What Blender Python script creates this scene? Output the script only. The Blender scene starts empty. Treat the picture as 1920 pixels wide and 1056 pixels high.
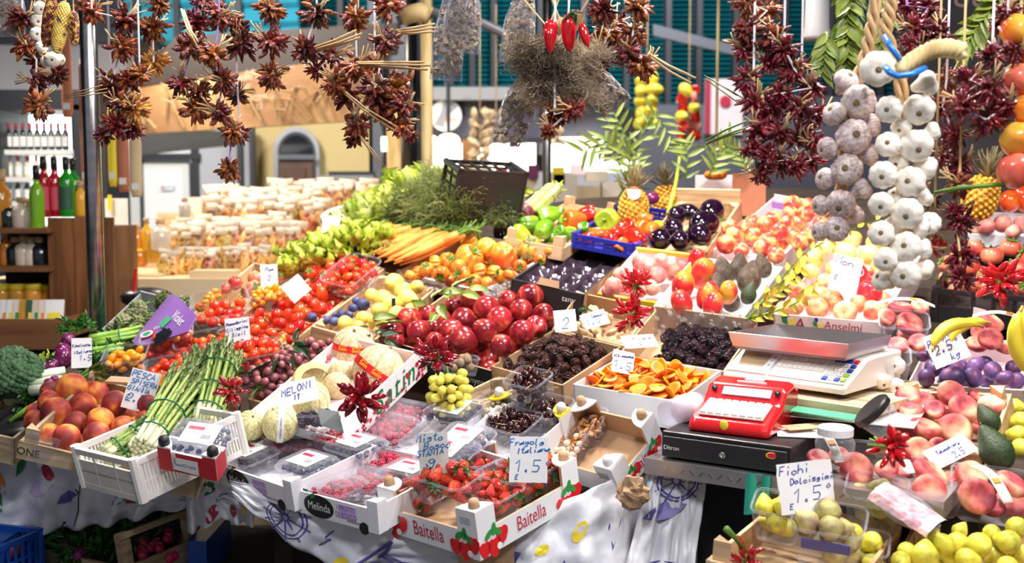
import bpy, math, random
import numpy as np
from mathutils import Vector, Matrix, Euler, noise as mnoise
# ---------------------------------------------------------------- camera, world, lamps, exposure
SC = bpy.context.scene
COL = SC.collection
F, CX, CY, CAMZ = 2000.0,960.0,528.0,1.55
PITCH = math.atan(164.0 / F)
cam = bpy.data.cameras.new('camera')
cam.sensor_fit = 'HORIZONTAL'
cam.sensor_width = 36.0
cam.lens = 36.0 * F / 1920.0
cam.clip_start, cam.clip_end = 0.05,100
cam.dof.use_dof = True
cam.dof.focus_distance = 2.55
cam.dof.aperture_fstop = 3.2
cam_ob = bpy.data.objects.new('camera', cam)
cam_ob.location = (0,0,CAMZ)
cam_ob.rotation_euler = (math.pi / 2 - PITCH,0,0)
COL.objects.link(cam_ob)
SC.camera = cam_ob
world = bpy.data.worlds.new('hall_ambience')
SC.world = world
world.use_nodes = True
bg = world.node_tree.nodes['Background']
bg.inputs['Color'].default_value = (0.86,0.88,1.0,1)
bg.inputs['Strength'].default_value = 0.14
SC.view_settings.view_transform = 'Standard'
SC.view_settings.look = 'None'
SC.view_settings.gamma = 1
SC.view_settings.use_curve_mapping = False
SC.view_settings.exposure = 0.95
def lamp(name, loc, target, power, size, col=(1,1,1),kind='AREA', spread=math.pi, blend=0.6):
 l = bpy.data.lights.new(name, kind)
 l.energy = power
 l.color = col
 if kind == 'AREA':
  l.shape = 'DISK'
  l.size = size
  l.spread = spread
 else:
  l.shadow_soft_size = size
  if kind == 'SPOT':
   l.spot_size = spread
   l.spot_blend = blend
 o = bpy.data.objects.new(name, l)
 o.location = loc
 o.rotation_euler = (Vector(target) - Vector(loc)).to_track_quat('-Z', 'Y').to_euler()
 COL.objects.link(o)
 return o
lamp('stall_lamp',(0.75,2.55,2.75),(0.75,2.75,1.1),24,0.30,(1,0.93,0.88),spread=math.radians(150))
lamp('stall_lamp',(0.25,3.9,3.0),(0.35,3.7,1.3),23,0.30,(1,0.92,0.86),spread=math.radians(150))
lamp('stall_lamp',(-0.75,2.7,2.85),(-0.6,2.9,1.0),17,0.30,(1,0.95,0.90),spread=math.radians(150))
lamp('aisle_lamp',(-0.1,0.4,3.2),(0.2,2.3,0.9),22,0.5,(0.95,0.96,1.0))
lamp('aisle_lamp',(1.6,1.0,3.0),(1.3,2.2,1.3),26,0.4,(1,0.95,0.95))
lamp('booth_lamp',(-1.3,5.6,2.75),(-1.2,6.0,1.2),15,0.4,(1,0.88,0.70))
lamp('booth_lamp',(-2.6,5.2,2.6),(-2.6,5.6,1.2),20,0.3,(1,0.92,0.82))
lamp('hall_lamp',(1.5,8.0,5.0),(0.5,12,2),130,1.0,(0.95,0.97,1.0))
lamp('hall_lamp',(-3.0,7.0,4.0),(-2.5,10,1.8),120,1.0,(1,0.95,0.88))
# ---------------------------------------------------------------- pixel rays and the sloping display
CP, SP = math.cos(PITCH),math.sin(PITCH)
EYE = Vector((0,0,CAMZ))
MT = Matrix.Translation
def ray(px, py):
 x, y = (px - CX) / F,(py - CY) / F
 return Vector((x, CP - y * SP,-SP - y * CP))
def at(px, py, d):
 """Point seen at a pixel of the photograph at depth d."""
 return EYE + ray(px, py) * d
def proj(P):
 v = Vector(P) - EYE
 z = v.y * CP - v.z * SP
 return (CX + F * v.x / z, CY + F * (-v.y * SP - v.z * CP) / z)
def depth(P):
 v = Vector(P) - EYE
 return v.y * CP - v.z * SP
NRM = Vector((-0.06,-0.233,0.70)).normalized()      # the rims of the crates lie about in this sloping plane
KPL = NRM.dot(at(890,1030,2.1725))
def on(px, py, h=0.0):
 """Point of the display slope (raised by h) seen at a pixel."""
 r = ray(px, py)
 return EYE + r * ((KPL + h - NRM.dot(EYE)) / NRM.dot(r))
def onY(px, py, Y):
 r = ray(px, py)
 return EYE + r * (Y / r.y)
def onZ(px, py, z):
 r = ray(px, py)
 return EYE + r * ((z - CAMZ) / r.z)
def frame(o, x, y, z):
 m = Matrix.Identity(4)
 for i, v in enumerate((x, y, z)):
  m[0][i],m[1][i],m[2][i] = v
 m.translation = o
 return m
def fit(q, h=0.0,tilt=0.10,nrm=None):
 """Pose, width and depth of a box whose rim corners (front-left, front-right, back-right, back-left) are seen at q."""
 n0 = (nrm or NRM).normalized()
 c0 = [on(x, y, h) for x, y in q]
 c = sum(c0,Vector()) / 4
 u = (c0[1] - c0[0] + c0[2] - c0[3])
 u = (u - n0 * u.dot(n0)).normalized()
 v = n0.cross(u)
 w = ((c0[1] - c0[0]).length + (c0[2] - c0[3]).length) / 2
 d = ((c0[3] - c0[0]).length + (c0[2] - c0[1]).length) / 2
 B = Matrix((u, v, n0)).transposed()
 qq = np.array(q, float)
 def pose(p):
  R = B @ Euler((p[3],p[4],p[5])).to_matrix()
  return R, c + Vector(p[:3]),w * math.exp(p[6]),d * math.exp(p[7])
 def res(p):
  R, o, ww, dd = pose(p)
  r = []
  for k,(sx, sy) in enumerate(((-1,-1),(1,-1),(1,1),(-1,1))):
   P = proj(o + R @ Vector((sx * ww / 2,sy * dd / 2,0)))
   r += [(P[0] - qq[k][0]) / 2.5,(P[1] - qq[k][1]) / 2.5]
  r += [p[3] / tilt, p[4] / tilt, Vector(p[:3]).dot(n0) / 0.03,p[6] / 0.5,p[7] / 0.5]
  return np.array(r)
 p = np.zeros(8)
 for _ in range(14):
  r = res(p)
  J = np.zeros((len(r),8))
  for k in range(8):
   e = np.zeros(8)
   e[k] = 1e-4
   J[:, k] = (res(p + e) - r) / 1e-4
  s = np.linalg.solve(J.T @ J + 1e-6 * np.eye(8),-J.T @ r)
  p = p + np.clip(s,-0.2,0.2)
 R, o, ww, dd = pose(p)
 m = R.to_4x4()
 m.translation = o
 return m, ww, dd
# ---------------------------------------------------------------- materials
MAT = {}
def pm(name, cols, rough=0.5,scale=3.0,detail=3.0,bump=0.0,bscale=30.0,val=0.0,hue=0.0,coat=0.0,metal=0.0,spec=0.5,emit=0.0,
 stretch=(1,1,1),pos=None, tex='noise', alpha=1.0,sss=0.0,rnd=True, bdist=0.02):
 """Procedural Principled material: a noise or voronoi ramp over the colours, varied from object to object."""
 m = bpy.data.materials.new(name)
 MAT[name] = m
 m.use_nodes = True
 N, L = m.node_tree.nodes, m.node_tree.links
 b = N['Principled BSDF']
 b.inputs['Roughness'].default_value = rough
 b.inputs['Metallic'].default_value = metal
 b.inputs['Specular IOR Level'].default_value = spec
 b.inputs['Coat Weight'].default_value = coat
 b.inputs['Coat Roughness'].default_value = 0.08
 if sss:
  b.inputs['Subsurface Weight'].default_value = sss
  b.inputs['Subsurface Radius'].default_value = (0.6,0.3,0.15)
  b.inputs['Subsurface Scale'].default_value = 0.02
 if not isinstance(cols, list):
  cols = [cols]
 tc = N.new('ShaderNodeTexCoord')
 oi = N.new('ShaderNodeObjectInfo')
 mp = N.new('ShaderNodeMapping')
 mp.inputs['Scale'].default_value = stretch
 L.new(tc.outputs['Object'],mp.inputs['Vector'])
 col = None
 if len(cols) > 1:
  if tex == 'noise':
   t = N.new('ShaderNodeTexNoise')
   t.noise_dimensions = '4D'
   t.inputs['Detail'].default_value = detail
   if rnd:
    mu = N.new('ShaderNodeMath')
    mu.operation = 'MULTIPLY'
    mu.inputs[1].default_value = 37.0
    L.new(oi.outputs['Random'],mu.inputs[0])
    L.new(mu.outputs[0],t.inputs['W'])
   out = t.outputs['Fac']
  else:
   t = N.new('ShaderNodeTexVoronoi')
   t.feature = 'DISTANCE_TO_EDGE'
   out = t.outputs['Distance']
  t.inputs['Scale'].default_value = scale
  L.new(mp.outputs[0],t.inputs['Vector'])
  cr = N.new('ShaderNodeValToRGB')
  els = cr.color_ramp.elements
  n = len(cols)
  ps = pos or [0.32 + 0.36 * i / (n - 1) for i in range(n)]
  while len(els) < n:
   els.new(0.5)
  for i in range(n):
   els[i].position = ps[i]
  for i in range(n):
   els[i].color = (*cols[i],1)
  L.new(out, cr.inputs['Fac'])
  col = cr.outputs['Color']
 if val or hue:
  hs = N.new('ShaderNodeHueSaturation')
  for k, amt, base in (('Value', val,1.0),('Hue', hue,0.5)):
   if amt:
    mr = N.new('ShaderNodeMapRange')
    mr.inputs['To Min'].default_value = base - amt
    mr.inputs['To Max'].default_value = base + amt
    if k == 'Hue':
     m2 = N.new('ShaderNodeMath')
     m2.operation = 'FRACT'
     m3 = N.new('ShaderNodeMath')
     m3.operation = 'MULTIPLY'
     m3.inputs[1].default_value = 7.31
     L.new(oi.outputs['Random'],m3.inputs[0])
     L.new(m3.outputs[0],m2.inputs[0])
     L.new(m2.outputs[0],mr.inputs['Value'])
    else:
     L.new(oi.outputs['Random'],mr.inputs['Value'])
    L.new(mr.outputs[0],hs.inputs[k])
  if col is not None:
   L.new(col, hs.inputs['Color'])
  else:
   hs.inputs['Color'].default_value = (*cols[0],1)
  col = hs.outputs['Color']
 if col is not None:
  L.new(col, b.inputs['Base Color'])
 else:
  b.inputs['Base Color'].default_value = (*cols[0],1)
 if emit:
  b.inputs['Emission Strength'].default_value = emit
  if col is not None:
   L.new(col, b.inputs['Emission Color'])
  else:
   b.inputs['Emission Color'].default_value = (*cols[0],1)
 if bump:
  t = N.new('ShaderNodeTexNoise' if tex == 'noise' else 'ShaderNodeTexVoronoi')
  if tex != 'noise':
   t.feature = 'DISTANCE_TO_EDGE'
  t.inputs['Scale'].default_value = bscale
  L.new(mp.outputs[0],t.inputs['Vector'])
  bp = N.new('ShaderNodeBump')
  bp.inputs['Strength'].default_value = bump
  bp.inputs['Distance'].default_value = bdist
  L.new(t.outputs[0],bp.inputs['Height'])
  L.new(bp.outputs[0],b.inputs['Normal'])
 if alpha < 1:
  b.inputs['Alpha'].default_value = alpha
 return m
def clear(name, tint, base=0.10,edge=0.55,rough=0.08,body=(0.62,0.62,0.68),crinkle=0.0):
 """Clear thin plastic: looks through, with a gloss that grows towards the edges."""
 m = bpy.data.materials.new(name)
 MAT[name] = m
 m.use_nodes = True
 N, L = m.node_tree.nodes, m.node_tree.links
 b = N['Principled BSDF']
 b.inputs['Base Color'].default_value = (*body,1)
 b.inputs['Roughness'].default_value = rough
 tr = N.new('ShaderNodeBsdfTransparent')
 tr.inputs['Color'].default_value = (*tint,1)
 lw = N.new('ShaderNodeLayerWeight')
 lw.inputs['Blend'].default_value = 0.35
 mr = N.new('ShaderNodeMapRange')
 mr.inputs['To Min'].default_value = base
 mr.inputs['To Max'].default_value = edge
 L.new(lw.outputs['Facing'],mr.inputs['Value'])
 mx = N.new('ShaderNodeMixShader')
 L.new(mr.outputs[0],mx.inputs['Fac'])
 L.new(tr.outputs[0],mx.inputs[1])
 L.new(b.outputs[0],mx.inputs[2])
 L.new(mx.outputs[0],N['Material Output'].inputs['Surface'])
 if crinkle:
  t = N.new('ShaderNodeTexNoise')
  t.inputs['Scale'].default_value = crinkle
  tc = N.new('ShaderNodeTexCoord')
  L.new(tc.outputs['Object'],t.inputs['Vector'])
  bp = N.new('ShaderNodeBump')
  bp.inputs['Strength'].default_value = 0.7
  bp.inputs['Distance'].default_value = 0.008
  L.new(t.outputs[0],bp.inputs['Height'])
  L.new(bp.outputs[0],b.inputs['Normal'])
  L.new(bp.outputs[0],lw.inputs['Normal'])
 return m
# produce
pm('peach',[(0.16,0.02,0.022),(0.36,0.035,0.03),(0.60,0.11,0.035),(0.88,0.36,0.05)],0.62,1.5,2,val=0.2,pos=[0.36,0.48,0.56,0.66])
pm('nectarine',[(0.10,0.006,0.012),(0.24,0.012,0.02),(0.42,0.03,0.03),(0.85,0.32,0.12)],0.22,2.2,4,val=0.35,stretch=(1.6,1.6,0.45),pos=[0.3,0.46,0.6,0.78])
pm('flat_peach',[(0.22,0.02,0.04),(0.52,0.07,0.075),(0.78,0.26,0.17),(0.88,0.50,0.28)],0.6,1.3,3,val=0.12,pos=[0.36,0.47,0.57,0.68])
pm('white_peach',[(0.55,0.07,0.09),(0.72,0.24,0.20),(0.86,0.56,0.40)],0.5,1.8,3,val=0.08)
pm('red_apple',[(0.60,0.03,0.04),(0.72,0.11,0.07),(0.86,0.42,0.14),(0.90,0.64,0.22)],0.25,1.7,4,val=0.08,hue=0.008,stretch=(1.5,1.5,0.6),pos=[0.36,0.48,0.58,0.68])
pm('ruby_apple',[(0.50,0.012,0.03),(0.66,0.03,0.045),(0.75,0.16,0.09)],0.2,2.5,4,stretch=(1.6,1.6,0.5))
pm('yellow_apple',[(0.95,0.50,0.12),(0.95,0.70,0.22),(0.93,0.80,0.42)],0.28,1.6,3,val=0.08)
pm('blush_apple',[(0.66,0.08,0.07),(0.86,0.42,0.20),(0.90,0.70,0.38)],0.28,1.6,3,val=0.06)
pm('tomato',[(0.62,0.014,0.008),(0.78,0.05,0.012),(0.82,0.13,0.02)],0.14,1.2,2,val=0.12,hue=0.008,coat=0.3)
pm('orange_tomato',[(0.75,0.09,0.015),(0.85,0.22,0.02),(0.80,0.40,0.05)],0.22,1.3,2,val=0.1,hue=0.012,coat=0.2)
pm('pink_tomato',[(0.62,0.05,0.045),(0.80,0.17,0.10),(0.85,0.33,0.16)],0.22,1.3,2,val=0.1,coat=0.2)
pm('yellow_tomato',[(0.88,0.28,0.01),(0.92,0.42,0.02)],0.15,1.3,2,val=0.08,coat=0.3)
pm('beef_tomato',[(0.80,0.15,0.015),(0.88,0.26,0.02),(0.85,0.45,0.05),(0.55,0.42,0.05)],0.25,1.1,2,val=0.08,hue=0.012,coat=0.3)
pm('pear',[(0.60,0.52,0.08),(0.85,0.68,0.12),(0.90,0.74,0.22)],0.4,2,4,val=0.08,bump=0.1)
pm('lemon',[(0.80,0.62,0.03),(0.85,0.72,0.08)],0.4,2,2)
pm('green_fig',[(0.38,0.36,0.04),(0.70,0.66,0.06),(0.80,0.74,0.10)],0.42,2.5,4,val=0.1)
pm('ripe_fig',[(0.20,0.10,0.10),(0.40,0.34,0.13),(0.58,0.56,0.20)],0.5,1.5,4,val=0.2,stretch=(1.5,1.5,0.7))
pm('plum',[(0.035,0.022,0.09),(0.12,0.06,0.20),(0.22,0.05,0.10)],0.42,1.6,3,val=0.25,hue=0.02)
pm('blue_plum',[(0.015,0.018,0.08),(0.06,0.07,0.20),(0.12,0.13,0.28)],0.5,1.8,3,val=0.2)
pm('mango',[(0.50,0.012,0.025),(0.62,0.03,0.03),(0.70,0.22,0.03),(0.62,0.34,0.03)],0.22,0.9,2,val=0.06,pos=[0.36,0.5,0.6,0.68])
pm('avocado',[(0.035,0.022,0.015),(0.09,0.06,0.035),(0.17,0.12,0.07)],0.35,5,5,bump=0.5,bscale=26,val=0.15)
pm('green_avocado',[(0.02,0.045,0.012),(0.05,0.085,0.03)],0.4,8,4,bump=0.3,bscale=30)
pm('melon',[(0.80,0.67,0.45),(0.66,0.48,0.27),(0.58,0.42,0.22)],0.7,9,tex='voronoi', pos=[0.0,0.10,0.35],bump=-0.9,bscale=9,bdist=0.03)
pm('green_melon',[(0.82,0.72,0.46),(0.58,0.52,0.24),(0.46,0.46,0.20)],0.7,9,tex='voronoi', pos=[0.0,0.10,0.35],bump=-0.9,bscale=9,bdist=0.03)
pm('melon_rib',[(0.42,0.34,0.12),(0.62,0.44,0.17)],0.7,8)
pm('melon_flesh',[(0.90,0.55,0.16),(0.92,0.70,0.32)],0.45,4)
pm('eggplant',[(0.006,0.002,0.008),(0.02,0.004,0.018)],0.1,2,coat=0.6)
pm('violet_onion',[(0.09,0.006,0.05),(0.16,0.012,0.09),(0.28,0.06,0.17)],0.22,1.5,4,stretch=(2,2,0.3),val=0.15)
pm('green_pepper',[(0.035,0.16,0.008),(0.12,0.30,0.012),(0.24,0.42,0.02)],0.15,1.2,2,hue=0.012,val=0.25,coat=0.4)
pm('lime_pepper',[(0.26,0.44,0.02),(0.42,0.55,0.03)],0.15,1.2,2,coat=0.4)
pm('red_pepper',[(0.55,0.008,0.006),(0.72,0.03,0.01)],0.14,1.2,2,val=0.12,coat=0.4)
pm('orange_pepper',[(0.78,0.09,0.012),(0.82,0.17,0.02)],0.14,1.2,2,coat=0.4)
pm('carrot',[(0.75,0.22,0.03),(0.85,0.36,0.06)],0.5,3,4,stretch=(1,1,1),val=0.1)
pm('stem_green',[(0.06,0.16,0.012),(0.16,0.28,0.03)],0.5,5,val=0.2)
pm('leaf_green',[(0.015,0.075,0.012),(0.05,0.17,0.02)],0.42,6,val=0.3)
pm('leaf_dark',[(0.012,0.035,0.012),(0.03,0.07,0.02)],0.35,6,val=0.2)
pm('bay_leaf',[(0.10,0.17,0.02),(0.26,0.32,0.05)],0.4,14,val=0.2)
pm('yellow_leaf',[(0.40,0.40,0.04),(0.68,0.55,0.06),(0.55,0.30,0.05)],0.5,9,val=0.25)
pm('lettuce',[(0.24,0.40,0.02),(0.50,0.60,0.05),(0.70,0.72,0.18)],0.45,7,val=0.15)
pm('pale_lettuce',[(0.45,0.58,0.06),(0.72,0.78,0.25),(0.82,0.85,0.50)],0.45,5,val=0.1)
pm('dill',[(0.07,0.10,0.015),(0.17,0.21,0.045),(0.28,0.28,0.09)],0.6,8,val=0.2)
pm('broccoli',[(0.03,0.11,0.035),(0.09,0.21,0.09),(0.16,0.30,0.15)],0.7,6,bump=0.8,bscale=60)
pm('artichoke',[(0.08,0.10,0.03),(0.20,0.24,0.08),(0.26,0.22,0.14)],0.5,2.2,3,val=0.2)
pm('asparagus',[(0.14,0.26,0.04),(0.36,0.46,0.12)],0.4,2,3,val=0.15)
pm('asparagus_tip',[(0.08,0.14,0.04),(0.24,0.30,0.09)],0.5,30,3,val=0.15)
pm('asparagus_foot',[(0.55,0.60,0.28),(0.80,0.78,0.58)],0.5,3)
pm('spring_onion',[(0.14,0.33,0.03),(0.36,0.56,0.10)],0.35,3,2,val=0.15,stretch=(8,8,1))
pm('white_stalk',[(0.70,0.78,0.50),(0.85,0.88,0.72)],0.4,4)
pm('radicchio',[(0.10,0.012,0.03),(0.25,0.03,0.07),(0.80,0.55,0.58)],0.4,3.2,3,stretch=(1.5,1.5,0.5),pos=[0.35,0.56,0.68])
pm('cherry',[(0.012,0.002,0.004),(0.045,0.004,0.008)],0.08,1.4,coat=0.5)
pm('strawberry',[(0.58,0.008,0.006),(0.78,0.03,0.012),(0.85,0.15,0.03)],0.2,1.0,2,bump=0.6,bscale=16,val=0.1,coat=0.3)
pm('raspberry',[(0.36,0.012,0.04),(0.58,0.04,0.09)],0.38,3,val=0.2)
pm('blackberry',[(0.008,0.004,0.014),(0.03,0.012,0.04)],0.2,4)
pm('blueberry',[(0.012,0.016,0.06),(0.05,0.06,0.15)],0.5,3,val=0.2)
pm('redcurrant',(0.50,0.006,0.01),0.1,coat=0.5)
pm('red_grape',[(0.16,0.03,0.055),(0.36,0.11,0.13),(0.56,0.28,0.22)],0.22,1.2,val=0.2,sss=0.15)
pm('white_grape',[(0.50,0.52,0.06),(0.72,0.64,0.10),(0.80,0.56,0.10)],0.22,1.0,val=0.1,hue=0.015,sss=0.15)
pm('apricot',[(0.62,0.13,0.006),(0.80,0.24,0.008),(0.84,0.33,0.015)],0.4,1.6,val=0.12,hue=0.010,sss=0.1)
pm('date',[(0.02,0.006,0.004),(0.07,0.016,0.012),(0.16,0.05,0.04)],0.3,3,4,bump=0.9,bscale=8,val=0.3,bdist=0.06)
pm('prune',[(0.006,0.003,0.006),(0.025,0.008,0.016),(0.09,0.03,0.05)],0.25,3,4,bump=1.0,bscale=7,val=0.3,bdist=0.08)
pm('almond',[(0.42,0.16,0.045),(0.65,0.32,0.11)],0.55,4,val=0.15,stretch=(5,5,1))
pm('nut_shell',[(0.74,0.60,0.42),(0.88,0.78,0.62)],0.55,3,val=0.1)
pm('mushroom',[(0.42,0.26,0.11),(0.68,0.50,0.28),(0.82,0.70,0.46)],0.65,2.5,4,val=0.2,bump=0.4)
pm('walnut',[(0.42,0.26,0.13),(0.62,0.42,0.24)],0.6,5,bump=0.8,bscale=10)
pm('banana',[(0.78,0.58,0.03),(0.88,0.72,0.06)],0.4,2,val=0.05)
pm('banana_tip',[(0.25,0.16,0.04),(0.45,0.38,0.06)],0.6,8)
pm('pineapple',[(0.30,0.13,0.015),(0.70,0.36,0.03),(0.85,0.52,0.06)],0.5,5,3)
pm('pineapple_leaf',[(0.14,0.11,0.05),(0.34,0.27,0.13)],0.6,6,val=0.2)
pm('garlic',[(0.74,0.65,0.52),(0.86,0.80,0.70),(0.90,0.87,0.80)],0.45,2.2,5,stretch=(3.5,3.5,0.6),bump=0.15,bscale=14,val=0.06)
pm('purple_garlic',[(0.30,0.20,0.24),(0.55,0.44,0.42),(0.78,0.70,0.60)],0.45,2.6,5,stretch=(4.5,4.5,0.5),bump=0.15,bscale=14,val=0.1)
pm('garlic_root',[(0.24,0.15,0.07),(0.42,0.30,0.15)],0.9,30,bump=0.8)
pm('straw',[(0.34,0.22,0.08),(0.58,0.42,0.18),(0.70,0.56,0.28)],0.7,5,3,stretch=(4,4,0.7),val=0.15)
pm('dry_stalk',[(0.30,0.17,0.07),(0.55,0.37,0.18)],0.7,4,val=0.25)
pm('dried_chili',[(0.03,0.003,0.004),(0.13,0.010,0.009),(0.24,0.03,0.012)],0.28,1.6,3,val=0.35,hue=0.014,bump=0.5,bscale=9,coat=0.15)
pm('amber_chili',[(0.09,0.010,0.004),(0.24,0.045,0.010),(0.42,0.14,0.022)],0.3,1.6,3,val=0.3,hue=0.012,bump=0.5,bscale=9,coat=0.15)
pm('gold_chili',[(0.45,0.15,0.02),(0.68,0.34,0.06)],0.35,1.6,3,val=0.2,bump=0.4,bscale=9)
pm('dark_chili',[(0.045,0.002,0.008),(0.14,0.005,0.015),(0.24,0.012,0.02)],0.18,1.5,3,val=0.35,bump=0.35,bscale=8,coat=0.3)
pm('fresh_chili',[(0.36,0.004,0.010),(0.58,0.010,0.014)],0.12,1.2,2,val=0.2,coat=0.5)
pm('deep_chili',[(0.20,0.003,0.010),(0.36,0.006,0.012)],0.12,1.2,2,val=0.25,coat=0.5)
pm('dried_herb',[(0.16,0.12,0.08),(0.34,0.27,0.18),(0.50,0.42,0.30)],0.9,12,val=0.2)
pm('corn',[(0.10,0.012,0.015),(0.35,0.10,0.03),(0.75,0.48,0.10)],0.35,9,1,pos=[0.4,0.5,0.58])
pm('yellow_corn',[(0.10,0.06,0.10),(0.70,0.42,0.06),(0.82,0.60,0.14)],0.35,9,1,pos=[0.34,0.42,0.6])
pm('turnip',[(0.16,0.015,0.16),(0.36,0.08,0.32)],0.3,1.5)
pm('radish',(0.42,0.012,0.07),0.3,val=0.2)
# packaging, furniture
pm('wood',[(0.42,0.25,0.12),(0.60,0.40,0.22),(0.70,0.50,0.30)],0.7,3,4,stretch=(2,22,22),val=0.12)
pm('wood_old',[(0.24,0.16,0.09),(0.44,0.33,0.20),(0.56,0.45,0.30)],0.8,3,4,stretch=(2,18,18),val=0.15)
pm('plank_brown',[(0.045,0.018,0.006),(0.17,0.062,0.018),(0.30,0.12,0.035)],0.5,2.0,4,stretch=(9,9,1.0),val=0.25)
pm('shelf_brown',[(0.13,0.05,0.018),(0.28,0.12,0.045)],0.55,2,4,stretch=(1,12,12))
pm('cardboard',[(0.42,0.25,0.13),(0.52,0.33,0.19)],0.85,6,4)
pm('cardboard_dark',[(0.25,0.13,0.06),(0.33,0.19,0.10)],0.85,6,4)
pm('white_card',[(0.74,0.74,0.76),(0.82,0.82,0.84)],0.6,3,2)
pm('pink_card',[(0.78,0.62,0.64),(0.86,0.74,0.76)],0.6,3,2)
pm('paper',[(0.80,0.80,0.80),(0.88,0.88,0.87)],0.8,12,3)
pm('old_paper',[(0.50,0.48,0.43),(0.70,0.69,0.65)],0.8,14,4)
pm('black_card',[(0.012,0.012,0.014),(0.025,0.024,0.027)],0.5,4)
pm('red_card',(0.60,0.02,0.03),0.5)
pm('yellow_card',(0.85,0.62,0.02),0.5)
pm('purple_card',[(0.10,0.02,0.24),(0.24,0.09,0.42),(0.40,0.24,0.56)],0.4,1.8,2,rnd=False)
pm('green_card',(0.06,0.42,0.20),0.5)
pm('grey_card',[(0.32,0.36,0.34),(0.42,0.45,0.43)],0.6,4)
pm('black_plastic',[(0.010,0.009,0.010),(0.02,0.018,0.02)],0.32,5)
pm('blue_plastic',(0.012,0.02,0.28),0.3)
pm('sky_plastic',(0.01,0.08,0.42),0.35)
pm('white_plastic',[(0.70,0.70,0.72),(0.78,0.78,0.80)],0.4,4)
pm('bone_plastic',[(0.72,0.69,0.64),(0.80,0.77,0.72)],0.4,5)
pm('grey_plastic',(0.30,0.30,0.33),0.4)
pm('tray_purple',[(0.022,0.014,0.024),(0.055,0.036,0.055)],0.2,8)
pm('register_red',[(0.55,0.008,0.012),(0.62,0.012,0.016)],0.22,4,coat=0.4)
pm('key_white',[(0.70,0.64,0.58),(0.80,0.77,0.73)],0.5,9,val=0.08)
pm('key_blue',(0.02,0.06,0.42),0.4)
pm('key_green',(0.25,0.48,0.05),0.4)
pm('screen_blue',(0.42,0.50,0.72),0.2)
pm('screen_tan',[(0.40,0.28,0.15),(0.52,0.38,0.22)],0.25,3)
pm('steel',[(0.42,0.41,0.42),(0.60,0.59,0.60)],0.22,3,3,metal=1.0,stretch=(1,1,14))
pm('steel_pan',[(0.45,0.42,0.43),(0.62,0.58,0.59)],0.28,4,4,metal=0.9,rnd=False)
pm('tread_steel',[(0.40,0.40,0.41),(0.58,0.58,0.58)],0.35,9,3,metal=0.9)
pm('ink_blue',(0.015,0.03,0.34),0.5)
pm('ink_sky',(0.02,0.14,0.45),0.5)
pm('ink_black',(0.015,0.015,0.018),0.5)
pm('ink_red',(0.50,0.012,0.05),0.5)
pm('ink_green',(0.01,0.17,0.05),0.5)
pm('ink_leaf',(0.03,0.28,0.05),0.5)
pm('ink_white',(0.88,0.88,0.86),0.5)
pm('ink_yellow',(0.92,0.72,0.04),0.5)
pm('ink_orange',(0.90,0.25,0.02),0.5)
pm('ink_purple',(0.35,0.06,0.35),0.5)
pm('ink_lilac',(0.55,0.44,0.75),0.6)
pm('ink_pink',[(0.75,0.22,0.26),(0.85,0.55,0.55),(0.85,0.80,0.80)],0.35,30)
pm('ink_maroon',(0.38,0.02,0.06),0.5)
pm('ink_grey',(0.25,0.25,0.28),0.6)
pm('label_red',(0.70,0.015,0.02),0.35)
pm('cloth',[(0.50,0.52,0.58),(0.66,0.67,0.72),(0.74,0.75,0.80)],0.35,5,4,bump=0.4,bscale=12,rnd=False)
pm('cloth_mark',[(0.05,0.05,0.22),(0.12,0.10,0.36)],0.4,12)
pm('green_film',(0.01,0.30,0.22),0.3)
pm('lilac_film',[(0.18,0.06,0.42),(0.42,0.24,0.70)],0.2,9)
pm('kraft_paper',[(0.24,0.14,0.07),(0.40,0.25,0.14)],0.8,7,bump=0.6,bscale=14)
pm('ribbon_white',(0.80,0.76,0.80),0.4)
pm('ribbon_violet',(0.42,0.24,0.62),0.4)
pm('twine_green',(0.02,0.22,0.10),0.6)
pm('hose_blue',(0.015,0.20,0.62),0.3)
pm('rubber_green',(0.01,0.13,0.06),0.5)
pm('shaded_counter_wood',[(0.03,0.02,0.014),(0.07,0.045,0.03)],0.8,3,4,stretch=(2,12,12))  # wood tone darkened so the gaps between crates look shaded
pm('dark_void',(0.012,0.012,0.014),0.9)  # near black, also serves as the shade of dark openings
# hall
pm('teal_shutter',[(0.002,0.10,0.125),(0.004,0.15,0.18)],0.45,1.2)
pm('cyan_shutter',[(0.03,0.30,0.44),(0.05,0.42,0.56)],0.5,1.0)
pm('frame_dark',(0.02,0.022,0.03),0.5)
pm('frame_grey',(0.10,0.105,0.125),0.5)
pm('beam_grey',(0.30,0.30,0.30),0.6)
pm('slate_wall',[(0.06,0.06,0.085),(0.09,0.09,0.115)],0.8,1.5)
pm('plaster_grey',[(0.34,0.34,0.37),(0.42,0.42,0.45)],0.8,1.5)
pm('plaster_white',[(0.72,0.73,0.72),(0.80,0.81,0.80)],0.7,1.5)
pm('plaster_yellow',[(0.50,0.38,0.16),(0.58,0.45,0.20)],0.8,1.5)
pm('door_brown',[(0.07,0.032,0.018),(0.11,0.055,0.03)],0.6,2,stretch=(6,6,1))
pm('sign_brown',[(0.03,0.018,0.014),(0.045,0.028,0.02)],0.6,2)
pm('sign_tan',[(0.16,0.07,0.03),(0.36,0.18,0.07),(0.62,0.38,0.14)],0.6,1.3,6,rnd=False, stretch=(1,1,1.6))
pm('sign_wheat',[(0.34,0.18,0.07),(0.52,0.32,0.13)],0.6,3)
pm('sign_text',(0.62,0.50,0.34),0.6)
pm('floor_stone',[(0.08,0.075,0.07),(0.13,0.12,0.11)],0.6,1.5)
pm('ceiling_dark',(0.05,0.055,0.06),0.9)
pm('shop_light',(1.0,0.90,0.74),0.5,emit=2.6)
pm('cool_light',(0.92,1.0,0.96),0.5,emit=1.9)
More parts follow.
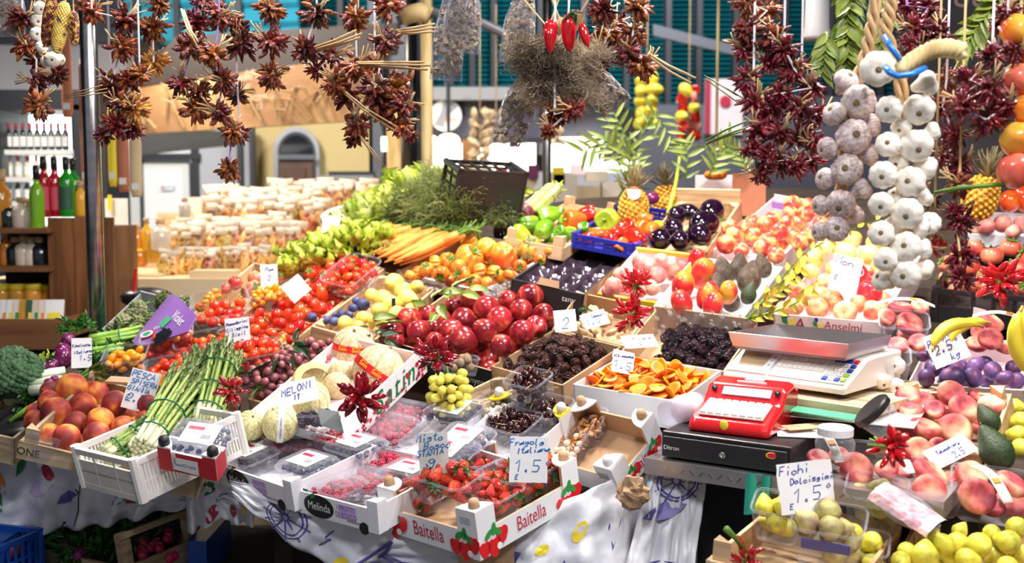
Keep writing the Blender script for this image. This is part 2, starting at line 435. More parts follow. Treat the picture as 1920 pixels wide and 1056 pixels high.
pm('bulb_light',(1.0,0.80,0.5),0.5,emit=9.0)
pm('glass_red',(0.42,0.005,0.02),0.05,coat=0.6)
pm('glass_green',(0.01,0.30,0.02),0.05,coat=0.6)
pm('glass_lime',(0.20,0.46,0.02),0.05,coat=0.6)
pm('glass_dark',(0.012,0.016,0.02),0.06,coat=0.6)
pm('glass_honey',(0.70,0.30,0.03),0.08,coat=0.5,val=0.25,hue=0.02)
pm('glass_pale',(0.72,0.62,0.50),0.05,coat=0.6)
pm('rose_label',(0.62,0.07,0.11),0.5)
pm('leaf_label',(0.03,0.11,0.06),0.5)
pm('terracotta',[(0.42,0.13,0.06),(0.56,0.20,0.10)],0.6,2,val=0.15)
pm('salami',[(0.42,0.11,0.07),(0.56,0.20,0.13)],0.5,3,val=0.15)
pm('pasta_mix',[(0.16,0.04,0.02),(0.55,0.22,0.05),(0.80,0.52,0.20),(0.30,0.10,0.08)],0.3,26,1,val=0.5,hue=0.03)
pm('pale_paper',[(0.66,0.54,0.42),(0.80,0.70,0.58)],0.7,4,val=0.06)
pm('beige_board',[(0.62,0.46,0.26),(0.72,0.56,0.34)],0.7,3)
pm('slate_board',[(0.05,0.045,0.045),(0.085,0.075,0.075)],0.7,4)
pm('chalk_pink',(0.55,0.36,0.34),0.9)
clear('clear_plastic',(0.96,0.96,0.98),0.04,0.34)
clear('clear_lid',(0.95,0.94,0.97),0.05,0.34,0.05,crinkle=40)
clear('cello',(0.93,0.92,0.96),0.12,0.5,0.12,crinkle=26)
clear('star_film',(0.93,0.92,0.93),0.06,0.35,0.1,crinkle=20)
clear('bottle_plastic',(0.93,0.92,0.97),0.09,0.5,0.06,crinkle=22)
clear('jar_plastic',(0.92,0.92,0.93),0.07,0.5,0.06)
# ---------------------------------------------------------------- mesh building
class MB:
 def __init__(s):
  s.v, s.f, s.m = [],[],[]
 def add(s, vs, fs, mi=0,T=None):
  b = len(s.v)
  s.v += [tuple(T @ Vector(v)) for v in vs] if T is not None else [tuple(v) for v in vs]
  s.f += [tuple(b + i for i in f) for f in fs]
  s.m += [mi] * len(fs)
  return s
 def box(s, c, sz, mi=0,T=None, taper=1.0):
  x, y, z = (k / 2 for k in sz)
  vs = [(c[0] + a * x * (taper if k > 0 else 1),c[1] + b * y * (taper if k > 0 else 1),c[2] + k * z) for k in (-1,1) for a, b in ((-1,-1),(1,-1),(1,1),(-1,1))]
  return s.add(vs,[(3,2,1,0),(4,5,6,7),(0,1,5,4),(1,2,6,5),(2,3,7,6),(3,0,4,7)],mi, T)
 def bar(s, a, b, w, h, mi=0,up=(0,0,1)):
  a, b = Vector(a),Vector(b)
  z = b - a
  L = z.length
  z.normalize()
  u = Vector(up)
  if abs(u.dot(z)) > 0.98:
   u = Vector((0,1,0))
  x = u.cross(z).normalized()
  y = z.cross(x)
  return s.box((0,0,L / 2),(w, h, L),mi, frame(a, x, y, z))
 def prism(s, pts, z0,z1,mi=0,T=None):
  n = len(pts)
  vs = [(x, y, z0) for x, y in pts] + [(x, y, z1) for x, y in pts]
  fs = [tuple(range(n - 1,-1,-1)),tuple(range(n,2 * n))] + [(i,(i + 1) % n, n + (i + 1) % n, n + i) for i in range(n)]
  return s.add(vs, fs, mi, T)
 def tube(s, pts, rad, n=8,mi=0,cap=True, flat=1.0,T=None):
  pts = [Vector(p) for p in pts]
  if not hasattr(rad, '__len__'):
   rad = [rad] * len(pts)
  vs, fs = [],[]
  ref = None
  for i, p in enumerate(pts):
   t = (pts[min(i + 1,len(pts) - 1)] - pts[max(i - 1,0)])
   if t.length < 1e-9:
    t = Vector((0,0,1))
   t.normalize()
   if ref is None:
    ref = Vector((1,0,0)) if abs(t.x) < 0.8 else Vector((0,1,0))
   a = (ref - t * ref.dot(t)).normalized()
   ref = a
   b = t.cross(a)
   for k in range(n):
    w = 2 * math.pi * k / n
    vs.append(p + a * math.cos(w) * rad[i] + b * math.sin(w) * rad[i] * flat)
  for i in range(len(pts) - 1):
   for k in range(n):
    k2 = (k + 1) % n
    fs.append((i * n + k, i * n + k2,(i + 1) * n + k2,(i + 1) * n + k))
  if cap:
   fs.append(tuple(range(n - 1,-1,-1)))
   fs.append(tuple((len(pts) - 1) * n + k for k in range(n)))
  return s.add(vs, fs, mi, T)
 def surf(s, nu, nv, f, mi=0,T=None):
  """Closed surface; f(phi, theta) with theta 0 at the top pole."""
  vs = [f(0,0.0)]
  for j in range(1,nv):
   for i in range(nu):
    vs.append(f(2 * math.pi * i / nu, math.pi * j / nv))
  vs.append(f(0,math.pi))
  fs = [(0,1 + i,1 + (i + 1) % nu) for i in range(nu)]
  for j in range(nv - 2):
   for i in range(nu):
    a, b = 1 + j * nu + i,1 + j * nu + (i + 1) % nu
    fs.append((a, a + nu, b + nu, b))
  e = len(vs) - 1
  fs += [(e,1 + (nv - 2) * nu + (i + 1) % nu,1 + (nv - 2) * nu + i) for i in range(nu)]
  return s.add(vs, fs, mi, T)
 def ball(s, c, r, nu=10,nv=7,mi=0,T=None):
  rx, ry, rz = r if hasattr(r, '__len__') else (r, r, r)
  return s.surf(nu, nv, lambda p, t: (c[0] + rx * math.sin(t) * math.cos(p),c[1] + ry * math.sin(t) * math.sin(p),c[2] + rz * math.cos(t)),mi, T)
 def lathe(s, prof, n=16,mi=0,T=None):
  vs, fs = [],[]
  for r, z in prof:
   for k in range(n):
    vs.append((r * math.cos(2 * math.pi * k / n),r * math.sin(2 * math.pi * k / n),z))
  for i in range(len(prof) - 1):
   for k in range(n):
    k2 = (k + 1) % n
    fs.append((i * n + k, i * n + k2,(i + 1) * n + k2,(i + 1) * n + k))
  if prof[0][0] > 1e-6:
   fs.append(tuple(range(n - 1,-1,-1)))
  if prof[-1][0] > 1e-6:
   fs.append(tuple((len(prof) - 1) * n + k for k in range(n)))
  return s.add(vs, fs, mi, T)
 def grid(s, nu, nv, f, mi=0,T=None):
  vs = [f(i / nu, j / nv) for j in range(nv + 1) for i in range(nu + 1)]
  fs = [(j * (nu + 1) + i, j * (nu + 1) + i + 1,(j + 1) * (nu + 1) + i + 1,(j + 1) * (nu + 1) + i) for j in range(nv) for i in range(nu)]
  return s.add(vs, fs, mi, T)
 def leaf(s, base, dirv, up, L, W, mi=0,ruffle=0.0,curl=0.3,n=5,seed=0,tip=1.0):
  """One leaf blade growing from base along dirv, drooping, its edge ruffled."""
  d = Vector(dirv).normalized()
  u = Vector(up)
  sd = d.cross(u)
  if sd.length < 1e-4:
   sd = d.cross(Vector((1,0.2,0)))
  sd.normalize()
  u = sd.cross(d).normalized()
  base = Vector(base)
  def f(a, b):
   w = W * (math.sin(math.pi * min(1,b ** 0.75 * 0.93 + 0.07)) ** tip) * (a - 0.5)
   e = abs(a - 0.5) * 2
   return base + d * L * b * (1 - 0.15 * curl * b) + sd * w + u * (-curl * L * b * b * 0.6 + e * e * W * 0.25 + ruffle * e * W * math.sin(b * 19 + seed + (3 if a > 0.5 else 0)))
  return s.grid(2 if not ruffle else 4,n, f, mi)
 def mesh(s, name, mats, smooth=1):
  me = bpy.data.meshes.new(name)
  me.from_pydata(s.v,[],s.f)
  for m in (mats if isinstance(mats,(list, tuple)) else [mats]):
   me.materials.append(MAT[m] if isinstance(m, str) else m)
  if len(me.materials) > 1:
   me.polygons.foreach_set('material_index', s.m)
  if smooth:
   me.polygons.foreach_set('use_smooth',[True] * len(s.f))
  me.update()
  return me
 def build(s, name, mats, parent=None, smooth=False, M=None):
  return link(name, s.mesh(name, mats, smooth),parent, M)
def link(name, data, parent=None, M=None):
 o = bpy.data.objects.new(name, data)
 COL.objects.link(o)
 if parent is not None:
  o.parent = parent
 if M is not None:
  o.matrix_local = M
 return o
def tag(o, label=None, cat=None, group=None, kind=None):
 for k, v in (('label', label),('category', cat),('group', group),('kind', kind)):
  if v:
   o[k] = v
 return o
def thing(name, label, cat, M=None, group=None):
 return tag(link(name, None, None, M),label, cat, group)
def bevel(o, w=0.004,seg=2):
 b = o.modifiers.new('bevel', 'BEVEL')
 b.width = w
 b.segments = seg
 b.limit_method = 'ANGLE'
 return o
# a kind of thing: (name, mesh or None,[(part name, mesh, local matrix, sub-parts)])
def inst(spec, M, label=None, cat=None, group=None):
 root = link(spec[0],spec[1],None, M)
 tag(root, label, cat, group)
 def kids(par, lst):
  for c in lst:
   kids(link(c[0],c[1],par, c[2]),c[3] if len(c) > 3 else [])
 kids(root, spec[2] if len(spec) > 2 else [])
 return root
def T(x=0,y=0,z=0,rx=0,ry=0,rz=0,s=1.0):
 m = MT((x, y, z)) @ Euler((rx, ry, rz)).to_matrix().to_4x4()
 return m @ (Matrix.Diagonal((*s,1)) if hasattr(s, '__len__') else Matrix.Scale(s,4))
def rrot(rng, amt=1.0):
 return Euler((rng.uniform(-3.14,3.14) * amt, rng.uniform(-3.14,3.14) * amt, rng.uniform(-3.14,3.14))).to_matrix().to_4x4()
def drop(w, d, r, top, heap=0.0,seed=1,layers=1.6,most=400,circle=False):
 """Let balls of radius r fall into a w x d tray until they are heaped to the height top: centres in the tray's own space."""
 rng = random.Random(seed)
 z0 = top - 2 * r * layers * 0.86
 pts, fails, r = [],0,r * 0.93
 while fails < 40 and len(pts) < most:
  best = None
  for _ in range(12):
   if circle:
    a, q = rng.uniform(0,6.283),math.sqrt(rng.random())
    x, y = (w / 2 - r) * q * math.cos(a),(d / 2 - r) * q * math.sin(a)
   else:
    x, y = rng.uniform(-1,1) * max(0,w / 2 - r),rng.uniform(-1,1) * max(0,d / 2 - r)
   z = z0 + r
   for a, b, c in pts:
    q = (x - a) ** 2 + (y - b) ** 2
    if q < 3.8 * r * r:
     z = max(z, c + math.sqrt(max(0,3.8 * r * r - q)))
   lim = top + heap * (1 - (2 * x / w) ** 2) * (1 - (2 * y / d) ** 2)
   if z + r * 0.6 <= lim and (best is None or z < best[2]):
    best = (x, y, z)
  if best is None:
   fails += 1
  else:
   pts.append(best)
 return pts
def pile(spec, M, pts, size, label, cat, group, seed=1,jit=0.08,tilt=1.0,lie=None):
 """Put one copy of a kind at each of pts in the space of M."""
 rng = random.Random(seed)
 sps = spec if isinstance(spec, list) else [spec]
 for p in pts:
  R = rrot(rng, tilt) if lie is None else Euler((lie[0] + rng.gauss(0,lie[3]),lie[1] + rng.gauss(0,lie[3]),rng.uniform(-lie[2],lie[2]))).to_matrix().to_4x4()
  s = size * (1 + rng.uniform(-jit, jit))
  inst(rng.choice(sps),M @ MT(p) @ R @ Matrix.Scale(s,4),label, cat, group)
# ---------------------------------------------------------------- lettering
def text(body, mat, size, parent, M, ext=0.0,ax='CENTER', shear=0.0,sx=1.0,name='lettering', space=1.0):
 c = bpy.data.curves.new(name, 'FONT')
 c.body = body
 c.size = size
 c.align_x = ax
 c.align_y = 'CENTER'
 c.extrude = ext
 c.shear = shear
 c.space_character = space
 c.resolution_u = 3
 tmp = bpy.data.objects.new(name, c)
 me = bpy.data.meshes.new_from_object(tmp)
 bpy.data.objects.remove(tmp)
 me.materials.clear()
 me.materials.append(MAT[mat])
 return link(name, me, parent, M @ Matrix.Diagonal((sx,1,1,1)))
GLY = dict(a='43 32 11 01 00 10 41 43 40', b='06 00 31 33 03', c='42 23 02 01 20 41', d='43 13 01 20 41|46 40', e='02 42 33 13 01 10 41', f='36 25 20|03 43', g='43 13 02 11 42 43 3A 1A 0B',
  h='06 00|02 23 42 40', i='23 20|25 26', k='06 00|33 02 40', l='16 11 20 30', m='03 00|02 13 22 20|22 33 42 40', n='03 00|02 23 42 40', o='23 02 01 20 41 42 23', p='03 0B|03 33 42 31 01',
  r='13 10|12 33 43', s='43 13 02 32 41 30 00', t='26 21 30 40|04 44', u='03 01 10 31 43 40', v='03 20 43', x='03 40|43 00', z='03 43 00 40', y='03 21 43 1B 0B',
  A='00 26 40|12 32', B='00 06 36 44 03 33 42 31 00', C='45 26 04 02 20 41', E='46 06 00 40|03 33', F='46 06 00|03 33', G='45 26 04 01 20 41 43 23', I='20 26', L='06 00 40', M='00 06 23 46 40', N='00 06 40 46',
  O='26 04 02 20 42 44 26', P='00 06 36 45 44 33 03', R='00 06 36 45 33 03 40', S='45 26 05 13 33 42 30 00', T='06 46|26 20', D='00 06 26 44 42 20 00', H='00 06|40 46|03 43', V='06 20 46')
GLY.update({'0': '26 04 02 20 42 44 26', '1': '04 26 20', '2': '04 15 26 45 43 00 40', '3': '06 46 23 42 30 00', '5': '46 06 03 33 42 30 00', '9': '44 23 04 15 35 44 31 10', '.': '10 20 21 11 10', ',': '20 1A', '/': '00 46',
   'E': '46 06 00 40|03 33', '-': '03 43', '*': '25 34 45 36 25', '$': '45 26 04 02 20 41|A4 34|A2 32'})
def handwriting(lines, parent, w, h, ink='ink_blue', thick=0.0011,z=0.0012,seed=1,name='handwriting'):
 """Pen strokes on a card of size w x h; lines = (text, x centre, y, letter height, slope) in fractions of the card."""
 rng = random.Random(seed)
 c = bpy.data.curves.new(name, 'CURVE')
 c.dimensions = '3D'
 c.bevel_depth = thick
 c.bevel_resolution = 0
 c.materials.append(MAT[ink])
 for tx, xc, yc, lh, sl in lines:
  H = min(lh * h / 6.0,0.92 * w / (4.6 * max(1,len(tx))))
  adv = H * 4.6
  x = xc * w - adv * len(tx) / 2
  for ch in tx:
   g = GLY.get(ch, GLY.get(ch.upper()))
   if g:
    j = rng.uniform(-0.5,0.5) * H
    for st in g.split('|'):
     pts = [((-1 if q[0] == 'A' else int(q[0])),(int(q[1]) if q[1].isdigit() else -(ord(q[1]) - 64))) for q in st.split()]
     sp = c.splines.new('POLY')
     sp.points.add(len(pts) - 1)
     for k,(a, b) in enumerate(pts):
      X = x + (a * 0.85 + b * 0.18) * H + rng.uniform(-0.15,0.15) * H
      Y = yc * h + b * H + j + rng.uniform(-0.15,0.15) * H
      Y += sl * (X - xc * w)
      sp.points[k].co = (X, Y, z,1)
   x += adv
 tmp = bpy.data.objects.new(name, c)
 me = bpy.data.meshes.new_from_object(tmp)
 bpy.data.objects.remove(tmp)
 return link(name, me, parent)
def price_card(P, w, h, lines, label, yaw=0.0,lean=0.25,roll=0.0,seed=1,mat='paper', ink='ink_blue', thick=0.0011,cut=0.006,stick=False):
 """A handwritten card standing at P (its bottom middle),facing the aisle."""
 M = MT(P) @ Euler((math.pi / 2 - lean,0,yaw)).to_matrix().to_4x4() @ Matrix.Rotation(roll,4,'Z')
 rng = random.Random(seed)
 pts = []
 n = 9
 for a, b in (((-.5,0),(.5,0)),((.5,0),(.5,1)),((.5,1),(-.5,1)),((-.5,1),(-.5,0))):
  for k in range(n):
   t = k / n
   x, y = a[0] + (b[0] - a[0]) * t, a[1] + (b[1] - a[1]) * t
   pts.append((x * w + (cut * w * rng.uniform(-1,1)),y * h + cut * h * rng.uniform(-1,1)))
 root = thing('price_card', label, 'price card', M)
 MB().prism(pts,-0.0006,0.0006).build('card', mat, root)
 if lines:
  handwriting(lines, root, w, h, ink, thick, seed=seed)
 if stick:
  MB().box((0,-0.015,-0.003),(0.012,0.07,0.004)).build('holder', 'bone_plastic', root)
 return root
# ---------------------------------------------------------------- crates, boxes, punnets
class Crate:
 """Pose of a container: M = rim centre (x along the front, y to the back, z out of the opening),w, d, H, root."""
def base_pose(q, H, h=0.0,tilt=0.10,wd=None, nrm=None):
 M, w, d = fit(q, h, tilt, nrm)
 if wd:
  w, d = wd
 c = Crate()
 c.M, c.w, c.d, c.H = M, w, d, H
 c.B = M @ MT((0,0,-H))
 return c
SIDES = (('front',0,-1,0),('right',1,0,math.pi / 2),('back',0,1,math.pi),('left',-1,0,-math.pi / 2))
def side_T(c, k, inset=0.0):
 """Frame of one side: x along it,-y outward, z up from the base, and its length."""
 nm, sx, sy, rz = SIDES[k]
 L = c.w if sy else c.d
 return T(sx * (c.w / 2 - inset),sy * (c.d / 2 - inset),0,0,0,rz),L
def two_face_wall(L, H, th, z0=0.0):
 b = MB()
 b.box((0,th / 2,z0 + H / 2),(L, th, H))
 b.m = [1,1,0,1,1,1]
 return b
def wood_crate(q, H, label, h=0.0,mat='wood', post_up=0.02,slats=1,cat='crate', skip_posts=(),board=1.0,tilt=0.10,name='wooden_crate', rims=None, posts=True):
 c = base_pose(q, H, h, tilt)
 c.root = thing(name, label, cat, c.B)
 for k in range(4):
  S, L = side_T(c, k)
  b = MB()
  hb = H * board / slats
  for s in range(slats):
   b.box((0,0.004,hb * s + hb / 2 + (0.004 if s else 0)),(L,0.008,hb - 0.006))
  b.build('side_board', mat, c.root, M=S)
 b = MB()
 n = max(3,int(c.d / 0.09))
 for i in range(n):
  b.box((0,-c.d / 2 + (i + 0.5) * c.d / n,0.003),(c.w, c.d / n - 0.012,0.006))
 b.build('base', mat, c.root)
 if posts:
  for i,(sx, sy) in enumerate(((-1,-1),(1,-1),(1,1),(-1,1))):
   if i in skip_posts:
    continue
   o = MB().prism([(0,0),(-0.034 * sx,0),(0,-0.034 * sy)] if sx * sy > 0 else [(0,0),(0,-0.034 * sy),(-0.034 * sx,0)],0,H + post_up).build('corner_post', mat, c.root, M=T(sx * (c.w / 2 - 0.009),sy * (c.d / 2 - 0.009),0))
 return c
def card_box(q, H, label, outer='cardboard', inner='cardboard', h=0.0,heights=(1,1,1,1),cat='box', name='cardboard_box', tilt=0.10,th=0.005,outers=None, wd=None):
 c = base_pose(q, H, h, tilt, wd)
 c.root = thing(name, label, cat, c.B)
 c.walls = []
 for k in range(4):
  S, L = side_T(c, k)
  w = two_face_wall(L, H * heights[k],th).build('side_wall',[(outers or {}).get(k, outer),inner],c.root, M=S)
  c.walls.append(w)
 MB().box((0,0,0.003),(c.w - 0.011,c.d - 0.011,0.005)).build('base', inner, c.root)
 return c
def corner_posts(c, which, up, size=0.06,outer='white_card', inner='cardboard', plug='cardboard', tabs=True, tab='white_card'):
 """The stacking corners of a fruit tray: two folded faces, a round-edged lid and a plug."""
 for i in which:
  sx, sy = ((-1,-1),(1,-1),(1,1),(-1,1))[i]
  P = T(sx * c.w / 2,sy * c.d / 2,0)
  b = MB()
  Z = c.H + up
  b.box((-sx * size / 2,-sy * 0.003,Z / 2),(size,0.007,Z))
  b.m = [1,1,0 if sy < 0 else 1,1,0 if sy > 0 else 1,1]
  b2 = MB().box((-sx * 0.003,-sy * size / 2,Z / 2),(0.007,size, Z))
  b2.m = [1,1,1,0 if sx > 0 else 1,1,0 if sx < 0 else 1]
  b.add(b2.v, b2.f)
  b.m[6:] = b2.m
  post = b.build('corner_post',[outer, inner],c.root, M=P @ T(sx * 0.0015,sy * 0.0015,0))
  if tabs:
   pts = [(0,0)] + [(-sx * size * math.cos(a),-sy * size * math.sin(a)) for a in [math.pi / 2 * k / 6 for k in range(7)]]
   if sx * sy < 0:
    pts = pts[::-1]
   tb = MB().prism(pts,0,0.004).build('corner_lid', tab, post, M=T(0,0,Z))
   if plug:
    MB().lathe([(0.013,0),(0.012,0.012),(0.008,0.018),(0.0,0.02)],12).build('plug', plug, post, smooth=1, M=T(-sx * size * 0.36,-sy * size * 0.36,Z + 0.004))
 return c
def lattice(L, H, n, bar=0.005,rim=0.012,rows=(),th=0.006,solid=0.0):
 b = MB()
 b.box((0,th / 2,H - rim / 2),(L, th * 1.6,rim))
 b.box((0,th / 2,rim / 2),(L, th, rim))
 for i in range(n + 1):
  b.box((-L / 2 + L * i / n, th / 2,H / 2),(bar, th * 0.9,H - rim))
 for z in rows:
  b.box((0,th / 2,z * H),(L, th * 0.8,bar))
 if solid:
  b.box((0,th / 2,solid * H / 2),(L, th * 0.8,solid * H))
 return b
def plastic_crate(q, H, label, mat='black_plastic', h=0.0,n=(12,16),rows=(0.5,),bar=0.006,cat='crate', tilt=0.10,name='plastic_crate', solid=(0,0,0,0),wd=None, M=None):
 if M is not None:
  c = Crate()
  c.B, c.H = M, H
  c.w, c.d = wd
  c.M = M @ MT((0,0,H))
 else:
  c = base_pose(q, H, h, tilt, wd)
 c.root = thing(name, label, cat, c.B)
 for k in range(4):
  S, L = side_T(c, k)
  lattice(L, H, n[k % 2],bar,0.014,rows,0.007,solid[k]).build('side_panel', mat, c.root, M=S)
 b = MB()
 b.box((0,0,0.003),(c.w - 0.016,c.d - 0.016,0.004))
 b.build('base', mat, c.root)
 for sx, sy in ((-1,-1),(1,-1),(1,1),(-1,1)):
  MB().tube([(0,0,0),(0,0,H + 0.004)],0.012,8).build('corner_post', mat, c.root, smooth=False, M=T(sx * (c.w / 2 - 0.006),sy * (c.d / 2 - 0.006),0))
 return c
def rrect(w, d, r, n=4):
 pts = []
 for cx, cy, a0 in ((1,1,0),(-1,1,90),(-1,-1,180),(1,-1,270)):
  for k in range(n + 1):
   a = math.radians(a0 + 90 * k / n)
   pts.append((cx * (w / 2 - r) + r * math.cos(a),cy * (d / 2 - r) + r * math.sin(a)))
 return pts
def densify(pts, step):
 out = []
 n = len(pts)
 for i in range(n):
  a, b = pts[i],pts[(i + 1) % n]
  L = math.dist(a, b)
  k = max(1,int(L / step))
  out += [(a[0] + (b[0] - a[0]) * j / k, a[1] + (b[1] - a[1]) * j / k) for j in range(k)]
 return out
PUN = {}
def punnet_specs(w, d, H, mat, lid, ribs=True):
 key = (round(w,3),round(d,3),round(H,3),mat, lid)
 if key in PUN:
  return PUN[key]
 r = min(w, d) * 0.2
 ring = densify(rrect(w, d, r),0.012)
 n = len(ring)
 b = MB()
 lv = [(0.80,0.0),(0.84,0.08),(0.92,0.5),(0.985,0.96),(1.0,1.0)]
 vs = []
 for s, z in lv:
  for i,(x, y) in enumerate(ring):
   q = s * (1 - (0.022 if ribs and i % 2 and 0.05 < z < 0.9 else 0))
   vs.append((x * q, y * q, z * H))
 fs = [(j * n + i, j * n + (i + 1) % n,(j + 1) * n + (i + 1) % n,(j + 1) * n + i) for j in range(len(lv) - 1) for i in range(n)]
 fs.append(tuple(range(n - 1,-1,-1)))
 b.add(vs, fs)
 shell = b.mesh('punnet_shell', mat, True)
 rm = MB()
 rim_pts = [(x, y, H) for x, y in rrect(w, d, r)]
 rm.tube(rim_pts + [rim_pts[0]],0.0028,6,cap=False)
 rim = rm.mesh('punnet_rim', mat, True)
 ld = None
 if lid:
  b = MB()
  vs = []
  lv = [(1.01,0.0),(0.97,0.35),(0.90,0.9),(0.82,1.0)]
  for s, z in lv:
   vs += [(x * s, y * s, H + z * lid) for x, y in ring]
  fs = [(j * n + i, j * n + (i + 1) % n,(j + 1) * n + (i + 1) % n,(j + 1) * n + i) for j in range(len(lv) - 1) for i in range(n)]
  fs.append(tuple((len(lv) - 1) * n + i for i in range(n)))
  b.add(vs, fs)
  ld = b.mesh('punnet_lid', 'clear_lid', True)
 PUN[key] = (shell, rim, ld)
 return PUN[key]
def punnet(M, w, d, H, label, mat='clear_plastic', lid=0.0,sticker=None, group=None, cat='punnet', name='plastic_punnet'):
 """Clear punnet with its base at M."""
 shell, rim, ld = punnet_specs(w, d, H, mat, lid)
 c = Crate()
 c.B, c.w, c.d, c.H = M, w, d, H
 c.M = M @ MT((0,0,H))
 c.root = link(name, shell, None, M)
 tag(c.root, label, cat, group)
 link('rim', rim, c.root)
 if ld:
  link('lid', ld, c.root)
 if sticker:
  s = MB().box((0,0,0),(w * 0.56,d * 0.62,0.0008)).build('label', sticker, c.root, M=T(0,0,H + lid + 0.001))
  b = MB()
  b.box((-w * 0.1,d * 0.14,0.0008),(w * 0.26,d * 0.1,0.0006))
  b.build('print', 'ink_maroon', s)
  MB().box((w * 0.12,-d * 0.1,0.0008),(w * 0.16,d * 0.12,0.0006)).build('print', 'ink_grey', s)
 return c
def slope(px, py, h=0.0,yaw=0.0,tx=0.0,ty=0.0):
 """Frame lying on the display slope at a pixel, turned by yaw."""
 o = on(px, py, h)
 u = Vector((1,0,0))
 u = (u - NRM * u.dot(NRM)).normalized()
 v = NRM.cross(u)
 return frame(o, u, v, NRM) @ Euler((tx, ty, yaw)).to_matrix().to_4x4()
def level(P, yaw=0.0,tx=0.0,ty=0.0):
 return MT(P) @ Euler((tx, ty, yaw)).to_matrix().to_4x4()
# ---------------------------------------------------------------- kinds of produce (unit size = 1 across unless noted)
def gauss(x, s):
 return math.exp(-(x / s) ** 2)
def wrap(a):
 return (a + math.pi) % (2 * math.pi) - math.pi
def fruit(fn, nu=20,nv=14,mat='peach', name='fruit'):
 return MB().surf(nu, nv, fn).mesh(name, mat)
def stone(p, t):
 r = 0.5 * (1 - 0.07 * gauss(wrap(p),0.3) * math.sin(t))
 z = r * math.cos(t) * 0.96 - 0.11 * gauss(t,0.42) + 0.03 * gauss(math.pi - t,0.4)
 return (r * math.sin(t) * math.cos(p),r * math.sin(t) * math.sin(p),z)
def flatp(p, t):
 r = 0.5 * (1 - 0.05 * gauss(wrap(p),0.35) * math.sin(t) + 0.03 * math.cos(2 * p))
 z = 0.29 * math.cos(t) - 0.17 * gauss(t,0.55) + 0.1 * gauss(math.pi - t,0.5)
 return (r * math.sin(t) ** 0.8 * math.cos(p),r * math.sin(t) ** 0.8 * math.sin(p),z)
def applef(p, t):
 r = 0.5 * (1 + 0.03 * math.cos(5 * p) * (0.3 + 0.7 * gauss(math.pi - t,0.9))) * (1.0 - 0.08 * (1 - math.cos(t)) / 2)
 z = 0.46 * math.cos(t) - 0.16 * gauss(t,0.40) + 0.10 * gauss(math.pi - t,0.35)
 return (r * math.sin(t) ** 0.9 * math.cos(p),r * math.sin(t) ** 0.9 * math.sin(p),z)
def tomf(p, t):
 r = 0.5
 return (r * math.sin(t) * math.cos(p),r * math.sin(t) * math.sin(p),0.44 * math.cos(t) - 0.07 * gauss(t,0.35))
def plumtom(p, t):
 return (0.39 * math.sin(t) * math.cos(p),0.39 * math.sin(t) * math.sin(p),0.55 * math.cos(t))
def beef(n, amp, sq):
 def f(p, t):
  r = 0.5 * (1 - amp * (1 - abs(math.cos(n * p / 2 + 0.5 * math.sin(p * 2)))) ** 1.6 * math.sin(t) ** 0.6)
  return (r * math.sin(t) ** 0.85 * math.cos(p),r * math.sin(t) ** 0.85 * math.sin(p),sq * math.cos(t) - 0.13 * gauss(t,0.45) + 0.04 * gauss(math.pi - t,0.4))
 return f
def pearf(top, neck=0.5,ln=0.62):
 def f(p, t):
  c = math.cos(t)
  k = 0.5 * (1 - (1 - neck) * max(0,c) ** 1.1 * (1 if c > 0 else 0))
  return (k * math.sin(t) ** top * math.cos(p),k * math.sin(t) ** top * math.sin(p),ln * c + (0.12 if c > 0 else 0) * c)
 return f
def mangof(p, t):
 k = 0.5 * (1 + 0.10 * math.cos(t))
 return (k * math.sin(t) * math.cos(p) * 0.94 + 0.07 * math.cos(t) ** 2,k * math.sin(t) * math.sin(p) * 0.85,0.62 * math.cos(t))
def melonf(p, t):
 r = 0.5 * (1 - 0.035 * gauss(abs(wrap(p * 10)) - math.pi,0.9) * math.sin(t))
 return (r * math.sin(t) * math.cos(p),r * math.sin(t) * math.sin(p),0.48 * math.cos(t) - 0.02 * gauss(t,0.25))
def pepperf(p, t):
 c = math.cos(t)
 lob = 1 - 0.16 * (1 - abs(math.cos(2 * p + 0.3))) ** 1.2 - 0.05 * math.cos(p)
 r = (0.42 + 0.08 * c) * lob
 z = 0.56 * (abs(c) ** 0.7) * (1 if c > 0 else -1)
 z += -0.17 * gauss(t,0.5) + 0.14 * gauss(math.pi - t,0.5) * (1 - abs(math.cos(2 * p + 0.3)) * 0.7)
 return (r * math.sin(t) ** 0.62 * math.cos(p),r * math.sin(t) ** 0.62 * math.sin(p),z)
def garlicf(n, sd):
 def f(p, t):
  lob = 1 - 0.085 * (1 - abs(math.cos(n * p / 2 + sd))) ** 1.5
  s = math.sin(t)
  c = math.cos(t)
  if c > 0:
   r = 0.5 * s ** (1 + 0.7 * c) * lob + 0.055 * gauss(1 - c,0.35)
   z = 0.30 * c + 0.30 * gauss(1 - c,0.16)
  else:
   r = 0.5 * s ** 0.75 * lob
   z = 0.36 * c + 0.035 * gauss(math.pi - t,0.35)
  return (r * math.cos(p),r * math.sin(p),z)
 return f
def wrinkled(rx, rz, amp, fq, sd):
 def f(p, t):
  v = Vector((math.sin(t) * math.cos(p),math.sin(t) * math.sin(p),math.cos(t)))
  k = 1 + amp * mnoise.noise(Vector((v.x * fq + sd, v.y * fq, v.z * fq * 0.5))) + amp * 0.5 * mnoise.noise(v * fq * 2.3 + Vector((0,sd,0)))
  return (v.x * rx * k, v.y * rx * k, v.z * rz * k)
 return f
def lumpy(amp, fq, sd, sc=(0.5,0.5,0.5)):
 def f(p, t):
  v = Vector((math.sin(t) * math.cos(p),math.sin(t) * math.sin(p),math.cos(t)))
  k = 1 + amp * mnoise.noise(v * fq + Vector((sd,0,0)))
  return (v.x * sc[0] * k, v.y * sc[1] * k, v.z * sc[2] * k)
 return f
